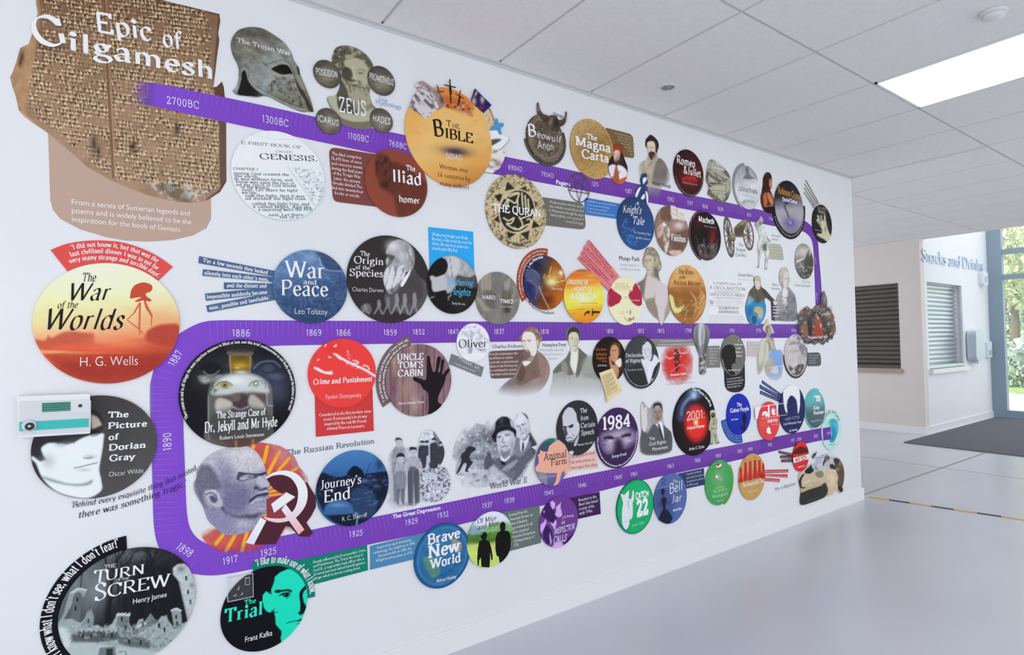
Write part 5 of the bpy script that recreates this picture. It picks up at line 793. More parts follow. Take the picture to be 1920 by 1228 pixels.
TM(wut, 'title_lettering', [('Wuthering', (1195,740, 1485,760), 72, 'script'), ('Heights', (1225,850, 1455,868), 76, 'script')], col='54b8f0'); TM(wut, 'author_lettering', [('Emily Bronte', (1245,962, 1390,972), 28, 'sanss')], col='c4c4c8')
F(*B1)
har, c = disc('dull grey brown round disc of open weathered hands', 78,760, 280,476, 562,780, 350,1070, h=.008, step=1.7); c.bg('7c7872'); c.n(.25, 6, 20, 3); c.n(.2, 4, 4, 7)
for a, k in (((150,545, 152,640, 158,700), 34), ((178,490, 182,580, 186,690), 30), ((205,510, 208,600, 210,690), 28), ((235,515, 238,600, 235,690), 26), ((410,600, 415,700, 412,780), 34), ((445,570, 440,660, 436,760), 30)): c.l('a8a08c', k, *a, f=4, al=.8); c.l('4c463c', 7, *[v+(14 if i % 2 == 0 else 0) for i, v in enumerate(a)], al=.7)
c.p('98927e', 80,770, 130,780, 180,860, 230,900, 180,920, 120,850, f=6); c.p('5c5448', 150,690, 250,690, 320,760, 330,880, 240,880, 180,820, f=10, al=.7); c.p('4c4236', 380,700, 450,690, 480,800, 440,920, 380,900, f=14, al=.7); c.b('34281e', 430,910, 40,40, .8); c.l('a49c86', 24, 500,650, 510,700, 480,790, 540,800, f=4, al=.6); c.p('84807c', 290,760, 350,770, 345,1000, 300,1000, f=6, al=.6)
TM(har, 'title_lettering', [('HARD', (148,780, 288,788), 42, 'serb'), ('TIMES', (345,826, 495,832), 42, 'serb')], col='eeece8'); TM(har, 'author_lettering', [('Charles Dickens', (345,876, 492,882), 22, 'sanss')], col='c0bcb8')
fra, c = disc('fiery orange and blue round disc of lightning with a brown quotation arc', 612,570, 850,290, 1085,600, 900,905, h=.008, step=1.6); c.g(640,500, 1080,620, (0,'242c58'), (.25,'3c4470'), (.45,'5c4030'), (.7,'984c18'), (1,'bc6c20')); c.n(.4, 12, 8, 3); c.b('141010', 760,420, 90,120, .75); c.b('c8a040', 960,520, 70,120, .8, 10); c.b('f4e4a0', 925,590, 60,50, .9); c.b('a84010', 1000,420, 70,80, .6); c.b('fae8c8', 1030,490, 26,30, .95); c.b('141c4c', 690,700, 60,130, .7, -20); c.b('2c1810', 900,800, 110,70, .6); c.b('c86418', 1010,760, 60,70, .8); c.e('606480', 705,520, 85,66, 20, 8, .6); c.p('5c5c78', 660,570, 760,570, 820,660, 800,700, 740,640, f=8, al=.7); c.l('9ca4c4', 5, 630,460, 700,450, 770,500, 790,560, al=.6); c.l('8c94bc', 6, 640,570, 720,590, 760,680, 740,780, al=.6); c.l('303040', 10, 700,560, 780,640, 800,700, al=.7); c.l('e8c888', 7, 920,415, 900,500, 890,590, al=.9); c.l('f8e8c8', 6, 930,600, 1000,590, 1085,570, al=.9); c.l('e0b088', 9, 780,640, 830,760, 900,895, al=.8); c.l('5c6cb4', 6, 740,720, 800,700, 760,790, al=.8); c.l('e4c080', 10, 880,600, 840,540, al=.5, f=6)
ring(fra['circle'], 1.0, 1.27, 82, 215, .003, '9c4430', fra); am = arc_marks(fra['circle'], 1.15, 210, 85, .0037); T(fra, 'quotation_lettering', 'By the glimmer of the half extinguished light, I saw the eye open', am, 3.2, 'serb', 'f0d8c8', h=.003); am = arc_marks(fra['circle'], 1.03, 200, 92, .0037); T(fra, 'quotation_lettering', 'if our impulses were confined to hunger, thirst and desire', am, 3.2, 'serb', 'f0d8c8', h=.003); am = arc_marks(fra['circle'], .9, 146, 96, .009); T(fra, 'quotation_lettering', 'I, the Miserable', am, 5, 'sansb', 'e4e4ec')
F(*B1); TM(fra, 'title_lettering', [('Frankenstein', (832,548, 1040,556), 46, 'script')], col='f0c040'); TM(fra, 'author_lettering', [('Mary Shelley', (925,676, 1050,682), 26, 'sanss')], col='e8d8c8'); T(fra, 'subtitle_lettering', 'The Modern Prometheus', (600,745, 720,890, 955,948), 38, 'sanss', '4c4450', h=.002)
afr, c = disc('orange and yellow sunset round disc with tiny horse riders, between two taller discs', 1066,760, 1260,447, 1508,720, 1300,1056, h=.0118, th=.0015, step=1.6); c.g(1240,450, 1330,1050, (0,'d87828'), (.1,'d88030'), (.18,'f0b860'), (.27,'e88c2c'), (.36,'f4c450'), (.5,'f8e060'), (.66,'f8d848'), (.75,'f4b030'), (.88,'ec9420'), (1,'e08420')); c.n(.12, 40, 5, 3, 3); c.p('dc6820', 1110,540, 1200,500, 1330,530, 1480,520, 1500,570, 1380,560, 1240,560, 1150,560, f=8, al=.7); c.b('f8f0c8', 1290,790, 90,50, .7); c.p('a45428', 1180,460, 1270,450, 1330,470, 1250,475, f=4, al=.8); c.sp('c87820', .58, 30, 2, 9, 2, w=c.m(1080,900, 1500,900, 1400,1040, 1200,1040, f=8), al=.6)
shape(afr, '4c2c10', 1288,970, 1300,930, 1325,918, 1350,912, 1358,930, 1345,945, 1352,970, 1338,945, 1310,945, 1298,972); shape(afr, '40260e', 1372,968, 1376,920, 1384,880, 1392,920, 1410,915, 1440,918, 1468,920, 1462,945, 1440,935, 1435,955, 1425,935, 1404,950, 1392,940, 1388,972)
TM(afr, 'title_lettering', [('ALONE IN', (1128,612, 1330,622), 40, 'dinb'), ('THE', (1290,588, 1330,590), 14, 'dinb'), ('HEART OF', (1175,688, 1385,694), 44, 'dinb'), ('AFRICA', (1135,782, 1432,780), 66, 'dinb')], col='fbf6ec'); TM(afr, 'subtitle_lettering', [('NARRATIVE OF AN EXPLORER', (1252,836, 1440,838), 15, 'sanss')], col='c08830')
F(*B2)
pri, c = disc('cream round disc with a blank lady bust silhouette on crimson', 366,800, 560,530, 742,800, 570,1078, h=.008, step=1.6); c.bg('ece0b8')
for a in ((370,700, 390,655, 430,690, 500,740, 512,765, 490,820, 440,850, 400,870, 372,865, 362,800), (665,605, 700,640, 735,720, 742,800, 735,850, 690,860, 640,830, 600,780, 590,730, 630,690, 640,650)): c.p('ac2440', *a, f=1.5)
c.b('f4ece0', 560,760, 30,10, .7); c.b('5c2038', 612,700, 12,18, .95); c.l('a06c5c', 5, 540,760, 575,762); c.b('4c2c3c', 610,930, 10,28, .9); c.b('4c2c3c', 605,1010, 20,20, .9); c.l('5c3c44', 6, 540,985, 570,1020, 600,1035, 650,980, 635,1010); c.l('5c3c44', 6, 575,920, 570,935); c.l('b88878', 6, 490,930, 500,950, 530,940, 525,920); c.l('5c3c44', 7, 645,1000, 655,1020)
TM(pri, 'title_lettering', [('PRIDE &', (445,640, 590,645), 40, 'thin'), ('PREJUDICE', (432,676, 605,680), 34, 'thin')], col='c48474'); TM(pri, 'author_lettering', [('Jane Austen', (610,805, 716,806), 22, 'sanss')], col='f0d8d8')
for k, (a, tx, b_) in enumerate((((152,116, 490,528, 455,548, 130,145), 'You must learn some of', (155,160, 395,445)), ((122,165, 452,552, 420,592, 90,208), 'my philosophy. Think only', (115,215, 420,560)), ((95,225, 420,592, 400,640, 62,272), 'of the past as its remembrance', (75,265, 365,580)), ((60,292, 395,640, 372,690, 28,325), 'gives you pleasure.', (48,325, 270,530)))):
    o = panel('dc7c80', *a, parent=pri, name='quotation_strip', h=.0098+k*.0001, th=.0074); T(o, 'quotation_lettering', tx, b_, 26, 'serb', 'a03c48')
mun, c = cut('explorer_bust_print', 'sepia print of a curly haired man in a high collar fading to a pale sketch', 790,215, 840,198, 890,220, 930,280, 945,340, 962,400, 955,450, 930,480, 935,540, 960,590, 1000,620, 1040,680, 1050,760, 1070,840, 1060,910, 1020,990, 965,1072, 950,1060, 920,1010, 870,970, 810,890, 780,800, 740,740, 720,640, 690,610, 760,560, 790,500, 800,450, 760,410, 752,350, 765,290, h=.004, step=1.4, cat='portrait print', group=GP)
c.bg('a89c8c'); c.n(.18, 5, 7, 3); c.p('908670', 790,215, 840,198, 900,230, 945,320, 962,400, 950,460, 900,470, 880,400, 870,300, 800,280, 770,350, 752,350, 765,280, f=4); c.sp('c0b8a0', .54, 5, 5, 6, w=c.m(790,215, 900,230, 960,380, 930,470, 880,400, 870,300, 780,290, f=5), al=.7); c.sp('5c5444', .58, 5, 5, 12, w=c.m(790,215, 900,230, 960,380, 930,470, 880,400, 870,300, 760,300, f=5), al=.7); c.p('c8bca0', 775,310, 820,290, 865,320, 875,400, 860,470, 820,510, 795,470, 785,420, 778,370, f=4); c.b('4c463c', 790,355, 10,7, .9); c.b('4c463c', 828,350, 14,7, .9); c.l('5c5448', 5, 775,340, 800,342); c.l('5c5448', 5, 815,338, 850,335); c.l('8c7c68', 6, 800,360, 792,420, 810,435); c.l('6c5448', 6, 795,455, 825,458); c.b('948870', 860,430, 14,50, .6); c.p('6c645c', 690,610, 770,560, 800,520, 790,640, 760,740, 720,700, f=6, al=.85); c.p('645c54', 880,420, 930,470, 940,560, 960,600, 900,580, 880,500, f=6, al=.8); c.p('d4ccc4', 800,520, 860,540, 920,560, 930,640, 860,780, 790,790, 770,700, f=8, al=.8); c.p('8c806c', 790,790, 870,770, 900,850, 930,1010, 860,950, 800,870, f=4, al=.8); c.p('cfc4c8', 920,600, 980,590, 1040,700, 1045,800, 1000,900, 990,1000, 960,1065, 930,1000, 915,880, 890,800, f=4); c.p('a89888', 1045,760, 1070,850, 1040,960, 985,1020, 1010,900, f=5, al=.8)
TM(mun, 'name_lettering', [('Mungo Park', (488,345, 718,358), 48, 'sanss')], col='54505c', h=.002); TM(mun, 'caption_lettering', [('Scottish explorer of', (500,408, 710,418), 28, 'sansl'), ('the African continent', (500,456, 728,468), 28, 'sansl')], col='9c9aa4', h=.002)
mar, c = disc('amber brown round disc with a swirling sea wave and handwritten title', 1042,680, 1240,396, 1460,760, 1280,1068, h=.008, step=1.6); c.g(1240,400, 1270,1060, (0,'d8a868'), (.3,'cc9858'), (.42,'b87840'), (.5,'8c5428'), (.6,'a06830'), (1,'a87038')); c.n(.25, 14, 9, 3, -20); c.p('94602c', 1060,650, 1380,640, 1440,700, 1300,760, 1060,730, f=12, al=.6); c.p('d8d08c', 1045,740, 1090,760, 1110,850, 1150,880, 1220,850, 1180,920, 1120,940, 1075,880, f=6); c.n(.3, 5, 5, 8, w=c.m(1045,740, 1100,780, 1220,850, 1120,940, f=8)); c.l('e8d8a8', 8, 1290,710, 1340,780, 1350,880, 1320,960, al=.5, f=3); c.l('d8b880', 7, 1380,650, 1440,760, 1420,900, 1340,1000, al=.5, f=3); c.l('7c4c20', 9, 1180,940, 1220,860, 1290,760, 1270,900, 1200,1000, al=.5, f=3); c.p('c89860', 1400,700, 1450,740, 1440,880, 1380,960, 1390,800, f=10, al=.7); c.b('7c5028', 1270,960, 60,50, .6); c.sp('e0c890', .6, 8, 3, 6, -50, w=c.m(1160,860, 1420,720, 1440,880, 1250,1050, f=10), al=.5)
TM(mar, 'title_lettering', [('The Rime', (1152,500, 1318,508), 54, 'it'), ('of the', (1160,552, 1230,555), 36, 'it'), ('Ancient Mariner', (1090,620, 1408,634), 54, 'it')], col='4c3018'); TM(mar, 'author_lettering', [('Samuel', (1200,832, 1330,834), 34, 'script'), ('Taylor', (1215,892, 1320,892), 34, 'script'), ('Coleridge', (1180,955, 1330,952), 38, 'script')], col='7c5830')
# printed declaration sheet
F(*B3)
o = panel('e2e0e2', 50,480, 500,498, 510,1000, 60,996, h=.0012, th=.0009, label='pale printed declaration page full of fine lines beside a globe', name='document_print', cat='document print')
TM(o, 'heading_lettering', [('In CONGRESS, July 4, 1776', (108,530, 450,545), 30, 'ser'), ('A DECLARATION', (64,588, 495,608), 40, 'ser'), ('By the REPRESENTATIVES of the', (132,624, 430,634), 14, 'ser'), ('UNITED STATES OF AMERICA', (70,668, 490,682), 34, 'ser'), ('in GENERAL CONGRESS assembled', (120,700, 460,708), 14, 'ser'), ('W', (66,772, 120,780), 56, 'ser')], col='8c8a90')
mb = MB(); rr_ = random.Random(8)
for k in range(17):
    y = 722+k*16.2; x = 140 if k < 4 else 66
    if 800 < y < 885: continue
    mb.add(W(xy(x,y, 495-rr_.uniform(0,60),y+8, 495-rr_.uniform(0,50),y+12, x,y+4), .0018).tolist(), [(0, 1, 2, 3)])
mb.obj('text_line_pattern', ink('b8b6bc'), o)
TM(o, 'title_lettering', [('DECLARATION OF', (175,830, 418,836), 34, 'sanss'), ('INDEPENDENCE', (178,878, 418,884), 34, 'sanss')], col='504e56')
ban, c = cut('globe_print', 'blue and gold globe print below a man in a brown coat reaching out one arm', 640,428, 675,450, 685,520, 690,560, 740,600, 800,670, 850,720, 885,750, 870,780, 840,775, 790,720, 740,690, 730,740, 745,800, 735,900, 700,980, 640,1030, 600,1025, 540,980, 505,880, 502,780, 530,690, 550,620, 580,580, 610,540, 600,480, 610,445, h=.006, step=1.3, cat='globe print', group=GP)
c.bg('5c5448'); c.n(.25, 5, 5, 3); c.p('b8b09c', 610,445, 640,428, 675,450, 685,520, 665,590, 640,590, 620,560, 605,500, f=3); c.p('d8ccb8', 615,500, 650,495, 675,520, 660,580, 635,590, 618,550, f=4); c.b('6c6050', 640,525, 8,5, .8); c.b('6c6050', 662,522, 7,5, .8); c.l('8c7c68', 5, 645,560, 665,560); c.p('3c342c', 690,600, 740,600, 860,730, 840,770, 740,690, f=4, al=.7); c.p('d8ccc0', 835,730, 870,735, 885,755, 855,785, 835,765, f=3); c.l('2c2820', 8, 600,600, 640,680, 660,740, al=.7); c.l('8c8070', 8, 590,600, 620,680, al=.6)
c.p('2c84b4', 505,770, 560,720, 640,760, 720,720, 745,800, 735,900, 700,980, 640,1030, 600,1025, 540,980, 505,880, f=10); c.p('58a8cc', 530,690, 560,680, 600,720, 560,760, 510,780, f=10, al=.8); c.p('c8a868', 610,810, 660,800, 705,840, 700,920, 660,940, 640,880, 605,860, f=6); c.b('c4a468', 545,720, 14,50, .7); c.b('1c5c94', 550,860, 40,80, .8); c.e('1c4c80', 600,960, 36,66, 0, 3, .9); c.l('8cc0dc', 4, 600,892, 636,930, 634,990, 602,1024, 568,990, 564,930, 600,892, al=.8); c.b('78b8d0', 690,900, 30,90, .5)
TM(ban, 'name_lettering', [('Joseph Banks', (412,430, 596,444), 36, 'sansl')], col='5c5860', h=.002); TM(ban, 'caption_lettering', [('British explorer and naturalist', (420,476, 584,486), 13, 'sanss')], col='a8a6ac', h=.002)
her, c = cut('astronomer_print', 'grey print of a white haired man in a coat merging into a dark caption block', 960,326, 1000,345, 1025,440, 1030,500, 1015,560, 1040,590, 1090,660, 1110,760, 1115,830, 1112,965, 880,965, 850,960, 870,760, 880,680, 920,620, 945,580, 920,530, 905,480, 905,410, 925,350, h=.0046, step=1.3, cat='portrait print', group=GP)
c.bg('9c9a9c'); c.n(.3, 5, 6, 3); c.p('c4b8a8', 905,410, 930,345, 970,326, 1000,345, 980,400, 945,480, 920,530, f=4); c.sp('8c8478', .56, 4, 7, 5, w=c.m(905,400, 970,330, 980,400, 930,530, f=4), al=.7); c.p('d4ccc0', 970,390, 1005,380, 1025,450, 1020,540, 990,570, 955,560, 950,480, f=4); c.b('4c4844', 978,462, 10,7, .85); c.b('4c4844', 1010,460, 9,7, .85); c.l('8c8078', 6, 1000,460, 1008,510, 995,520); c.l('7c6c64', 6, 985,540, 1010,538); c.p('dcdad8', 950,580, 990,590, 1010,640, 990,760, 960,800, 940,700, f=6); c.p('78767a', 1010,620, 1090,660, 1112,800, 1050,900, 1000,800, f=8, al=.7); c.sp('5c5a5e', .55, 6, 5, 8, w=c.m(880,700, 1110,700, 1112,960, 880,960, f=6), al=.6); c.p('68666a', 880,860, 1112,860, 1112,965, 880,965, f=14, al=.6)
p_ = panel('4c3c50', 805,728, 880,730, 900,965, 815,965, parent=her, h=.0034, sm=0); mb = MB()
for k, y in enumerate((795, 830, 868, 908)): mb.add(W(xy(825,y, 900,y+2, 898,y+14, 826,y+12), .0052).tolist(), [(0, 1, 2, 3)])
mb.obj('text_line_pattern', ink('c8c4cc'), p_); TM(her, 'name_lettering', [('William', (818,548, 890,554), 30, 'sansl'), ('Herschel', (814,592, 912,600), 30, 'sansl')], col='64626a', h=.002)
ear, c = disc('small grey round disc showing ruined spires beneath a smoky sky', 1094,220, 1190,43, 1314,270, 1225,467, h=.006, step=1.3); c.g(1180,50, 1220,460, (0,'8c867e'), (.25,'b8b2aa'), (.45,'787470'), (1,'4c4846')); c.n(.35, 8, 10, 3); c.b('d0cac4', 1190,150, 40,60, .7); c.p('3c3a38', 1220,200, 1255,120, 1265,200, 1290,160, 1310,260, 1300,380, 1220,420, 1200,300, f=4, al=.8); c.p('d0ccc6', 1110,250, 1200,210, 1180,240, 1120,270, f=4); c.l('c8c4c0', 8, 1110,330, 1180,310, 1190,380, al=.7); c.sp('c0bcb8', .6, 4, 3, 6, w=c.m(1100,280, 1310,280, 1260,450, 1150,420, f=5), al=.6)
TM(ear, 'caption_lettering', [('The Great', (1182,514, 1278,520), 26, 'sansl'), ('Lisbon Earthquake', (1092,552, 1282,566), 28, 'sansl')], col='6c6a74', h=.002)
sev, c = cut('battle_scene_print', 'ragged print of red coated soldiers in smoke covering the ribbon end', 1110,830, 1180,810, 1240,790, 1290,840, 1340,790, 1390,760, 1410,640, 1440,605, 1475,690, 1480,760, 1530,760, 1555,850, 1580,930, 1575,1010, 1590,1090, 1560,1190, 1570,1215, 1520,1250, 1470,1215, 1430,1260, 1380,1225, 1330,1260, 1290,1230, 1240,1265, 1190,1230, 1150,1120, 1100,1010, 1125,930, h=.0075, th=.0003, step=1.2, film=True, cat='painting print', group=GP, sm=0)
c.bg('4c4444'); c.n(.5, 7, 9, 3); c.sp('8c8078', .6, 7, 6, 5, al=.7); c.b('8c8884', 1450,700, 30,80, .8); c.b('98948e', 1490,900, 40,50, .7); c.b('2c2a2c', 1420,1000, 60,60, .6); c.b('60706c', 1160,930, 40,60, .5)
for q in ((1370,1080,60,80,'a8402c'), (1210,860,50,30,'8c4434'), (1340,960,30,40,'9c4438'), (1220,1060,26,70,'8c6048'), (1550,1070,26,60,'8c5848'), (1530,910,22,50,'a06858'), (1400,1060,16,40,'c8704c'), (1370,950,12,20,'d8c0a0'), (1400,1030,14,24,'d8a888')): c.b(q[4], *q[:4], .85)
c.b('242226', 1300,900, 26,40, .7); c.b('1c1c20', 1480,1130, 60,40, .6); c.sp('d0b8a4', .66, 4, 4, 9, al=.7)
c.p('a03c2c', 1330,1060, 1350,1020, 1380,1030, 1430,1120, 1420,1150, 1320,1150, f=3); c.p('8c5c40', 1185,1010, 1215,1000, 1240,1060, 1245,1150, 1200,1160, f=3); c.p('1e1c20', 1250,960, 1290,940, 1300,1120, 1255,1140, f=4, al=.8); c.p('945040', 1340,950, 1400,940, 1400,1020, 1340,1010, f=4); c.p('8c4c40', 1530,880, 1548,870, 1545,1000, 1525,1000, f=3); c.l('d8ccc0', 6, 1455,890, 1510,885); c.l('b0a49c', 5, 1330,1050, 1300,1000); c.e('d8b494', 1368,935, 9,14); c.e('d8b494', 1402,1015, 9,14); c.e('d8b494', 1215,990, 8,12)
xx = (c.x-1320)*6.397; yy = (c.y-450)*6.397; nn = c.nz(5, 8, 6); c.fade(np.maximum(np.clip((1.55-np.hypot((xx-1350)/215, (yy-1020)/240)**3+(nn-.5)*1.5)*1.6, 0, 1), np.clip((1.4-np.hypot((xx-1440)/42, (yy-740)/130)**2+(nn-.5))*1.5, 0, 1)))
T(sev, 'caption_lettering', "The Seven Years' War", (1245,1180, 1482,1176), 28, 'sansb', 'e8e4e4')
# ================================================================ row hanging below the middle ribbon
F(*B4)
jek, c = disc('large black round disc with a glass bottle holding a face, ringed by tiny words', 172,680, 735,180, 1248,690, 720,1170, h=.008, step=1.6); c.bg('16141a'); c.b('2a2a30', 560,420, 260,160, .8); c.b('343c50', 950,470, 200,120, .8); c.b('30302e', 420,560, 160,120, .7); c.b('4c5468', 1080,640, 120,140, .55); c.n(.2, 14, 14, 3)
c.p('1a181c', 370,440, 430,390, 520,400, 580,470, 520,500, 430,490, f=6); c.l('8c8c88', 8, 400,470, 440,505, 500,500, 545,465, al=.7, f=2); c.p('a8aaa8', 360,520, 480,520, 560,510, 480,560, 400,580, f=12, al=.8); c.sp('5c5c58', .5, 6, 4, 5, w=c.m(360,510, 560,510, 480,590, 390,580, f=12), al=.7); c.l('78808c', 9, 860,450, 930,390, 1040,380, 1110,430, al=.7, f=3); c.e('3c4454', 1000,450, 56,40, 0, 6); c.l('10141c', 8, 945,470, 1000,490, 1060,460, f=2); c.b('5c6880', 1060,520, 80,30, .6)
c.p('98968e', 440,700, 470,580, 560,510, 650,490, 680,460, 820,460, 840,490, 930,520, 1010,580, 1035,680, 1040,1000, 1030,1140, 450,1140, 440,900, f=6, al=.35); c.p('c8cac4', 480,620, 560,540, 680,500, 820,500, 930,540, 1000,620, 980,680, 860,660, 740,670, 600,690, 480,680, f=14, al=.9); c.b('e4e8e8', 700,560, 130,50, .8); c.b('c8d0e4', 790,590, 50,50, .6)
c.p('7c5c18', 650,320, 830,320, 825,460, 700,490, 655,470, f=6); c.b('c4a030', 740,420, 80,30, .8); c.b('e0c464', 710,440, 24,10, .9); c.b('402c0c', 740,340, 90,24, .7); c.p('6c665c', 620,290, 700,270, 820,280, 860,300, 830,330, 650,330, f=6, al=.7); c.p('2c2a28', 600,230, 880,240, 850,290, 640,290, f=8, al=.8); c.l('d0d4cc', 6, 645,330, 650,490, al=.6); c.l('b8bcb0', 6, 830,330, 828,480, al=.6); c.b('dce0d8', 745,480, 60,16, .7)
c.e('b0aa84', 590,600, 75,36, 4, 6, .95); c.e('8c8a54', 597,600, 36,32, 0, 4); c.e('2c2a20', 597,600, 13,12); c.l('3c382c', 7, 510,610, 560,572, 620,568, 668,600, f=2); c.e('b4c0b0', 880,590, 66,34, -4, 6, .95); c.e('7c947c', 882,588, 30,28, 0, 4, .9); c.e('e8f0e8', 884,584, 9,8); c.l('4c5448', 6, 815,610, 860,565, 920,560, 950,590, f=2); c.sp('3c3a34', .5, 5, 9, 6, 30, w=c.m(450,620, 520,560, 540,640, 480,680, f=8), al=.7); c.sp('4c4c48', .5, 5, 9, 6, -30, w=c.m(940,560, 1010,600, 1010,640, 950,620, f=8), al=.7)
c.p('5c4844', 540,710, 640,690, 760,670, 800,690, 960,670, 980,720, 960,780, 830,790, 760,820, 650,810, 560,770, f=12, al=.9); c.p('48343c', 680,690, 790,690, 830,770, 800,810, 700,810, 670,780, f=8, al=.9); c.e('6c6c58', 700,710, 40,40, 0, 10, .7); c.p('c4beb4', 520,740, 560,720, 660,760, 640,840, 540,870, 510,800, f=10, al=.85); c.p('b8b6a8', 820,720, 860,690, 960,780, 940,820, 860,820, 820,780, f=10, al=.8); c.l('d8d0c4', 12, 670,800, 740,825, 810,800, f=3, al=.85); c.p('3c3a38', 520,840, 960,820, 1000,1100, 480,1100, f=20, al=.7); c.l('b0b4ac', 7, 445,700, 450,1100, al=.5); c.l('c0c8cc', 8, 985,680, 990,780, 1040,790, al=.6); c.b('5c2c20', 740,1140, 200,40, .7); c.l('9c7830', 26, 700,1120, 700,1165, al=.7); c.l('9c7830', 26, 855,1105, 855,1160, al=.7)
am = arc_marks(jek['circle'], .93, 205, -25, .009); T(jek, 'quotation_lettering', "'There comes an end to all things; the most capacious measure is filled at last; and this brief condescension to evil finally destroyed the balance of my soul.'", am, 5.2, 'serb', 'e8e8ec')
F(*B4); TM(jek, 'title_lettering', [('The Strange Case of', (520,908, 975,872), 62, 'serb'), ('Dr. Jekyll and Mr Hyde', (412,1036, 1082,976), 90, 'serb')], col='f4f4f8'); TM(jek, 'author_lettering', [('Robert Louis Stevenson', (550,1104, 958,1068), 34, 'sans')], col='f0eef2')
F(*B5)
cri, c = disc('bright red round disc slashed with white brush strokes above a red caption', 153,520, 490,183, 823,510, 500,880, h=.008, step=1.6); c.bg('ec403c'); c.n(.04, 30, 30, 2); c.b('cc2c2c', 390,280, 90,70, .4)
c.sp('f8f0f0', .56, 5, 3, 4, 35, w=c.m(400,335, 440,345, 520,400, 640,460, 700,490, 760,520, 815,560, 815,580, 700,530, 560,450, 460,390, f=2), al=.95); c.sp('f8f0f0', .62, 6, 2.4, 9, 38, w=c.m(520,310, 600,380, 680,430, 780,490, 760,500, 640,440, 560,390, f=2), al=.9)
for a in ((430,350, 520,405, 640,462, 720,500, 820,562), (215,478, 270,510, 330,530, 385,535)): c.l('fbf6f6', 17, *a, f=2)
for a in ((245,482, 320,522, 385,515), (408,340, 440,352), (600,435, 650,432, 640,412), (700,455, 740,462, 760,495), (318,265, 326,245), (405,265, 430,262, 425,245), (240,405, 255,395), (350,370, 380,375), (540,312, 550,325)): c.l('f8f0f0', 9, *a, f=1)
TM(cri, 'title_lettering', [('Crime and Punishment', (200,646, 790,612), 52, 'serb')], col='fbf4f4'); TM(cri, 'author_lettering', [('Fyodor Dostoyevsky', (326,792, 682,770), 42, 'sansl')], col='f8e4e4')
o = panel('c83c3c', 212,640, 790,600, 806,1110, 227,1170, parent=cri, h=.003); TB(o, 'caption_lettering', ['Considered as the first modern crime', "novel. Dostoyevsky's book was", 'inspired by the real life French', 'criminal Francois Lacenaire.'], 256,966, 780,925, 262,1108, 32, st='sanss', col='fbeeee', al='c')
unc, c = disc('purple brown wooden plank round disc with a black raised hand', 925,610, 1260,240, 1582,580, 1240,967, h=.008, step=1.6); c.bg('8c6c70'); c.n(.25, 4, 40, 3)
for x, k in ((960, '5c4448'), (1020, '9c7c70'), (1085, '785860'), (1145, 'a8887c'), (1240, '805c6c'), (1320, '6c4c5c'), (1400, '947078'), (1480, '886470')): c.p(k, x-2,230, x+60,230, x+66,980, x+4,980, f=2, sm=0, al=.45)
for x in (968, 1028, 1092, 1152, 1246, 1330, 1410, 1500): c.l('3c2830', 7, x,230, x+6,600, x+2,980, al=.75, sm=0)
c.b('c0a088', 1010,420, 30,120, .5); c.b('c8a890', 1120,700, 50,120, .4); c.b('c8b0a4', 1230,820, 40,120, .4); c.b('6c4874', 1010,700, 40,70, .5); c.b('5c4450', 1300,330, 60,80, .4); c.n(.2, 5, 9, 8); c.l('2c2028', 12, 1300,760, 1300,930, 1310,980, al=.8)
shape(unc, '1c1618', 1340,380, 1352,358, 1368,372, 1372,420, 1392,500, 1404,520, 1425,500, 1440,380, 1462,366, 1478,388, 1455,490, 1450,520, 1468,515, 1480,410, 1500,395, 1512,410, 1492,520, 1500,545, 1530,500, 1560,485, 1565,505, 1530,560, 1515,620, 1480,700, 1455,760, 1450,820, 1484,846, 1474,868, 1420,915, 1352,944, 1355,880, 1352,760, 1340,720, 1300,690, 1270,640, 1205,605, 1198,580, 1215,570, 1270,585, 1315,600, 1335,570, sm=1, name='hand_silhouette')
ring(unc['circle'], 1.0, 1.26, 103, 212, .003, '705c5c', unc); am = arc_marks(unc['circle'], 1.135, 207, 106, .0037); T(unc, 'quotation_lettering', "'I am braver than I was because I have lost all;", am, 4.2, 'serb', 'f0e8e4', h=.003); am = arc_marks(unc['circle'], 1.03, 206, 108, .0037); T(unc, 'quotation_lettering', "and he who has nothing to lose can afford all risks.'", am, 4.2, 'serb', 'f0e8e4', h=.003)
F(*B5); TM(unc, 'title_lettering', [('UNCLE', (1042,405, 1305,395), 64, 'serb'), ("TOM'S", (1045,482, 1298,474), 62, 'serb'), ('CABIN', (1045,566, 1298,556), 64, 'serb')], col='f4eeec'); TM(unc, 'author_lettering', [('Harriet Beecher Stowe', (1052,848, 1308,830), 26, 'sans')], col='ece4e0')
F(*B6)
oli, c = disc('small white round disc with pale etched street figures, half over the ribbon', 221,310, 405,97, 588,310, 420,528, h=.008, step=1.4); c.bg('e4e4ea'); c.sp('a0a2b0', .5, 5, 5, 3, w=c.m(270,130, 400,100, 540,170, 570,280, 400,260, 280,260, f=12), al=.6); c.sp('a8aab4', .54, 4, 6, 6, w=c.m(260,250, 560,250, 540,440, 280,440, f=12), al=.4); c.p('a4a6b8', 370,180, 390,180, 400,260, 380,280, 360,250, f=4, al=.7); c.p('84869c', 350,380, 390,370, 385,460, 345,470, f=4, al=.7); c.p('f4f4f6', 280,450, 560,440, 500,520, 340,510, f=10)
TM(oli, 'title_lettering', [('Oliver', (242,372, 555,362), 88, 'ser')], col='3c3c44'); TM(oli, 'subtitle_lettering', [('Twist', (448,412, 545,405), 34, 'ser')], col='7c7e8c')
o = panel('74767e', 160,438, 523,590, 492,700, 130,552, label='slanted grey quotation strip under the small white etched disc', name='quotation_strip', cat='quotation strip'); TM(o, 'quotation_lettering', [('"Please, sir,', (215,490, 478,628), 46, 'sansl'), ('I want some more."', (192,556, 440,655), 26, 'sansl')], col='f4f4f6')
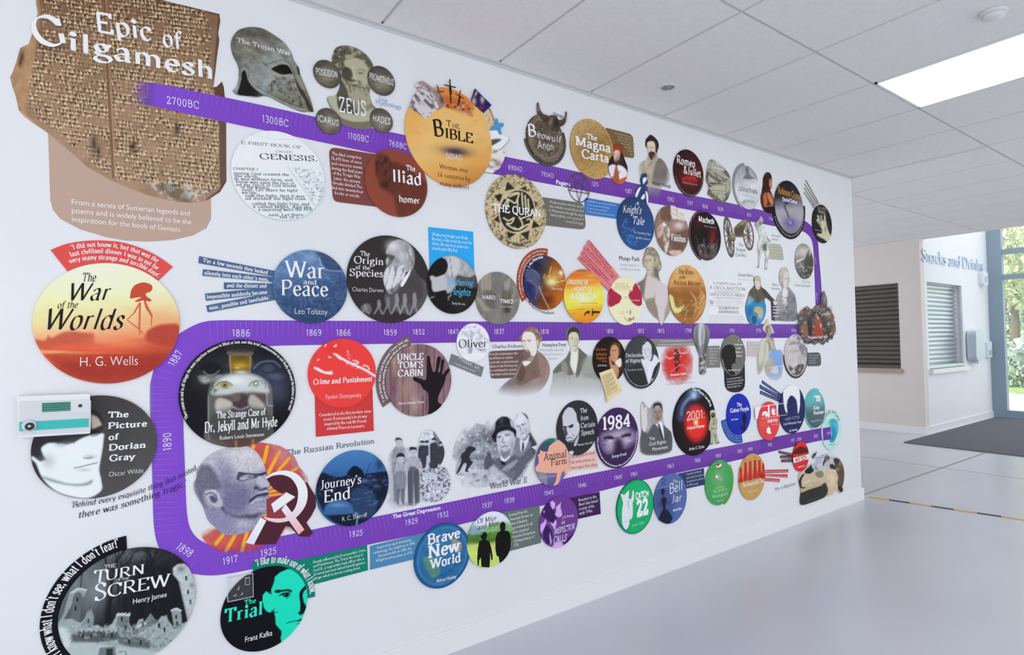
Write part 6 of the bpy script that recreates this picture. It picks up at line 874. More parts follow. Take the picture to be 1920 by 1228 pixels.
dic, c = cut('novelist_portrait_print', 'sepia portrait print of a curly bearded man in profile fading at the waist', 990,165, 1060,138, 1120,160, 1165,220, 1178,270, 1150,320, 1140,370, 1125,400, 1180,440, 1250,540, 1265,640, 1230,760, 1150,860, 1000,930, 800,940, 660,900, 700,830, 800,740, 870,690, 900,620, 940,540, 970,480, 955,430, 975,400, 965,350, 950,300, 912,265, 940,235, h=.0036, th=.0003, step=1.4, film=True, cat='portrait print', group=GP)
c.bg('a08c80'); c.n(.2, 8, 9, 3); c.p('8c6c60', 975,170, 1060,138, 1130,165, 1178,260, 1150,330, 1120,370, 1110,300, 1080,220, 1000,200, f=4); c.p('8c6c60', 912,265, 955,230, 960,290, 930,300, f=4); c.sp('d8b8a4', .55, 5, 4, 5, w=c.m(980,150, 1120,160, 1180,270, 1110,300, 1080,200, f=4), al=.6); c.sp('4c3028', .6, 4, 4, 9, w=c.m(980,150, 1120,160, 1180,270, 1120,360, 1080,200, f=4), al=.7); c.p('e8dcd4', 965,215, 1010,190, 1080,210, 1110,290, 1120,380, 1090,460, 1020,440, 985,400, 965,350, 950,290, f=3); c.b('4c3c38', 968,298, 16,9, .85); c.b('4c3c38', 1030,295, 20,10, .85); c.l('6c5448', 6, 950,285, 985,288); c.l('6c5448', 6, 1010,282, 1055,285); c.l('a89080', 7, 990,300, 985,360, 1005,375); c.p('78584c', 970,405, 1010,390, 1040,410, 1050,460, 1010,500, 970,520, 955,480, f=4, al=.9); c.b('dcc8bc', 1010,405, 14,6, .6); c.p('c8b4a8', 1115,290, 1140,280, 1140,340, 1115,360, f=3); c.p('ece8e6', 960,540, 985,520, 1050,530, 1000,570, 960,590, f=3); c.p('745c50', 940,540, 1000,580, 1080,500, 1130,430, 1230,520, 1180,680, 1050,740, 940,800, 860,760, 900,650, f=6, al=.85); c.p('5c463c', 960,560, 920,620, 890,720, 960,740, 990,640, f=5, al=.8); c.p('9c8074', 1130,440, 1250,560, 1250,680, 1170,760, 1150,620, f=6, al=.7); c.sp('4c3830', .62, 5, 9, 12, 20, w=c.m(880,560, 1230,520, 1150,780, 860,800, f=8), al=.4); c.p('78706c', 690,860, 800,740, 860,710, 900,760, 820,830, f=8, al=.7)
F(*B6); yy = (c.y-590)*5.99; xx = (c.x-820)*5.99; c.fade(np.clip((930-yy-.12*np.abs(xx-900))/190, 0, 1)*np.clip((xx-650)/90, 0, 1))
o = panel('6c5450', *rounded(575,410, 1000,392, 985,702, 600,720, [50, 0, 0, 40]), parent=dic, h=.0026, th=.0005); TB(o, 'caption_lettering', ['A social commentator who', 'used fiction to criticise', 'economic, social and moral', 'abuses in the Victorian era,', 'he contributed to several', 'important social reforms'], 586,456, 905,444, 592,684, 28, st='sanss', col='ece0da', h=.0022)
T(dic, 'name_lettering', 'Charles Dickens', (616,378, 956,368), 40, 'sanss', '4c4a5c', h=.002)
dav, c = cut('chemist_portrait_print', 'grey green portrait print of a dark haired man in a long coat fading downward', 1470,160, 1530,132, 1590,160, 1605,220, 1600,290, 1580,340, 1600,380, 1680,450, 1740,470, 1790,560, 1830,720, 1850,900, 1700,1000, 1400,1020, 1240,940, 1280,800, 1300,670, 1310,620, 1380,540, 1450,480, 1480,420, 1500,380, 1470,310, 1450,230, h=.0032, th=.0003, step=1.4, film=True, cat='portrait print', group=GP)
c.bg('b0b0a4'); c.n(.18, 8, 14, 3); c.p('3c3a34', 1452,230, 1475,160, 1530,132, 1590,160, 1606,230, 1600,300, 1575,240, 1540,200, 1480,230, 1470,300, f=3); c.sp('c8c4a8', .66, 4, 4, 6, w=c.m(1460,200, 1530,140, 1600,190, 1590,230, f=3)); c.p('d0ceb0', 1480,225, 1530,195, 1575,215, 1590,290, 1570,370, 1530,400, 1495,370, 1478,300, f=3); c.b('4c4838', 1512,270, 12,7, .8); c.b('4c4838', 1562,272, 10,7, .8); c.l('6c6850', 4, 1495,255, 1525,255); c.l('948c74', 5, 1540,275, 1548,325, 1530,330); c.l('9c6c5c', 6, 1525,352, 1560,350); c.p('a8a68c', 1570,260, 1592,280, 1572,370, 1555,380, f=5, al=.6); c.p('e0e0d4', 1500,400, 1550,420, 1590,380, 1590,440, 1560,620, 1530,650, 1500,560, f=4); c.p('54504a', 1590,370, 1680,450, 1640,560, 1590,690, 1555,690, 1580,500, f=4, al=.85); c.p('5c5850', 1480,400, 1500,440, 1490,560, 1530,660, 1480,680, 1400,640, 1310,660, 1320,600, 1400,530, 1450,470, f=4, al=.85); c.p('a0a090', 1400,540, 1440,530, 1470,650, 1400,650, f=6, al=.6); c.p('8c9488', 1640,500, 1740,480, 1800,600, 1830,720, 1700,720, 1620,640, f=6, al=.6); c.l('6c6c64', 9, 1480,690, 1490,810, al=.8); c.l('74746c', 9, 1430,690, 1440,760, al=.6)
yy = (c.y-590)*5.99; xx = (c.x-820)*5.99; c.fade(np.where(yy < 660, 1, np.clip(.62-(yy-660)/480, 0, 1)+.15*np.clip((720-yy)/60, 0, 1))*np.clip((xx-1235)/40, 0, 1))
F(*B6); TM(dav, 'name_lettering', [('Humphry Davy', (1186,360, 1448,352), 40, 'sanss')], col='4c4a5c', h=.002); TM(dav, 'caption_lettering', [('Mary Shelley attended', (1160,410, 1418,408), 30, 'sansl'), ("Davy's lectures on", (1198,458, 1412,455), 30, 'sansl'), ('chemistry', (1242,506, 1362,503), 30, 'sansl')], col='9c9ca6', h=.002)
F(*B7)
kea, c = disc('near black round disc with a pensive young man and a page of verse pinned below', 196,470, 375,244, 556,480, 400,765, h=.0088, th=.004, step=1.4); c.bg('1e1412'); c.p('4c2c1c', 380,350, 420,310, 480,330, 500,420, 490,500, 540,560, 530,700, 440,660, 400,560, 380,480, f=5, al=.7); c.p('c8946c', 395,370, 430,330, 470,350, 480,420, 465,500, 430,530, 400,500, 385,430, f=3); c.b('3c2014', 405,400, 10,7, .9); c.b('3c2014', 440,400, 12,8, .9); c.l('8c5838', 6, 418,400, 410,445, 425,455); c.l('8c4430', 6, 412,480, 440,482); c.p('5c3820', 400,340, 440,308, 490,330, 500,420, 480,470, 475,380, 440,340, f=3); c.p('e8dccc', 440,530, 500,490, 510,560, 490,590, 450,560, f=3); c.p('b8805c', 370,480, 395,480, 400,540, 440,600, 480,620, 470,680, 400,640, f=4); c.p('c49068', 400,570, 470,580, 475,700, 450,690, 430,640, f=4); c.b('141010', 500,680, 40,50, .7)
TM(kea, 'title_lettering', [('On first', (222,405, 342,402), 30, 'sansb'), ('looking into', (228,458, 346,455), 32, 'sansb'), ("Chapman's", (228,502, 346,500), 32, 'sansb'), ('Homer', (290,532, 350,530), 22, 'sansb')], col='a8582c'); TM(kea, 'author_lettering', [('John Keats', (245,580, 346,578), 22, 'sanss')], col='e4dcd8')
o, c2 = cut('verse_page', None, 258,655, 410,600, 522,850, 355,985, 340,970, 330,880, h=.0094, th=.0003, step=1.4, parent=kea, sm=0); c2.bg('e0cc9c'); c2.n(.12, 9, 9, 3); c2.l('c0a470', 12, 258,660, 335,890, 355,985, al=.7, f=3)
mb = MB()
for k in range(13):
    t = k/13; x0, y0, x1, y1 = 290+70*t, 690+230*t, 405+85*t, 650+195*t; mb.add(W(xy(x0,y0, x1-8*(k % 3),y1, x1-8*(k % 3),y1+6, x0,y0+6), .0098).tolist(), [(0, 1, 2, 3)])
mb.obj('text_line_pattern', ink('8c7c5c'), o)
she, c = disc('charcoal round disc with a pale faced man in an open white collar', 545,500, 735,238, 925,470, 740,800, h=.0105, th=.004, step=1.4); c.bg('3a3a3c'); c.b('4c4c50', 720,420, 200,220, .5); c.p('d4d4da', 760,305, 800,285, 845,320, 855,400, 845,490, 800,540, 770,500, 745,420, 748,350, f=2.5); c.p('2c2c2e', 750,320, 800,278, 850,310, 870,400, 850,440, 845,350, 800,300, 760,340, f=3); c.b('5c5c66', 762,392, 10,6, .85); c.b('5c5c66', 808,388, 13,7, .85); c.l('8c8c98', 5, 782,395, 778,440, 790,448); c.l('78606c', 6, 780,478, 808,475); c.b('a4a4b0', 838,430, 12,60, .6); c.p('dedee4', 730,500, 780,510, 850,520, 880,450, 930,520, 880,600, 850,700, 820,780, 790,700, 760,600, f=3); c.p('28282a', 600,600, 740,560, 800,780, 700,800, 600,720, f=5, al=.8); c.p('28282a', 930,530, 960,530, 900,720, 830,790, 850,700, 880,600, f=4, al=.9); c.l('9c9ca4', 6, 780,540, 800,640, al=.6); c.l('d0d0d6', 7, 858,715, 848,740)
ring(she['circle'], 1.0, 1.11, 185, 355, .008, '2e2e32', she, th=.003); am = arc_marks(she['circle'], 1.025, 195, 350, .0087); T(she, 'quotation_lettering', 'Government has no rights; it is a delegation from several individuals for the purpose of securing their own', am, 3.2, 'sansb', 'e4e4e8', h=.008)
F(*B7); TM(she, 'title_lettering', [('Declaration', (560,476, 760,470), 40, 'ser'), ('of Rights', (558,540, 722,532), 40, 'ser')], col='f0f0f2'); TM(she, 'author_lettering', [('Percy Bysshe Shelley', (575,632, 748,622), 20, 'sanss')], col='c4c4c8')
gal, c = cut('red_figure_print', 'pale red smoky print of a dark twisted figure with lightning hands', 960,360, 1290,345, 1320,480, 1310,640, 1290,740, 1200,780, 1090,810, 1020,740, 970,650, 950,500, h=.0028, th=.0003, step=1.3, film=True, cat='figure print', group=GP, sm=0); c.bg('d83434'); c.n(.15, 9, 9, 3); c.b('c82828', 1140,520, 90,120, .6); c.b('e86c64', 1250,600, 60,90, .4); c.p('4c1c1c', 1090,440, 1100,390, 1140,375, 1170,400, 1175,440, 1160,500, 1180,520, 1150,560, 1160,600, 1120,640, 1110,560, 1100,520, f=3, al=.85); c.sp('d89c9c', .55, 3, 3, 6, w=c.m(1090,400, 1170,400, 1170,530, 1110,530, f=3)); c.l('f0a8a0', 10, 980,470, 1040,490, 1100,480, f=1.5); c.l('f0a8a0', 9, 1000,460, 1060,500); c.l('f0a8a0', 12, 1160,430, 1220,430, 1270,400, f=1.5); c.l('f0b0a8', 7, 1200,440, 1260,430); c.l('f0a8a0', 6, 1060,640, 1120,600, 1180,560, 1240,600, 1280,700, al=.7); c.l('e89088', 6, 1240,520, 1290,560, 1290,660, al=.7)
xx = (c.x-1080)*5.99; yy = (c.y-590)*5.99; nn = c.nz(8, 8, 4); c.fade(np.clip(1.35-np.hypot((xx-1140)/165, (yy-540)/215)**2*.95+(nn-.5)*.7, 0, 1))
F(*B7); o = panel('84807c', 850,282, 1330,270, 1340,345, 880,360, parent=gal, h=.0024, th=.0004); TM(o, 'caption_lettering', [('Percy Bysshe Shelley distributed some of his', (948,305, 1292,298), 18, 'sanss'), ('revolutionary pamphlets by hot air balloon', (920,346, 1322,336), 18, 'sanss')], col='e8e4e0', h=.002)
TM(gal, 'title_lettering', [('Giovanni Aldini', (1060,690, 1238,672), 26, 'sansb')], col='f8e4e0'); TM(gal, 'caption_lettering', [('Performed experiments on dead', (1012,738, 1306,720), 20, 'sansl'), ('criminals using electrical charges', (1012,794, 1336,764), 20, 'sansl')], col='b0a4a8', h=.0022)
bal, c = cut('balloon_print', 'silver grey hot air balloon print hanging over the ribbon', 1322,190, 1340,130, 1385,100, 1425,97, 1475,125, 1500,190, 1500,270, 1475,360, 1450,440, 1442,470, 1455,480, 1460,650, 1395,655, 1392,480, 1395,465, 1360,380, 1330,280, h=.0075, step=1.2, cat='balloon print', group=GP); c.bg('6c6a6c'); c.g(1320,250, 1500,250, (0,'84828a'), (.2,'5c5a5c'), (.45,'c4c4c8'), (.55,'a4a2a6'), (.8,'4c4a4c'), (1,'6c6a6e')); c.g(1400,100, 1400,470, (0,'a8a6aa'), (.5,'7c7a7c'), (.85,'2c2a2c'), (1,'3c3a3c'), w=.5); c.l('e4e4e8', 12, 1405,110, 1388,220, 1395,340, al=.8, f=3); c.l('3c3a3c', 6, 1365,120, 1350,230, 1380,360, 1405,460, al=.7); c.l('3c3a3c', 6, 1440,110, 1465,230, 1440,380, 1425,460, al=.7); c.l('dcdce0', 10, 1430,110, 1440,200, 1430,320, al=.6, f=2); c.p('9c9a98', 1390,475, 1460,475, 1462,655, 1392,658, f=1.5); c.sp('2c2a2a', .5, 4, 4, 5, w=c.m(1390,475, 1460,475, 1462,655, 1392,658, f=1.5), al=.85); c.b('e4e4e4', 1420,540, 12,12, .8); c.b('e0e0e0', 1418,600, 14,12, .7); c.l('2c2a2a', 8, 1395,640, 1460,640)
o = panel('7c7874', 1460,352, 1612,348, 1622,592, 1458,598, parent=bal, h=.0026, th=.0006); TB(o, 'caption_lettering', ['Napoleon formed', 'a balloon corps', 'after the use', 'of balloons as', 'military devices', 'at Fleurus.'], 1496,390, 1598,386, 1500,560, 20, st='sanss', col='dcd8d4', h=.0024)
F(*B8)
vin, c = disc('olive grey round disc with a black head silhouette joined to a black rounded caption below', 147,590, 300,306, 446,530, 330,822, h=.008, step=1.4); c.bg('6c6a64'); c.b('7c7a70', 300,400, 120,100, .5)
shape(vin, '201e1e', 160,490, 200,450, 255,436, 300,455, 325,510, 330,580, 325,640, 320,670, 300,670, 280,690, 280,740, 320,800, 300,818, 250,800, 210,740, 190,700, 175,640, 150,600, 148,560, sm=1, name='head_silhouette')
o = panel('2a282c', *rounded(182,690, 440,660, 446,1030, 196,1032, [0, 0, 120, 120]), parent=vin, h=.003); TB(o, 'caption_lettering', ['One of the earliest works of', 'feminist philosophy, arguing that', 'women should have the same', 'fundamental rights as men.'], 218,876, 424,848, 222,978, 20, st='sanss', col='dcdcd8'); TB(vin, 'title_lettering', ['A', 'Vindication', 'of the', 'Rights of', 'Woman'], 310,400, 420,398, 315,588, 22, st='serb', col='e4e2dc', al='c'); TM(vin, 'author_lettering', [('Mary Wollstonecraft', (235,766, 384,756), 20, 'serb')], col='d8d6d0')
coo, c = cut('statue_print', 'pale stone statue print of a man in a cocked hat over a blue wave', 725,120, 740,160, 770,200, 806,290, 770,300, 755,340, 800,370, 830,500, 880,500, 915,560, 915,700, 900,820, 840,880, 760,860, 700,790, 690,700, 640,790, 600,800, 590,640, 620,500, 640,400, 670,360, 700,350, 715,310, 662,250, 680,190, h=.0045, th=.0018, step=1.3, film=True, cat='statue print', group=GP)
c.bg('b4ae9e'); c.n(.2, 6, 10, 3); c.p('c8c4b4', 670,240, 700,170, 725,125, 745,165, 800,280, 770,260, 740,200, 700,220, f=3); c.p('4c463c', 710,205, 750,205, 765,260, 745,300, 715,300, 700,260, f=3, al=.8); c.p('a89c8a', 725,225, 755,220, 760,275, 740,300, 725,280, f=3); c.b('4c443a', 735,235, 8,5, .8); c.l('342c24', 9, 735,320, 770,360, 790,380, f=2); c.p('ccc8b8', 640,380, 700,360, 740,420, 740,560, 680,720, 620,700, 600,620, f=5, al=.8); c.l('5c564a', 8, 740,410, 760,480, 830,560, f=2); c.l('5c564a', 7, 705,395, 740,430, 745,520, f=2); c.l('8c8474', 5, 690,420, 690,560, 640,720); c.b('6c6658', 715,400, 14,10, .7); c.p('74a4dc', 740,560, 830,480, 910,560, 915,720, 890,830, 830,885, 750,850, 760,770, 820,740, 780,640, f=8, al=.85); c.p('e4e6ea', 760,760, 830,700, 860,760, 840,800, 780,790, f=6, al=.8); c.b('a8a49a', 790,660, 40,50, .7); c.l('e4ecf4', 8, 720,725, 800,715, 910,700, al=.8, f=2)
xx = (c.x-1330)*6.62; yy = (c.y-580)*6.62; c.fade(np.where(yy < 560, 1, np.clip(1.1-(yy-600)/330, 0, 1))*np.clip(1.7-((xx-720)/180)**2, 0, 1)*np.clip((xx-588)/25, 0, 1)+.0)
F(*B8); o = panel('bcb4b0', 470,398, 640,404, 630,585, 470,580, parent=coo, h=.0026, th=.0006); TB(o, 'caption_lettering', ['James Cook charted', 'Australia for', 'Great Britain', 'in his first voyage'], 482,428, 610,432, 485,565, 20, st='sanss', col='e0dcd8', h=.0022)
can2, c = disc('small grey marbled round disc cupped by a thin black arc and a dark caption', 935,560, 1075,305, 1208,540, 1080,835, h=.006, step=1.3); c.bg('c4bcbc'); c.n(.15, 14, 14, 3); c.p('6c6870', 1040,330, 1100,320, 1150,380, 1200,480, 1200,580, 1150,560, 1110,470, 1080,400, f=6, al=.8); c.sp('d8d4d8', .55, 6, 6, 9, w=c.m(1040,330, 1150,380, 1200,560, 1110,470, f=6), al=.7); c.p('a8a4a8', 1110,560, 1200,580, 1190,680, 1100,700, f=6, al=.7); c.p('3c3a38', 980,690, 1040,720, 1120,680, 1180,700, 1130,800, 1080,830, 1010,780, f=5, al=.9); c.sp('c8c4c0', .55, 5, 5, 6, w=c.m(960,660, 1200,640, 1150,790, 1080,830, 1000,780, f=5), al=.8)
ring(can2['circle'], 1.0, 1.09, 178, 380, .0045, '3c3438', can2); o = panel('5a585e', *rounded(1205,540, 1380,530, 1390,702, 1220,706, [0, 50, 40, 0]), parent=can2, h=.003); TB(o, 'caption_lettering', ['Voltaire wrote the satire', 'after the earthquake', 'and used this to', 'attack optimism'], 1238,580, 1368,572, 1240,672, 18, st='sanss', col='c4c2c8')
TM(can2, 'title_lettering', [('Candide', (985,442, 1090,432), 50, 'hand')], col='3c3638'); TM(can2, 'author_lettering', [('Voltaire', (1005,535, 1150,522), 34, 'ser')], col='a09a9c')
# ================================================================ row standing on the lowest ribbon run
F(*C1)
gra, c = disc('large grey round disc with a pale young man face half hidden by the alarm box', 254,600, 800,138, 1288,540, 680,987, h=.007, step=1.7); c.bg('3c3a3a'); c.g(700,140, 1280,700, (0,'3c3a3a'), (.5,'464444'), (1,'504e4e')); c.n(.14, 20, 20, 3)
c.p('e0e8e8', 340,560, 420,520, 560,540, 700,480, 840,450, 850,500, 838,600, 820,700, 815,760, 832,840, 830,920, 720,980, 560,960, 430,900, 340,800, 300,700, 262,660, 270,640, 330,680, 370,660, 350,620, f=6); c.p('c4b4ac', 750,300, 800,300, 840,370, 830,400, 760,410, f=10); c.p('2c2a2a', 756,260, 800,270, 850,340, 850,400, 835,370, 800,320, 750,290, f=8); c.p('2c2c2e', 270,500, 420,480, 640,470, 620,500, 500,530, 400,530, 340,570, 350,620, 380,670, 330,650, 265,620, f=8); c.p('3c3a3c', 470,530, 560,490, 640,480, 620,510, 540,510, f=6, al=.9); c.e('2c3030', 600,512, 26,14, -8, 5, .9); c.l('5c5c60', 7, 470,535, 540,520, 610,530); c.b('8c9494', 500,545, 60,20, .5); c.p('24201f', 740,430, 790,400, 840,380, 845,410, 800,440, 760,460, f=5, al=.9); c.e('242424', 795,440, 24,13, -14, 5); c.l('2c2a2a', 7, 755,472, 800,462, 830,440)
c.b('a0a4a4', 740,640, 60,18, .7); c.l('4c4c4c', 8, 690,650, 720,655, 755,650, f=2); c.l('3c3a3a', 7, 610,735, 700,715, 800,690, f=2); c.b('b0b4b4', 690,750, 60,16, .7); c.b('a4a8aa', 400,680, 60,70, .6); c.p('5c6060', 340,800, 420,820, 560,860, 680,860, 760,830, 740,870, 640,885, 520,870, 400,840, f=8, al=.7); c.p('2c2c2c', 272,705, 300,720, 345,830, 310,800, f=5, al=.9); c.b('f0f8f8', 620,600, 90,60, .6); c.b('eef6f6', 560,920, 110,30, .6)
TM(gra, 'title_lettering', [('The', (886,320, 1058,314), 46, 'slab'), ('Picture', (888,412, 1210,390), 48, 'slab'), ('of', (892,504, 978,498), 46, 'slab'), ('Dorian', (894,590, 1198,566), 48, 'slab'), ('Gray', (898,678, 1115,660), 48, 'slab')], col='f2f2f6'); TM(gra, 'author_lettering', [('Oscar Wilde', (896,806, 1180,772), 38, 'sansl')], col='ecebf0')
o = letters(None, 'quotation_lettering', [("'Behind every exquisite thing that existed,", (588,1060, 1100,960, 1628,742), 44, 'it', 0.), ("there was something tragic.'", (650,1146, 1080,1040, 1545,872), 50, 'it', 0.)], '30304c', .0019); o.name = 'quotation_print'; tag(o, 'dark slanting italic quotation running from wall across the purple ribbon', 'quotation print')
# wall mounted alarm box
al = empty('alarm_sounder'); tag(al, 'white plastic alarm box with teal stripe overlapping the grey disc', 'alarm box')
def slab(name, m, h0, h1, *a, r=0):
    p = xy(*(rounded(*a, r) if r else a)); q0, q1 = W(p, h1), W(p, h1); q1 = q1.copy(); q1[:, 1] = DW-h0; k = len(p); mb = MB(); mb.add(q0.tolist()+q1.tolist(), [tuple(range(k))[::-1], tuple(range(k, 2*k))]+[(i, (i+1) % k, k+(i+1) % k, k+i) for i in range(k)]); o = mb.obj(name, m, al); return o
wp = mat('alarm_plastic', (.80, .82, .82), .35)
slab('back_box', wp, .0078, .032, 138,146, 740,124, 742,450, 152,486, r=14); slab('front_cover', mat('alarm_cover', (.66, .69, .71), .4), .032, .037, 158,190, 748,176, 744,430, 160,462, r=10)
slab('grille_panel', mat('alarm_dark_teal', '106454', .5), .037, .0385, 346,202, 578,192, 578,262, 346,274)
mb = MB()
for k in range(4): y = 214+k*16; p = W(xy(348,y, 576,y-10, 576,y-6, 348,y+4), .0388); mb.add(p.tolist(), [(0, 1, 2, 3)])
mb.obj('grille_slat_pattern', mat('alarm_teal_light', '7cc4b4', .5), al)
slab('teal_stripe', mat('alarm_teal', '3cbcb4', .45), .037, .0384, 158,358, 730,326, 728,396, 158,432)
slab('label_plate', mat('alarm_plate', (.78, .80, .80), .45), .037, .0386, 588,184, 742,176, 742,266, 588,272)
mb = MB()
for k in range(7): y = 194+k*11; mb.add(W(xy(590,y, 740,y-7, 740,y-4, 590,y+3), .0388).tolist(), [(0, 1, 2, 3)])
mb.obj('vent_slat_pattern', mat('alarm_grey', (.55, .58, .6), .5), al)
def knob(name, x, y, r, m, h0, h1):
    q = W(xy(x, y, x+r, y), h0); R = np.linalg.norm(q[1]-q[0]); mb = MB(); mb.lathe([(R, 0), (R, -(h1-h0)*.6), (R*.8, -(h1-h0)), (R*.1, -(h1-h0))], q[0], 'y', 28); return mb.obj(name, m, al, True)
knob('screw_head', 660,222, 17, mat('alarm_dark', (.05, .05, .05), .4), .0386, .0405); knob('lock_surround', 240,386, 62, mat('alarm_ring', (.6, .64, .66), .3), .0384, .043); knob('key_lock', 244,392, 40, mat('alarm_black', (.03, .03, .035), .3), .043, .05); knob('key_lock_core', 242,390, 14, mat('alarm_metal', (.55, .55, .55), .25, metal=.9), .05, .052)
# revolution poster cut-out
F(*C2)
rev, c = cut('leader_bust_print', 'red and yellow sunburst print with a bald bearded statue head and a hammer emblem', 360,60, 560,130, 700,100, 830,110, 960,140, 1080,230, 1130,330, 1210,430, 1230,560, 1290,700, 1200,870, 1050,980, 950,1050, 800,1130, 600,1160, 420,1160, 300,1110, 200,1010, 130,760, 120,500, 180,340, 300,150, h=.0022, th=.0003, step=1.4, film=True, cat='statue head print', group=GP)
c.bg('c8504c'); c.n(.25, 14, 14, 3); c.b('e8a0a8', 1000,200, 140,120, .4); c.b('d86c60', 400,1040, 140,60, .5)
for a in (((790,290, 826,140), 34), ((830,400, 940,190), 30), ((930,370, 1036,250), 26), ((1060,375, 1110,345), 24), ((830,545, 900,515), 22), ((840,575, 925,555), 20), ((830,610, 960,595), 18), ((830,645, 900,650), 18), ((800,800, 950,810), 22), ((690,960, 720,880), 26), ((330,1075, 400,985), 32), ((430,1140, 515,990), 32), ((580,1140, 630,960), 32), ((190,990, 300,925), 26), ((690,145, 690,80), 34), ((520,145, 530,100), 36), ((360,170, 370,100), 30)): c.l('f4b02c', a[1], *a[0], sm=0, f=2)
xx = (c.x-340)*5.1156; yy = (c.y-810)*5.1156; nn = c.nz(14, 14, 6); k = np.clip(1.5-np.hypot((xx-760)/430, (yy-500)/480)**2*1.0+(nn-.5)*1.0, 0, 1); k2 = np.clip(1.3-np.hypot((xx-480)/330, (yy-1040)/120)**2+(nn-.5)*.8, 0, 1)*.95; c.fade(np.maximum(k*np.clip((xx-560)/60, 0, 1), k2))
o, c = cut('bust_picture', None, 560,138, 640,140, 720,190, 770,260, 800,330, 815,380, 830,420, 835,460, 850,500, 835,530, 850,560, 835,590, 850,640, 840,680, 862,720, 850,790, 800,790, 750,830, 730,880, 690,930, 600,970, 480,990, 390,970, 320,910, 260,850, 230,780, 200,700, 130,580, 120,500, 145,440, 150,370, 180,320, 240,250, 330,190, 450,150, h=.0034, th=.0008, step=1.2, parent=rev)
c.bg('a09cac'); c.g(300,150, 700,950, (0,'b4b0ba'), (.3,'b8b4c0'), (.6,'8c88a0'), (1,'9894a8')); c.n(.3, 2.2, 2.2, 3); c.p('c8c4c8', 480,150, 640,145, 750,240, 800,340, 700,370, 560,370, 440,300, f=26, al=.8); c.p('4c4860', 120,500, 150,380, 200,310, 300,340, 380,480, 360,560, 240,560, 220,640, 240,730, 170,650, f=16, al=.8); c.p('8c88a0', 330,260, 440,260, 520,380, 480,480, 400,520, f=26, al=.6); c.b('d8d4d8', 640,220, 70,40, .6); c.b('6c6884', 420,420, 60,90, .5)
c.p('302c44', 530,440, 555,385, 640,395, 720,400, 770,390, 820,380, 830,400, 760,415, 720,430, 640,440, 560,460, f=4, al=.9); c.p('d8d4da', 560,440, 620,410, 680,412, 690,430, 640,450, 580,460, f=3, al=.45); c.b('302c48', 655,428, 16,12, .9); c.p('34304c', 545,385, 640,392, 740,398, 830,378, 828,395, 740,412, 640,408, 560,402, f=2, al=.8); c.sp('3c3854', .5, 3, 9, 5, 60, w=c.m(740,745, 860,690, 862,730, 800,790, 720,790, f=6), al=.7); c.l('2c2840', 9, 530,450, 580,470, 660,445, 720,435, f=2); c.l('4c4860', 7, 540,420, 600,405, 680,400, 740,415); c.b('242038', 770,410, 26,10, .9); c.p('b8b4c0', 740,430, 790,440, 840,500, 820,530, 760,520, 720,480, f=6); c.l('e0dce2', 10, 800,420, 830,470, 848,500, al=.7, f=3); c.p('4c4862', 690,540, 720,510, 760,545, 800,530, 840,530, 800,560, 740,560, f=5, al=.9); c.b('2c2844', 710,540, 16,10, .8)
c.p('5c587c', 400,480, 520,470, 620,520, 660,600, 640,700, 560,780, 420,740, 380,640, f=30, al=.65); c.p('302c48', 650,660, 680,620, 740,590, 820,580, 845,590, 810,610, 740,620, 690,650, 655,680, f=4, al=.95); c.p('c4c0ca', 660,640, 720,590, 800,560, 840,565, 780,585, 720,600, f=4, al=.7); c.l('d0ccd4', 12, 660,690, 730,650, 830,640, al=.7, f=3); c.p('9c98ac', 640,720, 760,680, 840,690, 860,750, 760,790, 640,760, f=14, al=.6); c.l('2c2844', 8, 700,790, 780,770, 850,720, f=2, al=.7); c.l('e0dce4', 6, 740,740, 800,735, 850,710, al=.6); c.l('dcd8e0', 6, 780,770, 830,750, 858,720, al=.6); c.p('3c3854', 390,700, 440,760, 540,800, 640,790, 760,790, 700,830, 560,830, 440,800, 390,750, f=12, al=.9)
c.p('b4b0be', 225,580, 270,555, 330,560, 380,640, 400,700, 340,725, 280,690, 240,640, f=4); c.l('3c3854', 12, 235,600, 280,580, 330,610, 340,650, f=3); c.p('34304c', 270,620, 310,610, 340,650, 330,680, 290,670, f=5, al=.85); c.l('ccc8d2', 8, 240,580, 300,560, 350,590, 390,680, al=.7); c.p('8480a0', 250,760, 400,760, 520,830, 480,960, 380,950, 300,880, f=16, al=.6); c.b('c0bcc8', 600,880, 90,50, .6); c.n(.35, 2.2, 2.2, 11)
em = empty('hammer_emblem'); tag(em, 'pale sickle and hammer emblem with deep maroon block shadow beside the statue head', 'emblem print')
def eshape(name, col, h, *a, sm=0, w=None):
    p = xy(*a); p = smooth(p) if sm else p; me = bpy.data.meshes.new(name); me.from_pydata(W(p, h).tolist(), [], [tuple(range(len(p)))]); me.update(); return ob(name, me, ink(col), em)
eshape('block_shadow', '4c2430', .0038, 815,450, 860,425, 960,410, 1060,430, 1110,510, 1125,600, 1130,540, 1205,480, 1290,620, 1290,720, 1250,800, 1200,870, 1262,965, 1230,1005, 1130,1000, 1050,915, 1000,900, 905,1075, 700,1080, 810,850, 900,870, 1000,830, 1060,790, 1040,800, 1000,790, 1010,690, 1090,640, 1000,570, 960,590, 880,540)
eshape('shadow_facet', '8c3a40', .0037, 815,640, 1060,580, 1110,600, 1090,700, 1000,830, 820,830)
def grad_piece(name, c0, c1, y0, y1, h, *a, sm=0):
    p = xy(*a); p = smooth(p) if sm else p; o, c_ = board(name, p, h, .0003, 1.3, False, em); c_.g(0, y0, 0, y1, (0, c0), (1, c1)); return o
b_o = np.array([[810,440],[870,395],[960,370],[1040,375],[1120,410],[1180,480],[1210,560],[1205,660],[1170,740],[1100,820],[1020,855],[920,868],[830,845],[790,820]]); b_i = np.array([[790,815],[880,828],[980,825],[1040,790],[1090,730],[1115,650],[1118,560],[1090,490],[1040,435],[960,410],[880,418],[815,450]])
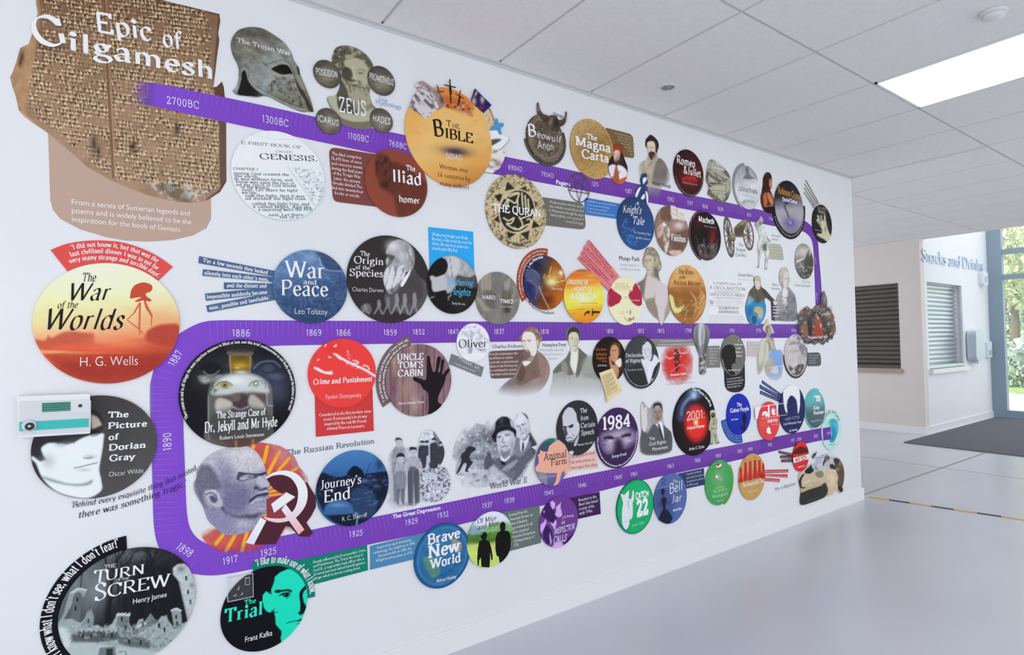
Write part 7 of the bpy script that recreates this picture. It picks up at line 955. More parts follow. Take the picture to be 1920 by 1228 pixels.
pp = np.vstack([smooth(b_o, False), smooth(b_i, False)]); grad_piece('sickle_blade', 'e8e8f0', 'ecc8cc', 600, 860, .0044, *pp.ravel())
grad_piece('hammer_shaft', 'e4e6f0', 'e8a0a0', 700, 1000, .0048, 1000,690, 1180,935, 1125,985, 960,745); grad_piece('hammer_head', 'f0f0f6', 'dcdce8', 580, 780, .005, 862,690, 1010,578, 1092,622, 890,775); grad_piece('sickle_handle', 'ececf4', 'd8dae8', 820, 1080, .0042, 760,820, 815,850, 695,1080, 618,1062)
T(rev, 'heading_lettering', 'The Russian Revolution', (1000,226, 1850,108), 50, 'slabl', '3c4464', h=.0012)
# trench disc
F(*C3)
jou, c = disc('deep blue round disc of a trench full of helmets under dusk sky', 78,850, 540,382, 888,730, 420,1240, h=.008, step=1.6); c.g(520,380, 520,680, (0,'447cb0'), (.6,'3c6ca4'), (1,'345c90')); c.p('141c30', 90,720, 140,640, 300,680, 420,660, 500,560, 590,600, 620,650, 760,630, 890,640, 890,860, 760,1100, 600,1220, 420,1240, 260,1180, 140,1040, 80,880, f=5); c.n(.4, 5, 5, 3, w=c.m(80,700, 880,640, 880,860, 600,1220, 260,1180, f=5)); c.sp('4c78ac', .66, 3, 3, 8, w=c.m(80,700, 880,640, 880,800, 100,900, f=5), al=.6); c.b('1c2c4c', 790,540, 60,80, .85); c.p('101624', 425,660, 500,560, 590,620, 600,660, f=3); c.l('182238', 7, 690,525, 640,640); c.l('182238', 5, 140,620, 200,650, 160,640)
for x, y, rx, ry, k in ((630,750,66,54,1), (735,730,38,30,.8), (760,800,46,36,.8), (850,730,34,26,.7), (690,680,28,22,.6)): c.e('2c3c5c', x, y, rx, ry, 0, 5, k); c.b('5478a4', x-8, y-ry*.4, rx*.6, ry*.35, .7*k); c.b('0c1220', x+6, y+ry*.5, rx*.8, ry*.4, .8)
c.p('2c4468', 480,850, 600,800, 720,860, 760,1000, 720,1120, 560,1140, 470,1020, f=14, al=.8); c.sp('5c84b0', .55, 14, 3, 5, -10, w=c.m(480,830, 740,850, 740,1000, 480,960, f=14), al=.5); c.p('3c6494', 170,1040, 230,970, 330,940, 430,960, 490,1040, 480,1090, 330,1110, 190,1110, f=8); c.b('6c98c4', 320,1000, 100,26, .7); c.b('101828', 330,1130, 150,30, .8); c.l('8cb4d8', 12, 545,1120, 530,1220, al=.7, f=3); c.b('84acd4', 520,1100, 30,20, .7); c.b('3c5c84', 840,1000, 40,50, .6)
TM(jou, 'title_lettering', [("Journey's", (130,822, 582,752), 96, 'ser'), ('End', (165,972, 460,922), 130, 'ser')], col='f4f6fa'); TM(jou, 'author_lettering', [('R. C. Sherriff', (370,1182, 648,1130), 46, 'sansl')], col='ecf0f8')
# depression photo-print
dep, c = cut('family_photo_print', 'grey photo print of three ragged children in front of a crowd', 990,240, 1040,260, 1050,320, 1095,370, 1130,345, 1190,350, 1230,330, 1235,260, 1270,190, 1330,158, 1400,175, 1440,230, 1500,320, 1520,410, 1500,500, 1470,560, 1530,580, 1582,690, 1580,800, 1530,900, 1440,960, 1340,965, 1260,960, 1200,1000, 1150,1020, 1060,1030, 920,1060, 880,960, 890,740, 860,640, 850,500, 860,450, 920,400, 985,320, 965,270, h=.0034, step=1.2, film=True, th=.0003, cat='photo print', group=GP)
c.bg('bcc0cc'); c.sp('3c3c48', .5, 3.2, 3, 4, w=c.m(1240,660, 1300,600, 1400,580, 1520,580, 1582,690, 1580,800, 1530,900, 1440,960, 1330,960, 1250,900, f=4), al=.85); c.sp('e8eaf0', .6, 3, 3, 9, w=c.m(1240,660, 1400,580, 1582,690, 1530,900, 1330,960, f=4), al=.9)
c.p('d8dce4', 1245,200, 1330,165, 1400,190, 1390,270, 1290,290, 1240,270, f=3); c.p('5c5c68', 1390,170, 1440,230, 1520,380, 1490,540, 1440,420, 1400,270, f=4, al=.8)
for x, wd, y0, y1 in ((1270,50,300,560), (1320,30,300,420), (1400,55,270,560), (1480,40,310,520)): c.p('3a3a44', x-wd,y1, x-wd*.9,y0+70, x-20,y0+30, x+20,y0+30, x+wd*.9,y0+80, x+wd*.8,y1, x,y1+30, f=4); c.e('b4b4be', x, y0+10, 16,20, 0, 3); c.p('2c2c34', x-28,y0-2, x-14,y0-24, x+14,y0-24, x+28,y0-2, f=2)
c.l('d0d4dc', 14, 1345,300, 1350,520, al=.7); c.n(.3, 3, 4, 7, w=c.m(1230,250, 1530,250, 1500,560, 1230,560, f=4))
def kid(x, y, hr, tone, hair, legs, bw, y1, y2, y3):
    c.p(tone, x-bw,y+hr*2.2, x-bw*.4,y+hr*1.3, x+bw*.4,y+hr*1.3, x+bw,y+hr*2.2, x+bw*.95,y1, x+bw*.7,y2, x-bw*.7,y2, x-bw,y1, f=4); c.n(.25, 4, 6, 5, w=c.m(x-bw,y+hr, x+bw,y+hr, x+bw,y2, x-bw,y2, f=4))
    for s in (-1, 1): c.p(legs, x+s*bw*.15,y2-10, x+s*bw*.75,y2-10, x+s*bw*.7,y3-20, x+s*bw*.85,y3, x+s*bw*.3,y3, x+s*bw*.25,y3-30, f=3)
    c.e('c0bec4', x, y, hr*.85, hr*1.1, 0, 3); c.p(hair, x-hr,y, x-hr*.9,y-hr, x,y-hr*1.5, x+hr*.9,y-hr, x+hr,y-hr*.1, x+hr*.6,y-hr*.5, x-hr*.6,y-hr*.4, f=3); c.b('4c4c54', x-hr*.35, y, hr*.2, hr*.12, .8); c.b('4c4c54', x+hr*.4, y, hr*.2, hr*.12, .8); c.b('6c6c74', x, y+hr*.55, hr*.3, hr*.1, .7)
kid(1005,290,42,'94969e','4c4c54','7c7e86',78,520,700,960); c.l('a8aab4', 26, 930,410, 870,460, 960,500, f=3); c.l('b4b6be', 22, 1075,460, 1080,380, 1040,330, f=3)
kid(1025,480,46,'a4a6ae','2c2a30','70727a',62,660,840,1000); c.l('a4a4ac', 18, 975,590, 965,660, 1060,680); c.p('54565e', 965,640, 1085,640, 1075,830, 980,840, f=4, al=.5)
kid(1165,400,42,'a8a8b0','2c2c34','50525a',80,600,640,1000); c.l('b4b4bc', 22, 1095,520, 1090,600, 1160,600, f=2); c.l('b4b4bc', 22, 1245,520, 1255,580, 1190,600, f=2); c.p('54565e', 1115,600, 1225,600, 1240,780, 1235,980, 1190,980, 1175,760, 1165,990, 1130,990, f=4, al=.9)
xx = (c.x-580)*5.99; yy = (c.y-780)*5.99; nn = c.nz(6, 6, 6); c.fade(np.where(xx > 1240, 1, np.clip((xx-850-60*nn)/90, 0, 1)*np.clip((1075-yy-80*nn)/70, 0, 1))); c.sp('8c909c', .6, 5, 3, 8, w=np.clip((yy-940)/60, 0, 1), al=.6)
TM(dep, 'sign_lettering', [('We want', (1282,205, 1350,196), 22, 'thin'), ('Coffee', (1294,222, 1358,216), 22, 'thin'), ('not', (1316,250, 1348,248), 20, 'thin'), ('Tommies', (1288,282, 1372,274), 22, 'thin')], col='4c4c58')
# second world war montage
F(*C4)
wwz, c = cut('war_montage_print', 'large grey war photo montage with a bowler hatted man and a running soldier', 440,235, 480,340, 530,300, 600,240, 690,250, 740,300, 760,230, 820,200, 880,210, 915,300, 930,420, 990,490, 1000,560, 940,590, 995,630, 970,700, 900,800, 860,900, 780,980, 600,1010, 400,1040, 150,1080, 60,1000, 40,800, 70,560, 150,400, 300,320, 410,330, h=.0024, th=.0003, step=1.3, film=True, cat='photo montage print', group=GP)
c.bg('a4aab4'); c.g(0,240, 0,1000, (0,'b8bec6'), (.3,'8c929c'), (.6,'9096a0'), (1,'c4c8d0')); c.n(.5, 9, 8, 3); c.p('6c727c', 380,420, 425,330, 440,235, 455,330, 490,370, 530,440, 480,560, 380,480, f=5, al=.9); c.b('d0d4dc', 435,370, 8,20, .7); c.sp('2c3038', .58, 5, 5, 6, w=c.m(120,440, 520,400, 560,760, 300,860, 120,700, f=20), al=.6); c.sp('e0e4ea', .62, 5, 5, 11, w=c.m(80,440, 520,400, 560,700, 120,600, f=20), al=.7); c.b('d8dce4', 260,860, 130,40, .8); c.b('d0d4dc', 330,620, 60,60, .5); c.sp('484c54', .52, 7, 6, 14, w=c.m(140,900, 400,880, 420,980, 160,1000, f=14), al=.7)
c.p('2c2e34', 90,890, 150,740, 140,690, 190,630, 200,600, 240,580, 300,590, 310,620, 270,650, 240,700, 260,740, 280,760, 225,840, 240,865, 190,860, 210,780, 180,770, 130,860, f=3); c.l('2c2e34', 7, 118,640, 190,600); c.l('2c2e34', 6, 240,720, 325,712); c.p('34363c', 400,820, 420,700, 460,640, 490,700, 520,760, 440,840, f=8, al=.8)
c.p('4c5058', 500,760, 600,700, 700,700, 760,620, 720,560, 800,500, 880,520, 990,500, 990,600, 900,760, 760,960, 600,860, f=10, al=.85)
# second man
c.p('c8ccd4', 745,260, 780,210, 840,205, 895,260, 915,330, 910,420, 870,480, 820,500, 770,460, 750,380, f=4); c.p('50545c', 840,200, 880,215, 905,270, 890,270, 860,230, f=4); c.p('e4e6ec', 745,290, 770,215, 830,220, 860,290, 820,330, 770,330, f=10, al=.7); c.b('34383f', 785,360, 18,8, .85); c.b('34383f', 845,340, 22,8, .85); c.l('4c5058', 6, 770,350, 805,345); c.l('4c5058', 6, 825,330, 865,322); c.l('70747c', 8, 812,360, 815,400, 830,410); c.l('5c6068', 7, 810,440, 855,425); c.b('8c9098', 880,420, 22,60, .6); c.p('3c4048', 910,430, 980,480, 995,560, 930,580, 900,520, f=5); c.p('84888f', 740,560, 800,500, 860,520, 900,500, 930,560, 880,640, 800,700, 730,640, f=8, al=.8); c.p('e4e6ec', 810,500, 860,520, 915,450, 880,580, 820,640, f=4, al=.8); c.p('3c4048', 835,540, 850,540, 855,600, 830,640, f=3)
# bowler hat man
c.p('bcc0c8', 545,510, 560,450, 640,410, 730,430, 755,500, 740,590, 700,680, 640,715, 590,680, 560,600, f=4); c.b('e4e6ea', 650,480, 60,50, .6); c.b('4c5058', 575,480, 22,9, .85); c.b('4c5058', 665,460, 26,9, .85); c.l('2c3038', 8, 555,475, 600,465); c.l('2c3038', 8, 640,450, 700,440); c.l('6c7078', 9, 620,480, 612,530, 640,540, f=2); c.l('4c5058', 9, 600,590, 640,575, 670,578, f=2); c.p('4c5058', 590,620, 640,640, 700,610, 690,680, 640,710, 600,690, f=10, al=.7); c.b('7c8088', 720,560, 22,70, .6); c.p('e8eaee', 590,690, 640,725, 690,690, 690,710, 640,750, 600,740, f=3)
c.p('1c1e24', 490,460, 520,410, 540,300, 580,255, 640,245, 690,270, 710,350, 760,390, 770,430, 750,480, 735,430, 680,400, 600,410, 550,450, 540,540, 510,520, f=3); c.b('50545c', 600,290, 24,40, .6); c.l('3c4048', 8, 540,370, 620,345, 705,350); c.p('1c1e24', 590,740, 640,760, 640,790, 600,780, f=3)
c.p('5c626c', 620,860, 760,780, 900,680, 990,630, 940,720, 860,790, 830,880, 740,960, 760,860, 640,870, f=4, al=.95); c.p('a4aab2', 600,850, 680,780, 780,730, 740,800, 660,850, f=5, al=.7); c.l('2c3038', 10, 940,590, 960,650, 985,720); c.e('8c929c', 672,845, 18,18, 0, 3); c.e('3c4048', 672,845, 8,8); c.l('2c3038', 6, 850,830, 905,795); c.n(.2, 3, 3, 9)
xx = (c.x-840)*5.99; yy = (c.y-740)*5.99; nn = c.nz(12, 12, 6); ee = np.hypot((xx-500)/470, (yy-680)/410); body = np.maximum(c.m(490,460, 540,300, 640,240, 740,290, 800,200, 900,250, 930,430, 1000,560, 990,640, 860,880, 740,960, 600,860, 540,560, f=10), c.m(90,890, 140,690, 240,570, 320,600, 320,720, 240,870, f=8)); c.fade(np.maximum(np.clip(2.0-ee*1.9+(nn-.5)*1.2, 0, .92), body))
T(wwz, 'heading_lettering', 'World War II', (468,1062, 888,986), 66, 'slabl', '3c3c50', h=.003)
ani, c = cut('pig_disc_print', 'teal and violet disc with a peach coloured pig shape, touching the black speech disc', 1200,492, 1260,515, 1330,580, 1362,680, 1360,800, 1320,900, 1250,1000, 1200,1028, 1110,1020, 1040,960, 990,860, 985,760, 1010,640, 1060,550, 1130,500, h=.0115, th=.0025, step=1.3, cat='printed disc', group=GD); c.bg('4c4470'); c.g(1150,490, 1100,1020, (0,'2c7c74'), (.12,'2c5c60'), (.28,'4c4470'), (.6,'6c5c9c'), (.8,'6c6898'), (1,'5c4c88')); c.n(.2, 9, 9, 3); c.p('94949c', 990,860, 1100,880, 1110,1010, 1040,960, f=10, al=.7)
shape(ani, 'eca890', 1250,510, 1310,560, 1355,650, 1362,720, 1360,810, 1340,900, 1318,905, 1305,850, 1275,880, 1255,960, 1240,1000, 1195,1022, 1185,1018, 1215,960, 1225,880, 1150,880, 1080,880, 1030,865, 990,860, 980,820, 1020,770, 1015,700, 1005,680, 1030,660, 1035,620, 1070,640, 1120,640, 1135,580, 1180,540, 1230,508, name='pig_silhouette'); shape(ani, '4cb4ac', 1195,500, 1225,496, 1228,512, 1200,530)
TM(ani, 'title_lettering', [('Animal', (1075,738, 1330,700), 80, 'slabl'), ('Farm', (1158,800, 1335,772), 70, 'slabl')], col='3c2c3c', h=.0121); TM(ani, 'author_lettering', [('George Orwell', (1030,948, 1210,920), 32, 'sansl')], col='c8c4d4')
o = panel('e4b8ac', 1378,690, 1655,620, 1692,820, 1360,862, parent=ani, h=.002, th=.0004); TM(o, 'quotation_lettering', [('All animals are equal,', (1388,716, 1650,662), 34, 'it'), ('but some animals are', (1385,775, 1650,738), 34, 'it'), ('more equal than others.', (1382,838, 1680,798), 34, 'it')], col='4c3c44', h=.0015)
iro, c = disc('black round disc with a pale stencil face of a stern heavy man', 1225,350, 1470,65, 1683,330, 1440,680, h=.008, step=1.2); c.bg('302e32'); c.p('c8c8d0', 1290,330, 1285,240, 1310,180, 1350,140, 1400,150, 1440,210, 1450,290, 1475,330, 1478,390, 1460,470, 1440,530, 1400,540, 1350,535, 1320,500, 1330,480, 1300,430, 1290,380, f=1.5, sm=0); c.p('302e32', 1285,350, 1340,355, 1400,330, 1410,350, 1380,375, 1340,360, 1320,380, 1300,375, f=1.5); c.p('302e32', 1300,375, 1320,370, 1345,440, 1320,470, 1315,490, 1290,430, f=2, al=.9); c.l('302e32', 7, 1330,370, 1325,430, 1345,455); c.l('302e32', 9, 1335,495, 1365,480, 1395,488); c.p('302e32', 1350,520, 1400,510, 1440,470, 1460,440, 1450,500, 1420,550, 1370,560, f=2, al=.8); c.l('302e32', 6, 1400,440, 1420,470); c.p('c0c0c8', 1415,560, 1460,470, 1470,470, 1440,570, f=2); c.p('c4c4cc', 1362,640, 1395,630, 1410,650, 1395,675, 1365,665, f=2)
TM(iro, 'title_lettering', [('The', (1486,208, 1562,196), 52, 'ser'), ('Iron', (1492,290, 1578,278), 54, 'ser'), ('Curtain', (1494,374, 1652,354), 54, 'ser'), ('Speech', (1496,456, 1640,438), 54, 'ser')], col='e0dfe4'); TM(iro, 'author_lettering', [('Winston Churchill', (1455,578, 1622,548), 24, 'sans')], col='d8d7dc')
F(*C5)
nin, c = disc('dark purple round disc with big white numerals over shadowed staring eyes', 228,640, 500,322, 698,630, 430,1010, h=.008, step=1.3); c.bg('3c2450'); c.p('a898b4', 300,640, 420,590, 540,560, 640,600, 660,680, 600,740, 540,760, 500,680, 470,660, 440,700, 420,800, 350,820, 300,740, f=30, al=.85); c.b('d0c4d8', 380,700, 40,40, .6); c.b('d0c4d8', 580,690, 40,30, .6); c.b('c4b8cc', 470,630, 60,30, .6); c.sp('5c4470', .54, 14, 2.5, 4, -10, w=c.m(290,600, 660,580, 620,760, 320,820, f=20), al=.6); c.p('2a1838', 310,660, 360,640, 420,650, 430,690, 380,680, 330,690, f=5, al=.9); c.p('2a1838', 510,640, 560,615, 620,610, 610,650, 560,650, 520,660, f=5, al=.9); c.b('120a18', 380,668, 20,12, .9); c.b('120a18', 572,635, 20,12, .9); c.l('dcd0e0', 5, 335,680, 385,690, 430,680, al=.6); c.p('2c1838', 440,720, 480,690, 520,720, 530,860, 430,860, f=14, al=.7)
TM(nin, 'title_lettering', [('1984', (302,578, 608,536), 142, 'slab')], col='f8f6fa'); am = arc_marks(nin['circle'], .945, 172, 368, .0087); T(nin, 'quotation_lettering', 'Who controls the past controls the future. Who controls the present controls the past.', am, 3.4, 'sansb', 'dcd4e4'); F(*C5); TM(nin, 'author_lettering', [('George Orwell', (402,892, 565,858), 34, 'sans')], col='ece6f0')
mlk, c = cut('speaker_portrait_print', 'grey ink wash portrait of a man in dark suit and tie raising one hand', 740,260, 790,280, 830,340, 870,270, 930,245, 980,300, 985,440, 1000,520, 1070,600, 1085,740, 1060,860, 960,880, 860,910, 800,880, 730,850, 715,700, 735,600, 725,480, 715,360, h=.0034, th=.0003, step=1.2, film=True, cat='portrait print', group=GP)
c.bg('a4a4a8'); c.n(.3, 8, 10, 3); c.p('4c4a4c', 720,620, 760,560, 800,610, 880,500, 1000,530, 1075,610, 1080,760, 1040,860, 860,880, 740,840, f=8, al=.9); c.b('3c3a3c', 1010,640, 50,90, .5); c.p('9c8478', 868,330, 880,290, 920,270, 955,290, 965,360, 960,440, 930,500, 900,505, 875,460, 862,400, f=3); c.p('242224', 862,340, 870,290, 905,268, 945,272, 975,310, 975,380, 958,340, 930,300, 890,310, f=3); c.b('342e2c', 888,375, 12,6, .85); c.b('342e2c', 935,365, 13,6, .85); c.l('5c4c44', 6, 912,375, 908,405, 925,410); c.l('4c3a34', 5, 890,436, 918,424, 946,430, al=.8); c.e('4c302c', 920,450, 15,8, -8, 1.5); c.b('b49c90', 920,478, 20,10, .7); c.b('c4b0a4', 915,325, 30,24, .6); c.p('e4e4e8', 875,500, 900,510, 960,480, 985,600, 985,690, 950,600, 920,540, f=3); c.p('1c1a1c', 920,515, 938,515, 975,640, 988,700, 960,650, f=2.5); c.p('dcd4d0', 735,330, 748,280, 758,340, 772,330, 790,310, 806,340, 790,420, 800,470, 790,560, 770,600, 745,560, 735,480, f=3); c.l('8c8480', 6, 760,350, 764,400); c.l('8c8480', 6, 780,360, 772,410); c.b('6c6c70', 800,360, 20,60, .5)
xx = (c.x-1080)*5.99; yy = (c.y-710)*5.99; nn = c.nz(7, 7, 6); sol = c.m(740,270, 810,330, 870,270, 960,270, 980,500, 1075,610, 1075,800, 880,860, 730,820, 730,600, f=10); c.fade(np.clip(sol*1.2-.3*(1-nn)+.35*(nn-.3)*np.clip((900-yy)/80, 0, 1), 0, 1)*np.clip(1-(yy-800)/110, 0, 1)**.5 if True else 1)
for k_, q_ in enumerate(((738,470, 726,370, 734,290, 746,276, 752,300, 752,380, 758,440), (752,400, 760,330, 768,318, 776,330, 770,410), (768,410, 780,340, 790,310, 798,318, 790,360, 782,430), (780,430, 796,370, 806,345, 808,362, 796,420, 800,470, 790,560, 772,602, 748,560, 738,480, 745,420))): shape(mlk, 'd8cec8', *q_, name='raised_hand', dh=.0004+k_*5e-5)
TM(mlk, 'heading_lettering', [('The', (822,696, 886,684), 38, 'sans'), ('Civil Rights', (822,756, 1012,722), 38, 'sans'), ('Movement', (858,812, 1032,782), 38, 'sans')], col='f0f0f0')
ody, c = disc('tall black round disc with a glowing red circle and white numerals', 1098,500, 1330,92, 1560,400, 1340,872, h=.008, step=1.3); c.bg('101014'); c.b('2c3850', 1270,300, 90,120, .6); c.l('5c7cb0', 40, 1180,440, 1190,340, 1240,250, 1310,200, 1370,180, al=.5, f=14); c.l('a8c0e4', 12, 1180,400, 1200,320, 1250,240, 1310,200, al=.6, f=6); c.b('e4ecfc', 1325,185, 26,40, .9); c.b('8caedc', 1320,170, 60,60, .6); c.b('5c1414', 1345,500, 150,230, .7); c.e('e03028', 1350,500, 118,190, 0, 22); c.b('f8e070', 1348,490, 24,40, .95); c.b('fff8e0', 1348,488, 12,16, .9); c.p('0e0e12', 1160,420, 1230,320, 1330,280, 1420,300, 1480,360, 1440,300, 1380,240, 1300,240, 1220,300, 1170,380, f=12, al=.5)
TM(ody, 'title_lettering', [('2001:', (1245,468, 1442,438), 92, 'din')], col='f8f4f4', ); TM(ody, 'subtitle_lettering', [('A Space Odyssey', (1248,572, 1444,540), 32, 'sansb')], col='f8e8e4'); TM(ody, 'author_lettering', [('Arthur C. Clarke', (1270,808, 1440,776), 34, 'sans')], col='e4e4e8'); T(ody, 'heading_lettering', 'The Moon Landing', (1302,132, 1440,200, 1512,312), 34, 'sansb', 'e0e2e8')
ast, c = cut('astronaut_print', 'small printed figure of an astronaut in a cream space suit beside the black disc', 1510,360, 1550,352, 1568,375, 1572,430, 1590,470, 1588,540, 1580,580, 1595,680, 1612,715, 1580,730, 1568,650, 1555,600, 1545,660, 1542,730, 1512,735, 1515,660, 1510,590, 1492,570, 1500,500, 1512,450, 1508,400, h=.0098, th=.0015, step=1.0, cat='figure print', group=GP); c.bg('b0ac90'); c.n(.35, 3, 3.5, 3); c.e('2c2824', 1538,410, 22,30, 0, 2); c.e('8c7c60', 1532,402, 8,12, 0, 2, .8); c.b('e0dcc4', 1540,368, 20,10, .7); c.b('5c5848', 1545,510, 16,24, .7); c.l('58543f', 5, 1520,460, 1575,470); c.l('4c483c', 6, 1515,560, 1570,560); c.l('3c382c', 10, 1512,732, 1545,726); c.l('3c382c', 10, 1580,728, 1610,714)
F(*C6)
col_, c = disc('royal blue round disc with a dark seated silhouette and a fanned blue quotation arc', 275,440, 420,180, 563,390, 430,672, h=.008, step=1.2); c.bg('1c2ca8'); c.n(.12, 20, 20, 3); c.b('182898', 350,560, 100,100, .5); shape(col_, '14162c', 460,440, 475,415, 492,408, 505,430, 512,470, 508,520, 495,560, 500,600, 480,640, 450,600, 420,570, 440,560, 465,580, 475,540, 462,500)
o = ring(col_['circle'], .96, 1.42, 188, 282, .003, '2c50a0', col_)
for k, f_ in enumerate((1.32, 1.2, 1.08)): am = arc_marks(col_['circle'], f_, 192, 278, .0037); T(o, 'quotation_lettering', ('Time moves slowly but passes quickly by', 'All my life I had to fight on', 'I loves Harpo as she say')[k], am, 2.3, 'sanss', 'a8bce4')
F(*C6); TM(col_, 'title_lettering', [('The', (394,335, 452,326), 46, 'sansb'), ('Colour Purple', (314,408, 538,378), 50, 'sansb')], col='f0f2fa'); TM(col_, 'author_lettering', [('Alice Walker', (326,502, 412,492), 20, 'sansb')], col='c8d0ec')
nou, c = disc('bright red round disc with white drawn panels reaching out to both its sides', 652,520, 775,277, 908,470, 790,735, h=.0115, th=.004, step=1.2); c.bg('dc4444'); c.n(.08, 14, 14, 3); c.b('cc3434', 730,360, 60,40, .5); c.b('dc6c5c', 720,540, 40,40, .5)
p_ = shape(nou, 'f4ece8', 612,340, 690,328, 660,400, 645,480, 622,490, 612,420, name='paper_panel'); shape(nou, 'f4ece8', 765,318, 785,312, 790,455, 770,462, name='paper_panel'); shape(nou, 'f4ece8', 870,300, 890,296, 885,440, 870,445, name='paper_panel'); bar(nou, 'f4ece8', 4, 690,335, 880,304, name='paper_edge'); bar(nou, 'f4ece8', 3, 880,306, 1000,292, name='paper_edge'); bar(nou, 'd8d0d0', 2.5, 690,480, 1000,430, name='paper_edge')
shape(nou, 'f6f0ea', 695,440, 705,400, 735,388, 765,400, 770,450, 740,460, 730,430, 715,430, 710,455, name='printed_flame'); shape(nou, 'f6f0ea', 810,400, 808,360, 822,375, 828,340, 842,370, 856,355, 850,400, 860,430, 835,440, 815,425, name='printed_flame'); shape(nou, 'f6f0ea', 750,640, 755,590, 765,600, 770,562, 785,590, 800,600, 795,625, 810,650, 790,665, 765,655, name='printed_flame')
TM(nou, 'title_lettering', [('FEVER PITCH', (762,528, 884,514), 32, 'block')], col='f6f0ea'); TM(nou, 'author_lettering', [('Nick Hornby', (815,560, 884,550), 16, 'sanss')], col='f0d0cc')
har2, c = disc('navy blue round disc with white flowing shapes and three navy quotation strips', 908,420, 1050,70, 1210,360, 1070,665, h=.0085, step=1.2); c.bg('1c2858'); c.n(.1, 14, 14, 3); c.p('e8e8ec', 955,110, 985,75, 1060,62, 1130,90, 1150,190, 1150,320, 1130,420, 1120,330, 1105,250, 1050,200, 1005,250, 992,330, 1000,410, 975,380, 960,310, 950,220, f=1.5)
for k, (a, tx, b_) in enumerate((((700,18, 925,180, 930,215, 697,52), 'It does not do to dwell on dreams', (710,48, 890,180)), ((672,70, 905,200, 920,250, 668,112), 'and forget to live, remember that', (680,98, 880,212)), ((678,142, 895,240, 930,290, 672,180), 'Happiness can be found', (684,172, 870,258)))): o = panel('24306c', *a, parent=har2, name='quotation_strip', h=.003+k*.0001); T(o, 'quotation_lettering', tx, b_, 15, 'sanss', 'c0c8e4')
TM(har2, 'title_lettering', [('HARRY POTTER', (974,506, 1148,478), 34, 'thin')], col='d4d8ec'); TM(har2, 'subtitle_lettering', [("& the Philosopher's Stone", (955,560, 1170,526), 26, 'serb')], col='c8cce0'); TM(har2, 'author_lettering', [('J.K. Rowling', (1022,638, 1120,618), 26, 'sansb')], col='d4d8e8')
kit, c = disc('small teal and slate round disc with a paper kite', 1224,360, 1340,135, 1448,330, 1350,590, h=.008, step=1.1); c.g(1330,130, 1350,590, (0,'5cb8bc'), (.3,'5cb0b4'), (.45,'64888c'), (.6,'54686c'), (1,'485c60')); c.n(.15, 9, 9, 3); shape(kit, 'd8ece8', 1308,204, 1395,200, 1355,240); shape(kit, 'e8d0c0', 1355,240, 1395,205, 1398,275, 1340,270); ring(kit['circle'], 1.0, 1.1, 65, 255, .006, '6cb4b4', kit, 'rim_band')
F(*C6); TM(kit, 'title_lettering', [('Kite', (1316,374, 1384,364), 46, 'sansb'), ('Runner', (1318,432, 1440,416), 46, 'sansb')], col='f0f4f4'); TM(kit, 'author_lettering', [('Khaled Hosseini', (1285,524, 1412,500), 22, 'sanss')], col='c4d0d0')
clo, c = disc('pale aqua round disc with a swirling blue green planet, covering the ribbon end', 1412,620, 1540,375, 1652,590, 1530,860, h=.008, step=1.1); c.bg('b8dcd8'); c.b('d0ecdc', 1560,700, 80,100, .6); c.n(.08, 9, 9, 3); c.p('2c9cb8', 1500,510, 1540,480, 1590,500, 1608,580, 1600,660, 1570,740, 1535,770, 1500,740, 1530,680, 1520,590, f=5); c.b('48cc70', 1515,530, 30,34, .9); c.b('4cc4c0', 1570,540, 26,40, .7); c.b('2c78a8', 1550,640, 30,60, .6); c.b('1c5c8c', 1545,710, 24,34, .6); c.p('60b8e0', 1560,500, 1600,560, 1600,640, 1575,600, f=6, al=.5)
T(clo, 'title_lettering', 'CLOUD ATLAS', (1436,540, 1505,415, 1612,508), 26, 'dinb', '30504c'); TM(clo, 'author_lettering', [('David Mitchell', (1495,800, 1580,790), 14, 'script')], col='5c9c80')
sh_ = panel('67399a', 1424,594, 1520,576, 1526,726, 1430,744, parent=clo, name='ribbon_tip', h=.0084, th=.0003); T(sh_, 'year_lettering', '2004', (1474,674, 1518,664), 32, 'din', 'e0d4f0')
# ================================================================ lowest row
F(*C7)
tur, c = disc('large black and silver round disc of a ruined castle edged by a black arc', 286,960, 1090,232, 1568,600, 420,1228, h=.008, step=1.7, )
c.bg('34363a'); c.g(300,300, 1400,900, (0,'5c6468'), (.3,'54585c'), (.55,'242428'), (1,'1c1a1e')); c.b('848c90', 660,620, 200,200, .6); c.b('788084', 480,560, 120,160, .5); c.b('70787c', 1000,300, 260,60, .5); c.n(.25, 9, 24, 3); c.p('1a1820', 960,500, 1400,440, 1490,900, 1340,960, 1000,960, 700,960, 740,700, 900,640, f=60, al=.6)
rt_ = random.Random(3)
def twig(x, y, a, L, wd, d):
    x2, y2 = x+L*math.cos(a), y+L*math.sin(a); c.l('1c1c20', wd, x, y, x2, y2, al=.85, sm=0)
    if d > 0:
        for k in range(3): twig(x+(x2-x)*(.4+.3*k), y+(y2-y)*(.4+.3*k), a+rt_.uniform(-.9, .9), L*.6, max(wd*.6, 3), d-1)
for x0, y0, wd, L in ((860,760,20,330), (1080,700,26,300), (760,900,30,460), (1160,560,18,220), (500,620,10,200), (930,620,12,250)): twig(x0, y0, -1.57+rt_.uniform(-.12, .12), L, wd, 3)
for x0, wd in ((760,50), (910,34), (1060,60), (1180,40), (1270,50)): c.p('17151b', x0-wd*.4,420, x0+wd*.4,420, x0+wd*.7,960, x0-wd*.7,960, f=8, al=.65, sm=0)
def stone(*a, k='a4b0b0', al=1.): c.p(k, *a, f=3, sm=0, al=al); c.n(.3, 2.6, 2.6, 5, w=c.m(*a, f=3, sm=0)*al)
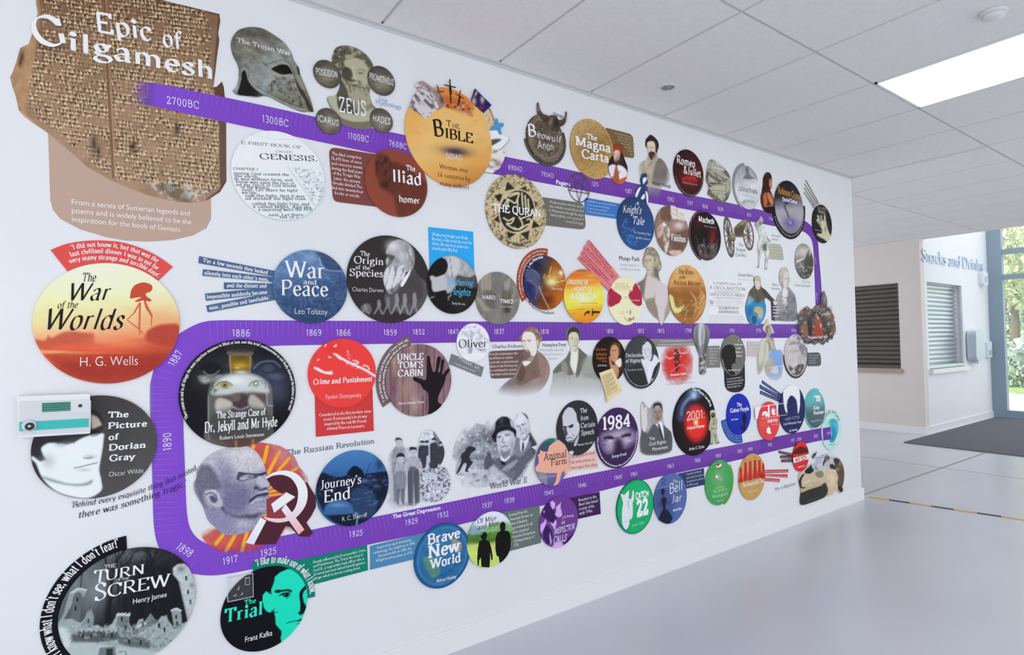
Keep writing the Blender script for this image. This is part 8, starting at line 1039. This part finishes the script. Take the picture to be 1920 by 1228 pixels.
stone(1360,420, 1400,385, 1460,380, 1500,410, 1530,460, 1570,580, 1560,760, 1495,910, 1410,540, 1360,480, k='b4bcbc'); c.b('5c6468', 1430,430, 50,30, .8); c.b('6c7478', 1535,580, 26,26, .8); c.b('dce4e4', 1380,430, 20,20, .5); c.l('40464a', 10, 1415,550, 1490,880, al=.6, f=4)
stone(400,640, 480,610, 560,620, 550,660, 520,700, 490,910, 410,890, 420,760, 330,920, 300,960, 290,940, 340,850, k='8c9898'); c.p('4c5456', 440,670, 520,680, 490,920, 410,895, f=4, al=.8); c.l('c8d0d0', 18, 420,650, 480,615, 550,625, al=.8)
stone(285,960, 330,900, 420,890, 500,930, 600,820, 620,900, 610,960, 660,950, 720,980, 790,940, 840,850, 900,845, 950,860, 950,930, 990,1010, 1040,900, 1080,890, 1090,930, 1150,840, 1210,920, 1250,870, 1300,860, 1310,900, 1370,980, 1345,820, 1390,795, 1430,820, 1440,940, 1490,915, 1470,960, 1400,1060, 1300,1150, 1200,1235, 400,1235, 330,1130, k='98a4a4')
stone(560,830, 600,800, 625,870, 615,970, 540,980, 520,930, k='84908f'); stone(850,870, 950,860, 940,940, 1000,1040, 830,1050, 830,940, k='6c7878'); c.l('c4cccc', 16, 838,856, 900,848, 952,862); stone(1350,820, 1430,820, 1445,960, 1370,985, k='8c9898'); c.l('c8d0d0', 14, 1345,815, 1390,798, 1432,818); stone(1030,960, 1090,920, 1140,980, 1040,1040, k='c4cccc', al=.8)
c.p('3c4446', 450,1010, 640,1000, 840,1010, 850,1080, 640,1110, 440,1110, f=6, al=.85); c.p('2c3236', 870,1060, 1000,1050, 1140,1090, 1130,1170, 1000,1160, 860,1120, f=8, al=.7); c.sp('d8e0e0', .55, 5, 5, 4, w=c.m(400,960, 1400,960, 1200,1100, 430,1060, f=10), al=.3); c.sp('242a2c', .58, 6, 6, 9, w=c.m(400,940, 1450,940, 1250,1200, 420,1200, f=10), al=.4); c.p('b8c4c4', 360,1130, 560,1110, 840,1150, 1100,1170, 1200,1235, 400,1235, f=12, al=.7); stone(680,1160, 820,1150, 830,1235, 660,1235, k='6c7676'); c.p('2c3032', 740,1170, 800,1165, 800,1235, 735,1235, f=2, sm=0); c.l('3c4446', 7, 860,1200, 920,1195, 920,1235); c.p('dce4e4', 300,980, 380,1000, 400,1130, 340,1140, f=14, al=.6)
for x in range(450, 840, 46): c.p('a0abab', x,980, x+26,978, x+26,1012, x,1012, f=2, sm=0)
for x in range(880, 1140, 46): c.p('8c9696', x,1030, x+26,1034, x+26,1066, x,1062, f=2, sm=0)
for x in range(840, 960, 34): c.p('b8c2c2', x,838, x+20,836, x+20,862, x,862, f=2, sm=0)
for x, y in ((470,720), (455,800), (885,900), (920,980), (575,920), (1390,880), (1395,940), (520,1060), (600,1058), (720,1050), (790,1052), (1080,950), (1230,960), (1280,1000), (1480,520), (1500,650), (1520,740), (950,1110), (1060,1120)): c.p('1c2022', x-8,y-22, x,y-30, x+8,y-22, x+8,y+14, x-8,y+14, f=1.5, sm=0)
c.p('2c3236', 1140,845, 1150,835, 1210,920, 1150,935, 1110,930, f=3, al=.5); c.p('54605f', 1000,1000, 1190,905, 1215,925, 1020,1040, f=3, al=.7)
ring(tur['circle'], 1.0, 1.235, 93, 230, .003, '12121c', tur); am = arc_marks(tur['circle'], 1.085, 222, 99, .0037); T(tur, 'quotation_lettering', "'I don't know what I don't see, what I don't fear!'", am, 17, 'serb', 'f0f2f8', h=.003)
F(*C7); TM(tur, 'title_lettering', [('THE', (722,425, 828,412), 32, 'ser'), ('T', (612,560, 740,545), 112, 'ser'), ('URN', (732,535, 1090,470), 88, 'ser'), ('OF THE', (832,544, 950,526), 22, 'ser'), ('S', (632,726, 740,702), 150, 'ser'), ('CREW', (748,690, 1335,580), 112, 'ser')], col='f6f6fa'); TM(tur, 'author_lettering', [('Henry James', (988,755, 1300,686), 46, 'sans')], col='f0f0f4')
F(*C8)
tri, c = disc('black round disc with a mint green half face and title, below a green quotation arc', 180,860, 700,330, 1056,640, 520,1195, h=.005, th=.003, step=1.6); c.bg('0e0e16')
mint = '1cd8b4'
c.p(mint, 860,360, 920,370, 980,420, 1030,490, 1056,560, 1060,640, 1050,740, 1020,850, 960,960, 880,1050, 795,1110, 790,1050, 800,990, 740,920, 735,850, 720,790, 700,770, 690,800, 650,790, 620,750, 605,680, 610,620, 640,585, 680,610, 695,625, 695,560, 720,500, 730,440, 780,395, f=2, sm=0)
c.p('0e0e16', 725,575, 760,568, 800,570, 860,560, 905,575, 900,600, 860,585, 800,590, 760,605, 730,600, f=2, sm=0); c.p('0e0e16', 760,635, 800,605, 840,595, 885,600, 870,625, 850,645, 820,640, 800,625, f=2); c.b(mint, 826,618, 7,5, .9); c.l('0e0e16', 8, 850,655, 885,625); c.p('0e0e16', 1040,520, 1000,560, 980,590, 975,640, 985,720, 980,790, 955,800, 985,830, 1020,810, 1050,740, 1020,690, 1010,620, 1020,590, 1046,560, f=2, sm=0); c.p('0e0e16', 845,905, 900,885, 960,875, 1020,850, 1000,885, 920,890, 850,910, f=2); c.l('0e0e16', 7, 955,915, 990,900); c.l('0e0e16', 8, 720,760, 730,800, 760,790, al=.9)
ring(tri['circle'], 1.0, 1.2, -2, 106, .003, '0c7c6c', tri, th=.001); am = arc_marks(tri['circle'], 1.075, 101, 2, .0037); T(tri, 'quotation_lettering', "'I like to make use of what I know.'", am, 13, 'serb', 'f0f8f6', h=.003)
F(*C8); TM(tri, 'title_lettering', [('The', (418,722, 538,698), 46, 'serb'), ('Trial', (215,905, 602,816), 130, 'serb')], col='2cdcb8'); TM(tri, 'author_lettering', [('Franz Kafka', (428,1100, 702,1028), 54, 'sans')], col='f2f2f6')
o = panel('0f7c68', 920,278, 1660,118, 1670,372, 1125,515, 1080,400, parent=tri, h=.0024, th=.0012); TB(o, 'caption_lettering', ["Heavily influenced by Dostoyevsky's Crime", 'and Punishment. The Trial is the story of', 'Josef K., a respectable bank officer who is', 'arrested and must defend himself against a', 'charge which he knows nothing about.'], 1115,305, 1645,178, 1120,470, 28, st='sanss', col='d8f0ea')
# clear socket over the disc rim
soc = empty('wall_socket'); tag(soc, 'clear covered wall socket with single switch over the rim of the green and black disc', 'wall socket')
cg = bpy.data.materials.new('clear_cover'); cg.use_nodes = True; bb = cg.node_tree.nodes['Principled BSDF']; bb.inputs['Alpha'].default_value = .03; bb.inputs['Roughness'].default_value = .1; bb.inputs['Base Color'].default_value = (.9, .93, .95, 1)
def spart(name, m, h0, h1, *a, r=0):
    o = slab.__globals__['slab'](name, m, h0, h1, *a, r=r); o.parent = soc; return o
spart('cover_plate', cg, .0052, .0145, 250,452, 508,405, 512,640, 255,695, r=10)
edge = mat('clear_edge', (.72, .75, .78), .2)
def fr_(name, t, h0, h1, *q):
    p = np.array(q, float).reshape(4, 2); c0 = p.mean(0); inn = c0+(p-c0)*(1-t); mb = MB(); P, Q = W(xy(*p.ravel()), h1).tolist(), W(xy(*inn.ravel()), h1).tolist(); R = W(xy(*p.ravel()), h1); R = R.copy(); R[:, 1] = DW-h0; v = P+Q+R.tolist(); mb.add(v, [(i, (i+1) % 4, 4+(i+1) % 4, 4+i) for i in range(4)]+[(i, (i+1) % 4, 8+(i+1) % 4, 8+i) for i in range(4)]); return mb.obj(name, edge, soc)
fr_('cover_edge', .03, .0052, .015, 248,450, 510,403, 514,642, 253,697); fr_('rocker_switch', .12, .0146, .018, 430,452, 474,444, 476,516, 432,524)
for a in ((348,568, 366,565, 366,538), (312,632, 338,628, 336,614), (384,618, 404,614, 402,598)):
    mb = MB(); q = np.array(a, float).reshape(3, 2)
    for i in (0, 1):
        u = (q[i+1]-q[i])/np.linalg.norm(q[i+1]-q[i]); n = np.array([-u[1], u[0]])*2.5; mb.add(W(xy(*(q[i]-n-u*2), *(q[i+1]-n+u*2), *(q[i+1]+n+u*2), *(q[i]+n-u*2)), .0148+i*1e-5).tolist(), [(0, 1, 2, 3)])
    mb.obj('pin_slot', edge, soc)
F(*D1)
bra, c = disc('blue globe like round disc with large white slab title, beside a blue caption strip', 1305,790, 1650,355, 1915,600, 1560,1107, h=.008, step=1.5); c.bg('2c6494'); c.b('3c80b0', 1560,640, 200,260, .6); ww = W(np.stack([c.x, c.y], 1), .008); rr = np.hypot(ww[:, 0]-bra['circle'][0], ww[:, 2]-bra['circle'][1])/bra['circle'][2]; c.mix('1c4c7c', np.exp(-((rr-.97)/.05)**2)*.8); c.mix('4c8cb8', np.exp(-((rr-.87)/.03)**2)*.5); c.mix('20507c', np.exp(-((rr-.6)/.05)**2)*.45); c.p('a89c7c', 1730,540, 1790,560, 1830,620, 1800,700, 1750,660, 1720,610, f=10, al=.8); c.p('5c8c74', 1400,760, 1460,730, 1540,780, 1560,860, 1590,880, 1580,940, 1500,980, 1470,930, 1420,850, f=8, al=.85); c.b('70a878', 1520,800, 40,40, .6); c.n(.18, 9, 5, 3, 20)
TM(bra, 'title_lettering', [('Brave', (1448,608, 1815,520), 108, 'slab'), ('New', (1455,762, 1820,668), 138, 'slab'), ('World', (1470,880, 1820,792), 100, 'slab')], col='f2f2f8'); TM(bra, 'author_lettering', [('Aldous Huxley', (1545,1034, 1770,978), 38, 'sans')], col='e8eef4')
o = panel('4c84ac', 803,622, 1460,462, 1340,760, 805,888, parent=bra, h=.003); TB(o, 'caption_lettering', ['Inspired by rapid developing', 'technology, the telephone in 1876,', 'the automobile in 1885, the', 'Wright brothers plane in 1903...'], 838,665, 1308,552, 848,808, 32, st='sanss', col='dcecf4', al='c')
F(*D2)
mic, c = disc('green field round disc with two black men in silhouette, beside a sage caption', 336,700, 620,354, 845,640, 560,983, h=.0105, th=.0045, step=1.4); c.bg('c4d878'); c.g(600,360, 600,980, (0,'d4d8e4'), (.2,'ccd0dc'), (.3,'90b0b0'), (.42,'5c8c44'), (.52,'4c7434'), (.6,'c4cc70'), (.75,'c4dc70'), (1,'b8d860')); c.p('e0e2ea', 420,480, 560,360, 700,370, 780,440, 700,470, 600,480, 480,540, f=14, al=.8); c.p('8ca8b8', 370,580, 420,500, 480,540, 480,600, 400,620, f=10, al=.8); c.p('74a848', 540,560, 620,490, 760,470, 840,520, 845,640, 700,640, 560,640, f=14, al=.8); c.p('44702c', 344,640, 480,600, 600,590, 840,590, 840,640, 560,690, 340,720, f=12, al=.7); c.n(.25, 5, 5, 3, w=c.m(340,540, 840,480, 845,680, 340,720, f=8))
shape(mic, '12120e', 512,595, 530,578, 555,600, 562,620, 552,650, 545,670, 585,690, 605,760, 622,850, 620,895, 605,900, 595,810, 588,960, 585,982, 495,975, 490,870, 470,900, 466,960, 452,960, 448,880, 455,770, 470,690, 510,670, 490,645, 484,622, 505,615, name='walking_silhouette'); shape(mic, '10100c', 705,490, 735,465, 765,490, 765,545, 755,565, 800,575, 818,610, 828,700, 822,760, 806,810, 795,830, 775,865, 740,905, 700,935, 688,860, 665,850, 652,770, 655,650, 675,590, 712,570, 702,530, name='walking_silhouette')
TM(mic, 'title_lettering', [('Of Mice', (450,492, 662,448), 54, 'ser'), ('and Men', (456,560, 692,506), 56, 'ser')], col='3c3050'); TM(mic, 'author_lettering', [('John Steinbeck', (560,585, 665,562), 18, 'sanss')], col='e4ecd8')
o = panel('64706a', 735,362, 1148,288, 1165,705, 790,805, parent=mic, h=.003); TB(o, 'caption_lettering', ['Derived from the', "'American Dream', an", 'ideal of limitless', 'opportunities for all,', 'which stemmed', 'from the Declaration', 'of Independency of', '1776.'], 806,412, 1062,352, 862,752, 34, st='sanss', col='e0e8e0')
ins, c = disc('violet round disc with a stencilled lilac face, joined to a dark violet caption', 1148,500, 1420,182, 1578,400, 1330,757, h=.008, step=1.3); c.bg('6c3c8c'); c.p('3c1c58', 1200,300, 1250,250, 1275,300, 1310,330, 1340,420, 1330,520, 1290,500, 1230,440, 1190,420, 1170,380, f=2, sm=0); c.p('3c1c58', 1190,560, 1230,500, 1280,560, 1300,640, 1290,720, 1230,720, 1190,650, f=2, sm=0); c.p('3c1c58', 1480,640, 1540,580, 1520,660, 1420,740, 1400,700, f=2, sm=0); c.p('d0a8e0', 1270,250, 1290,230, 1325,260, 1320,310, 1295,330, 1275,290, f=1.5, sm=0); c.p('d0a8e0', 1335,300, 1360,280, 1392,248, 1380,300, 1395,350, 1400,400, 1360,420, 1320,390, 1335,350, f=1.5, sm=0); c.p('d0a8e0', 1160,500, 1200,470, 1215,430, 1225,480, 1200,540, 1170,600, 1155,560, f=1.5, sm=0); c.p('d0a8e0', 1260,470, 1300,490, 1330,440, 1340,480, 1320,560, 1290,510, f=1.5, sm=0); c.p('d0a8e0', 1260,580, 1275,640, 1285,700, 1270,730, 1262,650, f=1.5, sm=0); c.p('d0a8e0', 1290,740, 1340,700, 1390,700, 1420,720, 1370,757, 1310,757, f=2, sm=0); c.p('d0a8e0', 1190,350, 1205,340, 1200,380, f=1, sm=0)
TM(ins, 'title_lettering', [('AN', (1392,500, 1430,490), 36, 'hand'), ('INSPECTOR', (1312,612, 1545,545), 62, 'it'), ('CALLS', (1305,712, 1455,682), 76, 'it')], col='f4eef8'); TM(ins, 'author_lettering', [('J. B. Priestly', (1405,434, 1534,405), 26, 'sans')], col='e8dcf0')
o = panel('3c2050', 1485,205, 1822,132, 1836,380, 1560,442, parent=ins, h=.003); TB(o, 'caption_lettering', ['Reaction to the', 'fixed class based', 'society of the', 'early 1900s.'], 1588,243, 1800,196, 1592,392, 36, st='sanss', col='e4dcec')
F(*D3)
cat22, c = disc('green round disc with a white bomb shape and heavy white numerals', 219,690, 460,348, 630,630, 390,968, h=.008, step=1.2); c.bg('1ca868'); c.b('28b878', 460,560, 160,200, .5); ww = W(np.stack([c.x, c.y], 1), .008); rr = np.hypot(ww[:, 0]-cat22['circle'][0], ww[:, 2]-cat22['circle'][1])/cat22['circle'][2]; c.mix('0c4c34', np.clip((rr-.93)*12, 0, .85)); c.n(.05, 14, 14, 3)
shape(cat22, 'dcdce4', 258,510, 300,528, 330,500, 352,472, 355,520, 350,560, 365,580, 385,560, 392,520, 395,480, 410,478, 412,530, 410,580, 395,620, 400,700, 395,770, 380,800, 362,800, 358,860, 340,900, 318,918, 295,890, 280,850, 275,760, 280,680, 290,620, 275,560, name='bomb_silhouette'); bar(cat22, '1ca868', 3, 345,590, 352,680); bar(cat22, '9ca0a8', 1.5, 282,840, 360,818)
TM(cat22, 'title_lettering', [('CATCH', (428,575, 575,542), 66, 'block'), ('22', (442,762, 575,725), 158, 'block')], col='f0f0f4'); TM(cat22, 'author_lettering', [('Joseph Heller', (390,886, 530,846), 34, 'sans')], col='98d8bc')
bel, c = disc('slate blue round disc with a dark line drawn lady in a wide skirt', 640,620, 830,278, 1003,520, 810,855, h=.008, step=1.2); c.bg('5468a0'); c.b('4c5c90', 720,640, 120,200, .5); c.n(.1, 14, 14, 3); c.p('3c4878', 655,470, 730,440, 800,470, 860,620, 840,780, 740,830, 680,740, 645,620, f=20, al=.6)
shape(bel, '1c2038', 716,470, 735,456, 755,470, 758,500, 745,520, 748,545, 775,565, 772,620, 765,670, 800,710, 840,770, 842,800, 810,846, 760,846, 730,830, 690,800, 715,730, 738,680, 725,620, 722,570, 742,545, 722,520, sm=1, name='lady_silhouette'); bar(bel, '1c2038', 3, 725,570, 700,620); bar(bel, '1c2038', 3, 700,620, 722,670); bar(bel, '1c2038', 3, 772,575, 800,630); bar(bel, '1c2038', 3, 800,630, 825,580); c.e('8c98c8', 738,495, 12,18, 0, 1.5)
for a in ((720,360, 740,345, 765,360, 745,372), (735,380, 728,405, 750,400, 760,412)): c.l('1c2038', 7, *a)
c.l('9ca8d0', 4, 655,470, 720,445, 800,430, al=.7)
TM(bel, 'title_lettering', [('The', (850,398, 902,388), 38, 'hand'), ('Bell', (815,512, 955,470), 108, 'hand'), ('Jar', (838,612, 948,588), 80, 'hand')], col='f4f4f8'); TM(bel, 'author_lettering', [('Sylvia Plath', (850,712, 950,688), 26, 'sansb')], col='e0e4f0')
o = panel('343c64', 905,288, 1198,226, 1206,412, 985,460, parent=bel, h=.003); TB(o, 'caption_lettering', ['A question of identity', 'and society. A reaction to', 'the pressure to conform', "in 1950's society."], 1002,306, 1198,264, 1006,432, 24, st='sanss', col='ccd0e4')
moc, c = disc('mid green round disc with a small white bird and a lime quotation arc', 1218,400, 1360,128, 1515,370, 1370,648, h=.008, step=1.1); c.bg('449c54'); c.b('74bc80', 1365,340, 80,140, .6); c.b('54ac60', 1360,500, 130,120, .4); c.p('8c3c2c', 1335,180, 1390,180, 1395,215, 1370,240, 1340,220, f=3, al=.8); c.p('f0f0ec', 1335,195, 1355,205, 1390,175, 1395,195, 1375,215, 1345,218, f=1.2); c.l('7c5c40', 4, 1350,225, 1350,260); c.l('7c5c40', 4, 1375,225, 1385,260); c.p('a8a094', 1330,320, 1360,300, 1410,360, 1380,365, 1350,350, f=1.5); c.p('f0ece4', 1330,310, 1350,310, 1355,335, 1335,335, f=1.2); c.l('d8c44c', 7, 1335,452, 1375,438, 1415,432); c.n(.07, 9, 9, 3)
ring(moc['circle'], 1.0, 1.13, -70, 38, .0045, '98ac58', moc, 'quotation_band'); ring(moc['circle'], .98, 1.06, -72, -20, .0052, '74704c', moc, 'inner_band'); am = arc_marks(moc['circle'], 1.085, -66, 34, .0052); T(moc, 'quotation_lettering', 'Real courage is when you know you are licked before you begin', am, 2.2, 'sanss', '5c6c30', h=.0045)
F(*D3); TM(moc, 'title_lettering', [('To Kill a', (1300,505, 1455,472), 30, 'it'), ('Mockingbird', (1292,565, 1465,525), 36, 'it')], col='b4dcb4'); TM(moc, 'author_lettering', [('Harper Lee', (1345,605, 1415,588), 16, 'sanss')], col='dcecdc')
han, c = disc('tan round disc with a row of tall red robed shapes across its top half', 1592,330, 1745,60, 1884,270, 1740,585, h=.008, step=1.1); c.bg('c49858'); c.n(.08, 9, 9, 3); c.p('b88c4c', 1600,380, 1880,320, 1880,360, 1600,420, f=6, al=.4)
for k, (x, y, y2) in enumerate(((1612,215,385), (1664,125,365), (1716,112,358), (1770,98,342), (1820,100,330), (1862,165,340))):
    shape(han, 'c02c2c', x-8,y+8, x,y, x+8,y+6, x+14,y+34, x+16,y+110, x+26,y2-20, x+24,y2, x-22,y2+8, x-24,y2-30, x-13,y+110, x-13,y+34, name='robe_silhouette')
    if k in (1, 2, 3, 4): e_ = [(x+8.5*math.cos(t*.7), y+24+15*math.sin(t*.7)) for t in range(9)]; shape(han, 'd4a868', *np.array(e_).ravel(), name='hood_opening', dh=.0007)
bar(han, 'd8b474', 1.6, 1600,275, 1878,238)
TM(han, 'title_lettering', [("The Handmaid's Tale", (1628,442, 1872,385), 46, 'serb')], col='f4ecdc'); TM(han, 'author_lettering', [('Margaret Atwood', (1690,506, 1806,480), 22, 'sanss')], col='f0dcb4')
F(*D4)
for k, (a, tx, b_) in enumerate((((235,690, 535,682, 532,722, 238,732), 'Better never means better for everyone', (242,718, 526,716)), ((235,745, 525,745, 522,788, 236,770), 'It always means worse for some,', (242,768, 518,780)), ((235,790, 425,805, 420,845, 236,830), 'A rat in a maze is free', (242,818, 412,836)))):
    o = panel('c43c40', *a, parent=han, name='quotation_strip', h=.003+k*.0001); T(o, 'quotation_lettering', tx, b_, 20, 'sanss', 'f0d0cc')
whi, c = disc('small red and black round disc with a white title band and three dark strips', 595,540, 700,325, 795,500, 690,710, h=.0115, th=.004, step=1.0); c.bg('d82c24'); c.p('2c1410', 615,430, 640,410, 680,390, 740,400, 790,430, 795,460, 700,480, 600,490, f=4, al=.9); c.p('5c1814', 620,440, 790,400, 780,470, 600,480, f=6, al=.5); c.n(.2, 5, 5, 3, w=c.m(600,400, 795,400, 795,480, 600,490, f=4)); shape(whi, 'ece4e8', 594,538, 796,485, 794,548, 604,602, name='title_band')
TM(whi, 'title_lettering', [('WHITE', (624,590, 684,574), 48, 'dinb'), ('TEETH', (694,571, 768,552), 48, 'dinb')], col='c8383c', h=.0121); TM(whi, 'author_lettering', [('Zadie Smith', (655,664, 742,642), 20, 'sansb')], col='f4d8d4')
for k, (a, tx, b_) in enumerate((((414,440, 600,482, 598,520, 408,474), 'Every moment happens twice', (420,464, 585,502)), ((432,504, 600,508, 600,548, 430,540), 'inside and outside, and they', (440,530, 585,536)), ((446,556, 598,552, 598,590, 444,592), 'are two different histories', (452,580, 580,580)))):
    o = panel('3c2428', *a, parent=whi, name='quotation_strip', h=.003+k*.0001); T(o, 'quotation_lettering', tx, b_, 16, 'sanss', 'd8c8c8')
war, c = cut('desert_war_print', 'ragged print of a tan tank, flying helicopters and a soldier beside the wall end', 660,740, 720,680, 760,640, 820,600, 850,560, 830,500, 880,450, 910,460, 950,500, 1010,480, 1060,460, 1120,490, 1180,540, 1230,600, 1250,720, 1245,830, 1230,900, 1235,960, 1180,990, 1080,1010, 980,1050, 850,1100, 700,1140, 680,1060, 690,960, 660,860, h=.0055, step=1.1, film=True, th=.0003, cat='photo montage print', group=GP)
c.bg('b8b4b0'); c.g(900,450, 900,1100, (0,'b8c4d8'), (.3,'c0c4cc'), (.5,'c8b8a0'), (1,'b8a488')); c.n(.15, 7, 7, 3); c.p('d4bc98', 1010,690, 1090,670, 1160,780, 1180,960, 1080,1005, 1020,980, 1030,860, f=6); c.b('e8d8bc', 1090,800, 50,80, .6); c.p('30302c', 690,960, 800,930, 960,870, 1010,860, 1040,960, 980,1050, 850,1100, 700,1140, 680,1060, f=3); c.p('242420', 660,850, 700,760, 740,740, 700,840, 760,920, 690,920, f=3); c.p('c8b894', 720,780, 790,750, 870,720, 960,700, 980,740, 990,800, 900,830, 800,880, 720,910, 700,860, f=2); c.p('3c3830', 880,720, 960,700, 985,760, 940,790, 890,770, f=3, al=.6); c.p('d8c8a8', 730,820, 830,780, 830,850, 750,880, f=2, al=.8); c.l('504838', 5, 735,830, 830,785, 830,850, 740,880, al=.8, sm=0); c.p('bca880', 690,940, 820,900, 960,870, 950,890, 800,940, 690,980, f=2); c.p('201e1c', 740,720, 770,670, 800,650, 825,620, 840,660, 860,700, 800,740, f=2); c.b('6c5c48', 885,670, 16,26, .8); c.l('4c4c44', 16, 780,1090, 850,1060, 920,1040, al=.6)
c.p('3c342c', 840,520, 850,490, 880,470, 890,490, 860,530, 830,560, f=2); c.l('4c443c', 5, 880,480, 905,450); c.l('3c3c3c', 4, 860,545, 940,520, 1010,485); c.p('3c342c', 985,570, 1000,520, 1040,490, 1062,520, 1050,560, 1000,600, 985,640, 972,610, f=2); c.sp('8c7c60', .55, 3, 3, 6, w=c.m(985,560, 1040,490, 1050,560, 985,640, f=2))
c.p('5c4c3c', 1120,550, 1160,540, 1210,570, 1240,640, 1250,740, 1240,840, 1225,900, 1232,950, 1210,970, 1190,960, 1180,900, 1160,860, 1170,770, 1150,720, 1130,660, f=3); c.n(.4, 3, 4, 9, w=c.m(1100,540, 1240,600, 1245,840, 1170,860, f=3)); c.p('3c342c', 1110,560, 1130,540, 1170,545, 1180,590, 1150,620, 1120,600, f=2); c.p('34302c', 1060,630, 1090,610, 1130,640, 1150,690, 1110,680, 1070,670, f=2); c.b('b09478', 1160,680, 26,20, .8); c.b('b4a080', 1195,610, 16,30, .6); c.p('2c2420', 1165,900, 1190,890, 1232,940, 1205,975, 1180,950, f=2); c.l('2c2824', 4, 1120,520, 1130,550); c.l('2c2824', 4, 1110,620, 1105,580)
nn = c.nz(6, 6, 6); F(*D4); xx = (c.x-1400)*6.82; yy = (c.y-780)*6.82; solid = np.maximum(c.m(665,760, 760,660, 840,620, 900,700, 985,700, 1000,860, 1040,960, 980,1050, 700,1140, 690,960, f=5), np.maximum(c.m(1060,600, 1120,540, 1180,540, 1250,700, 1240,960, 1180,980, 1160,800, f=5), c.m(830,560, 850,480, 910,450, 890,500, f=4))); c.fade(np.maximum(solid, np.clip(1.3-np.hypot((xx-1020)/235, (yy-750)/300)**2*1.3+(nn-.5)*1.5, 0, 1)))
T(war, 'heading_lettering', 'War in Afganistan', (362,962, 626,880), 44, 'sansl', '54545e', h=.002)
finish_prints()
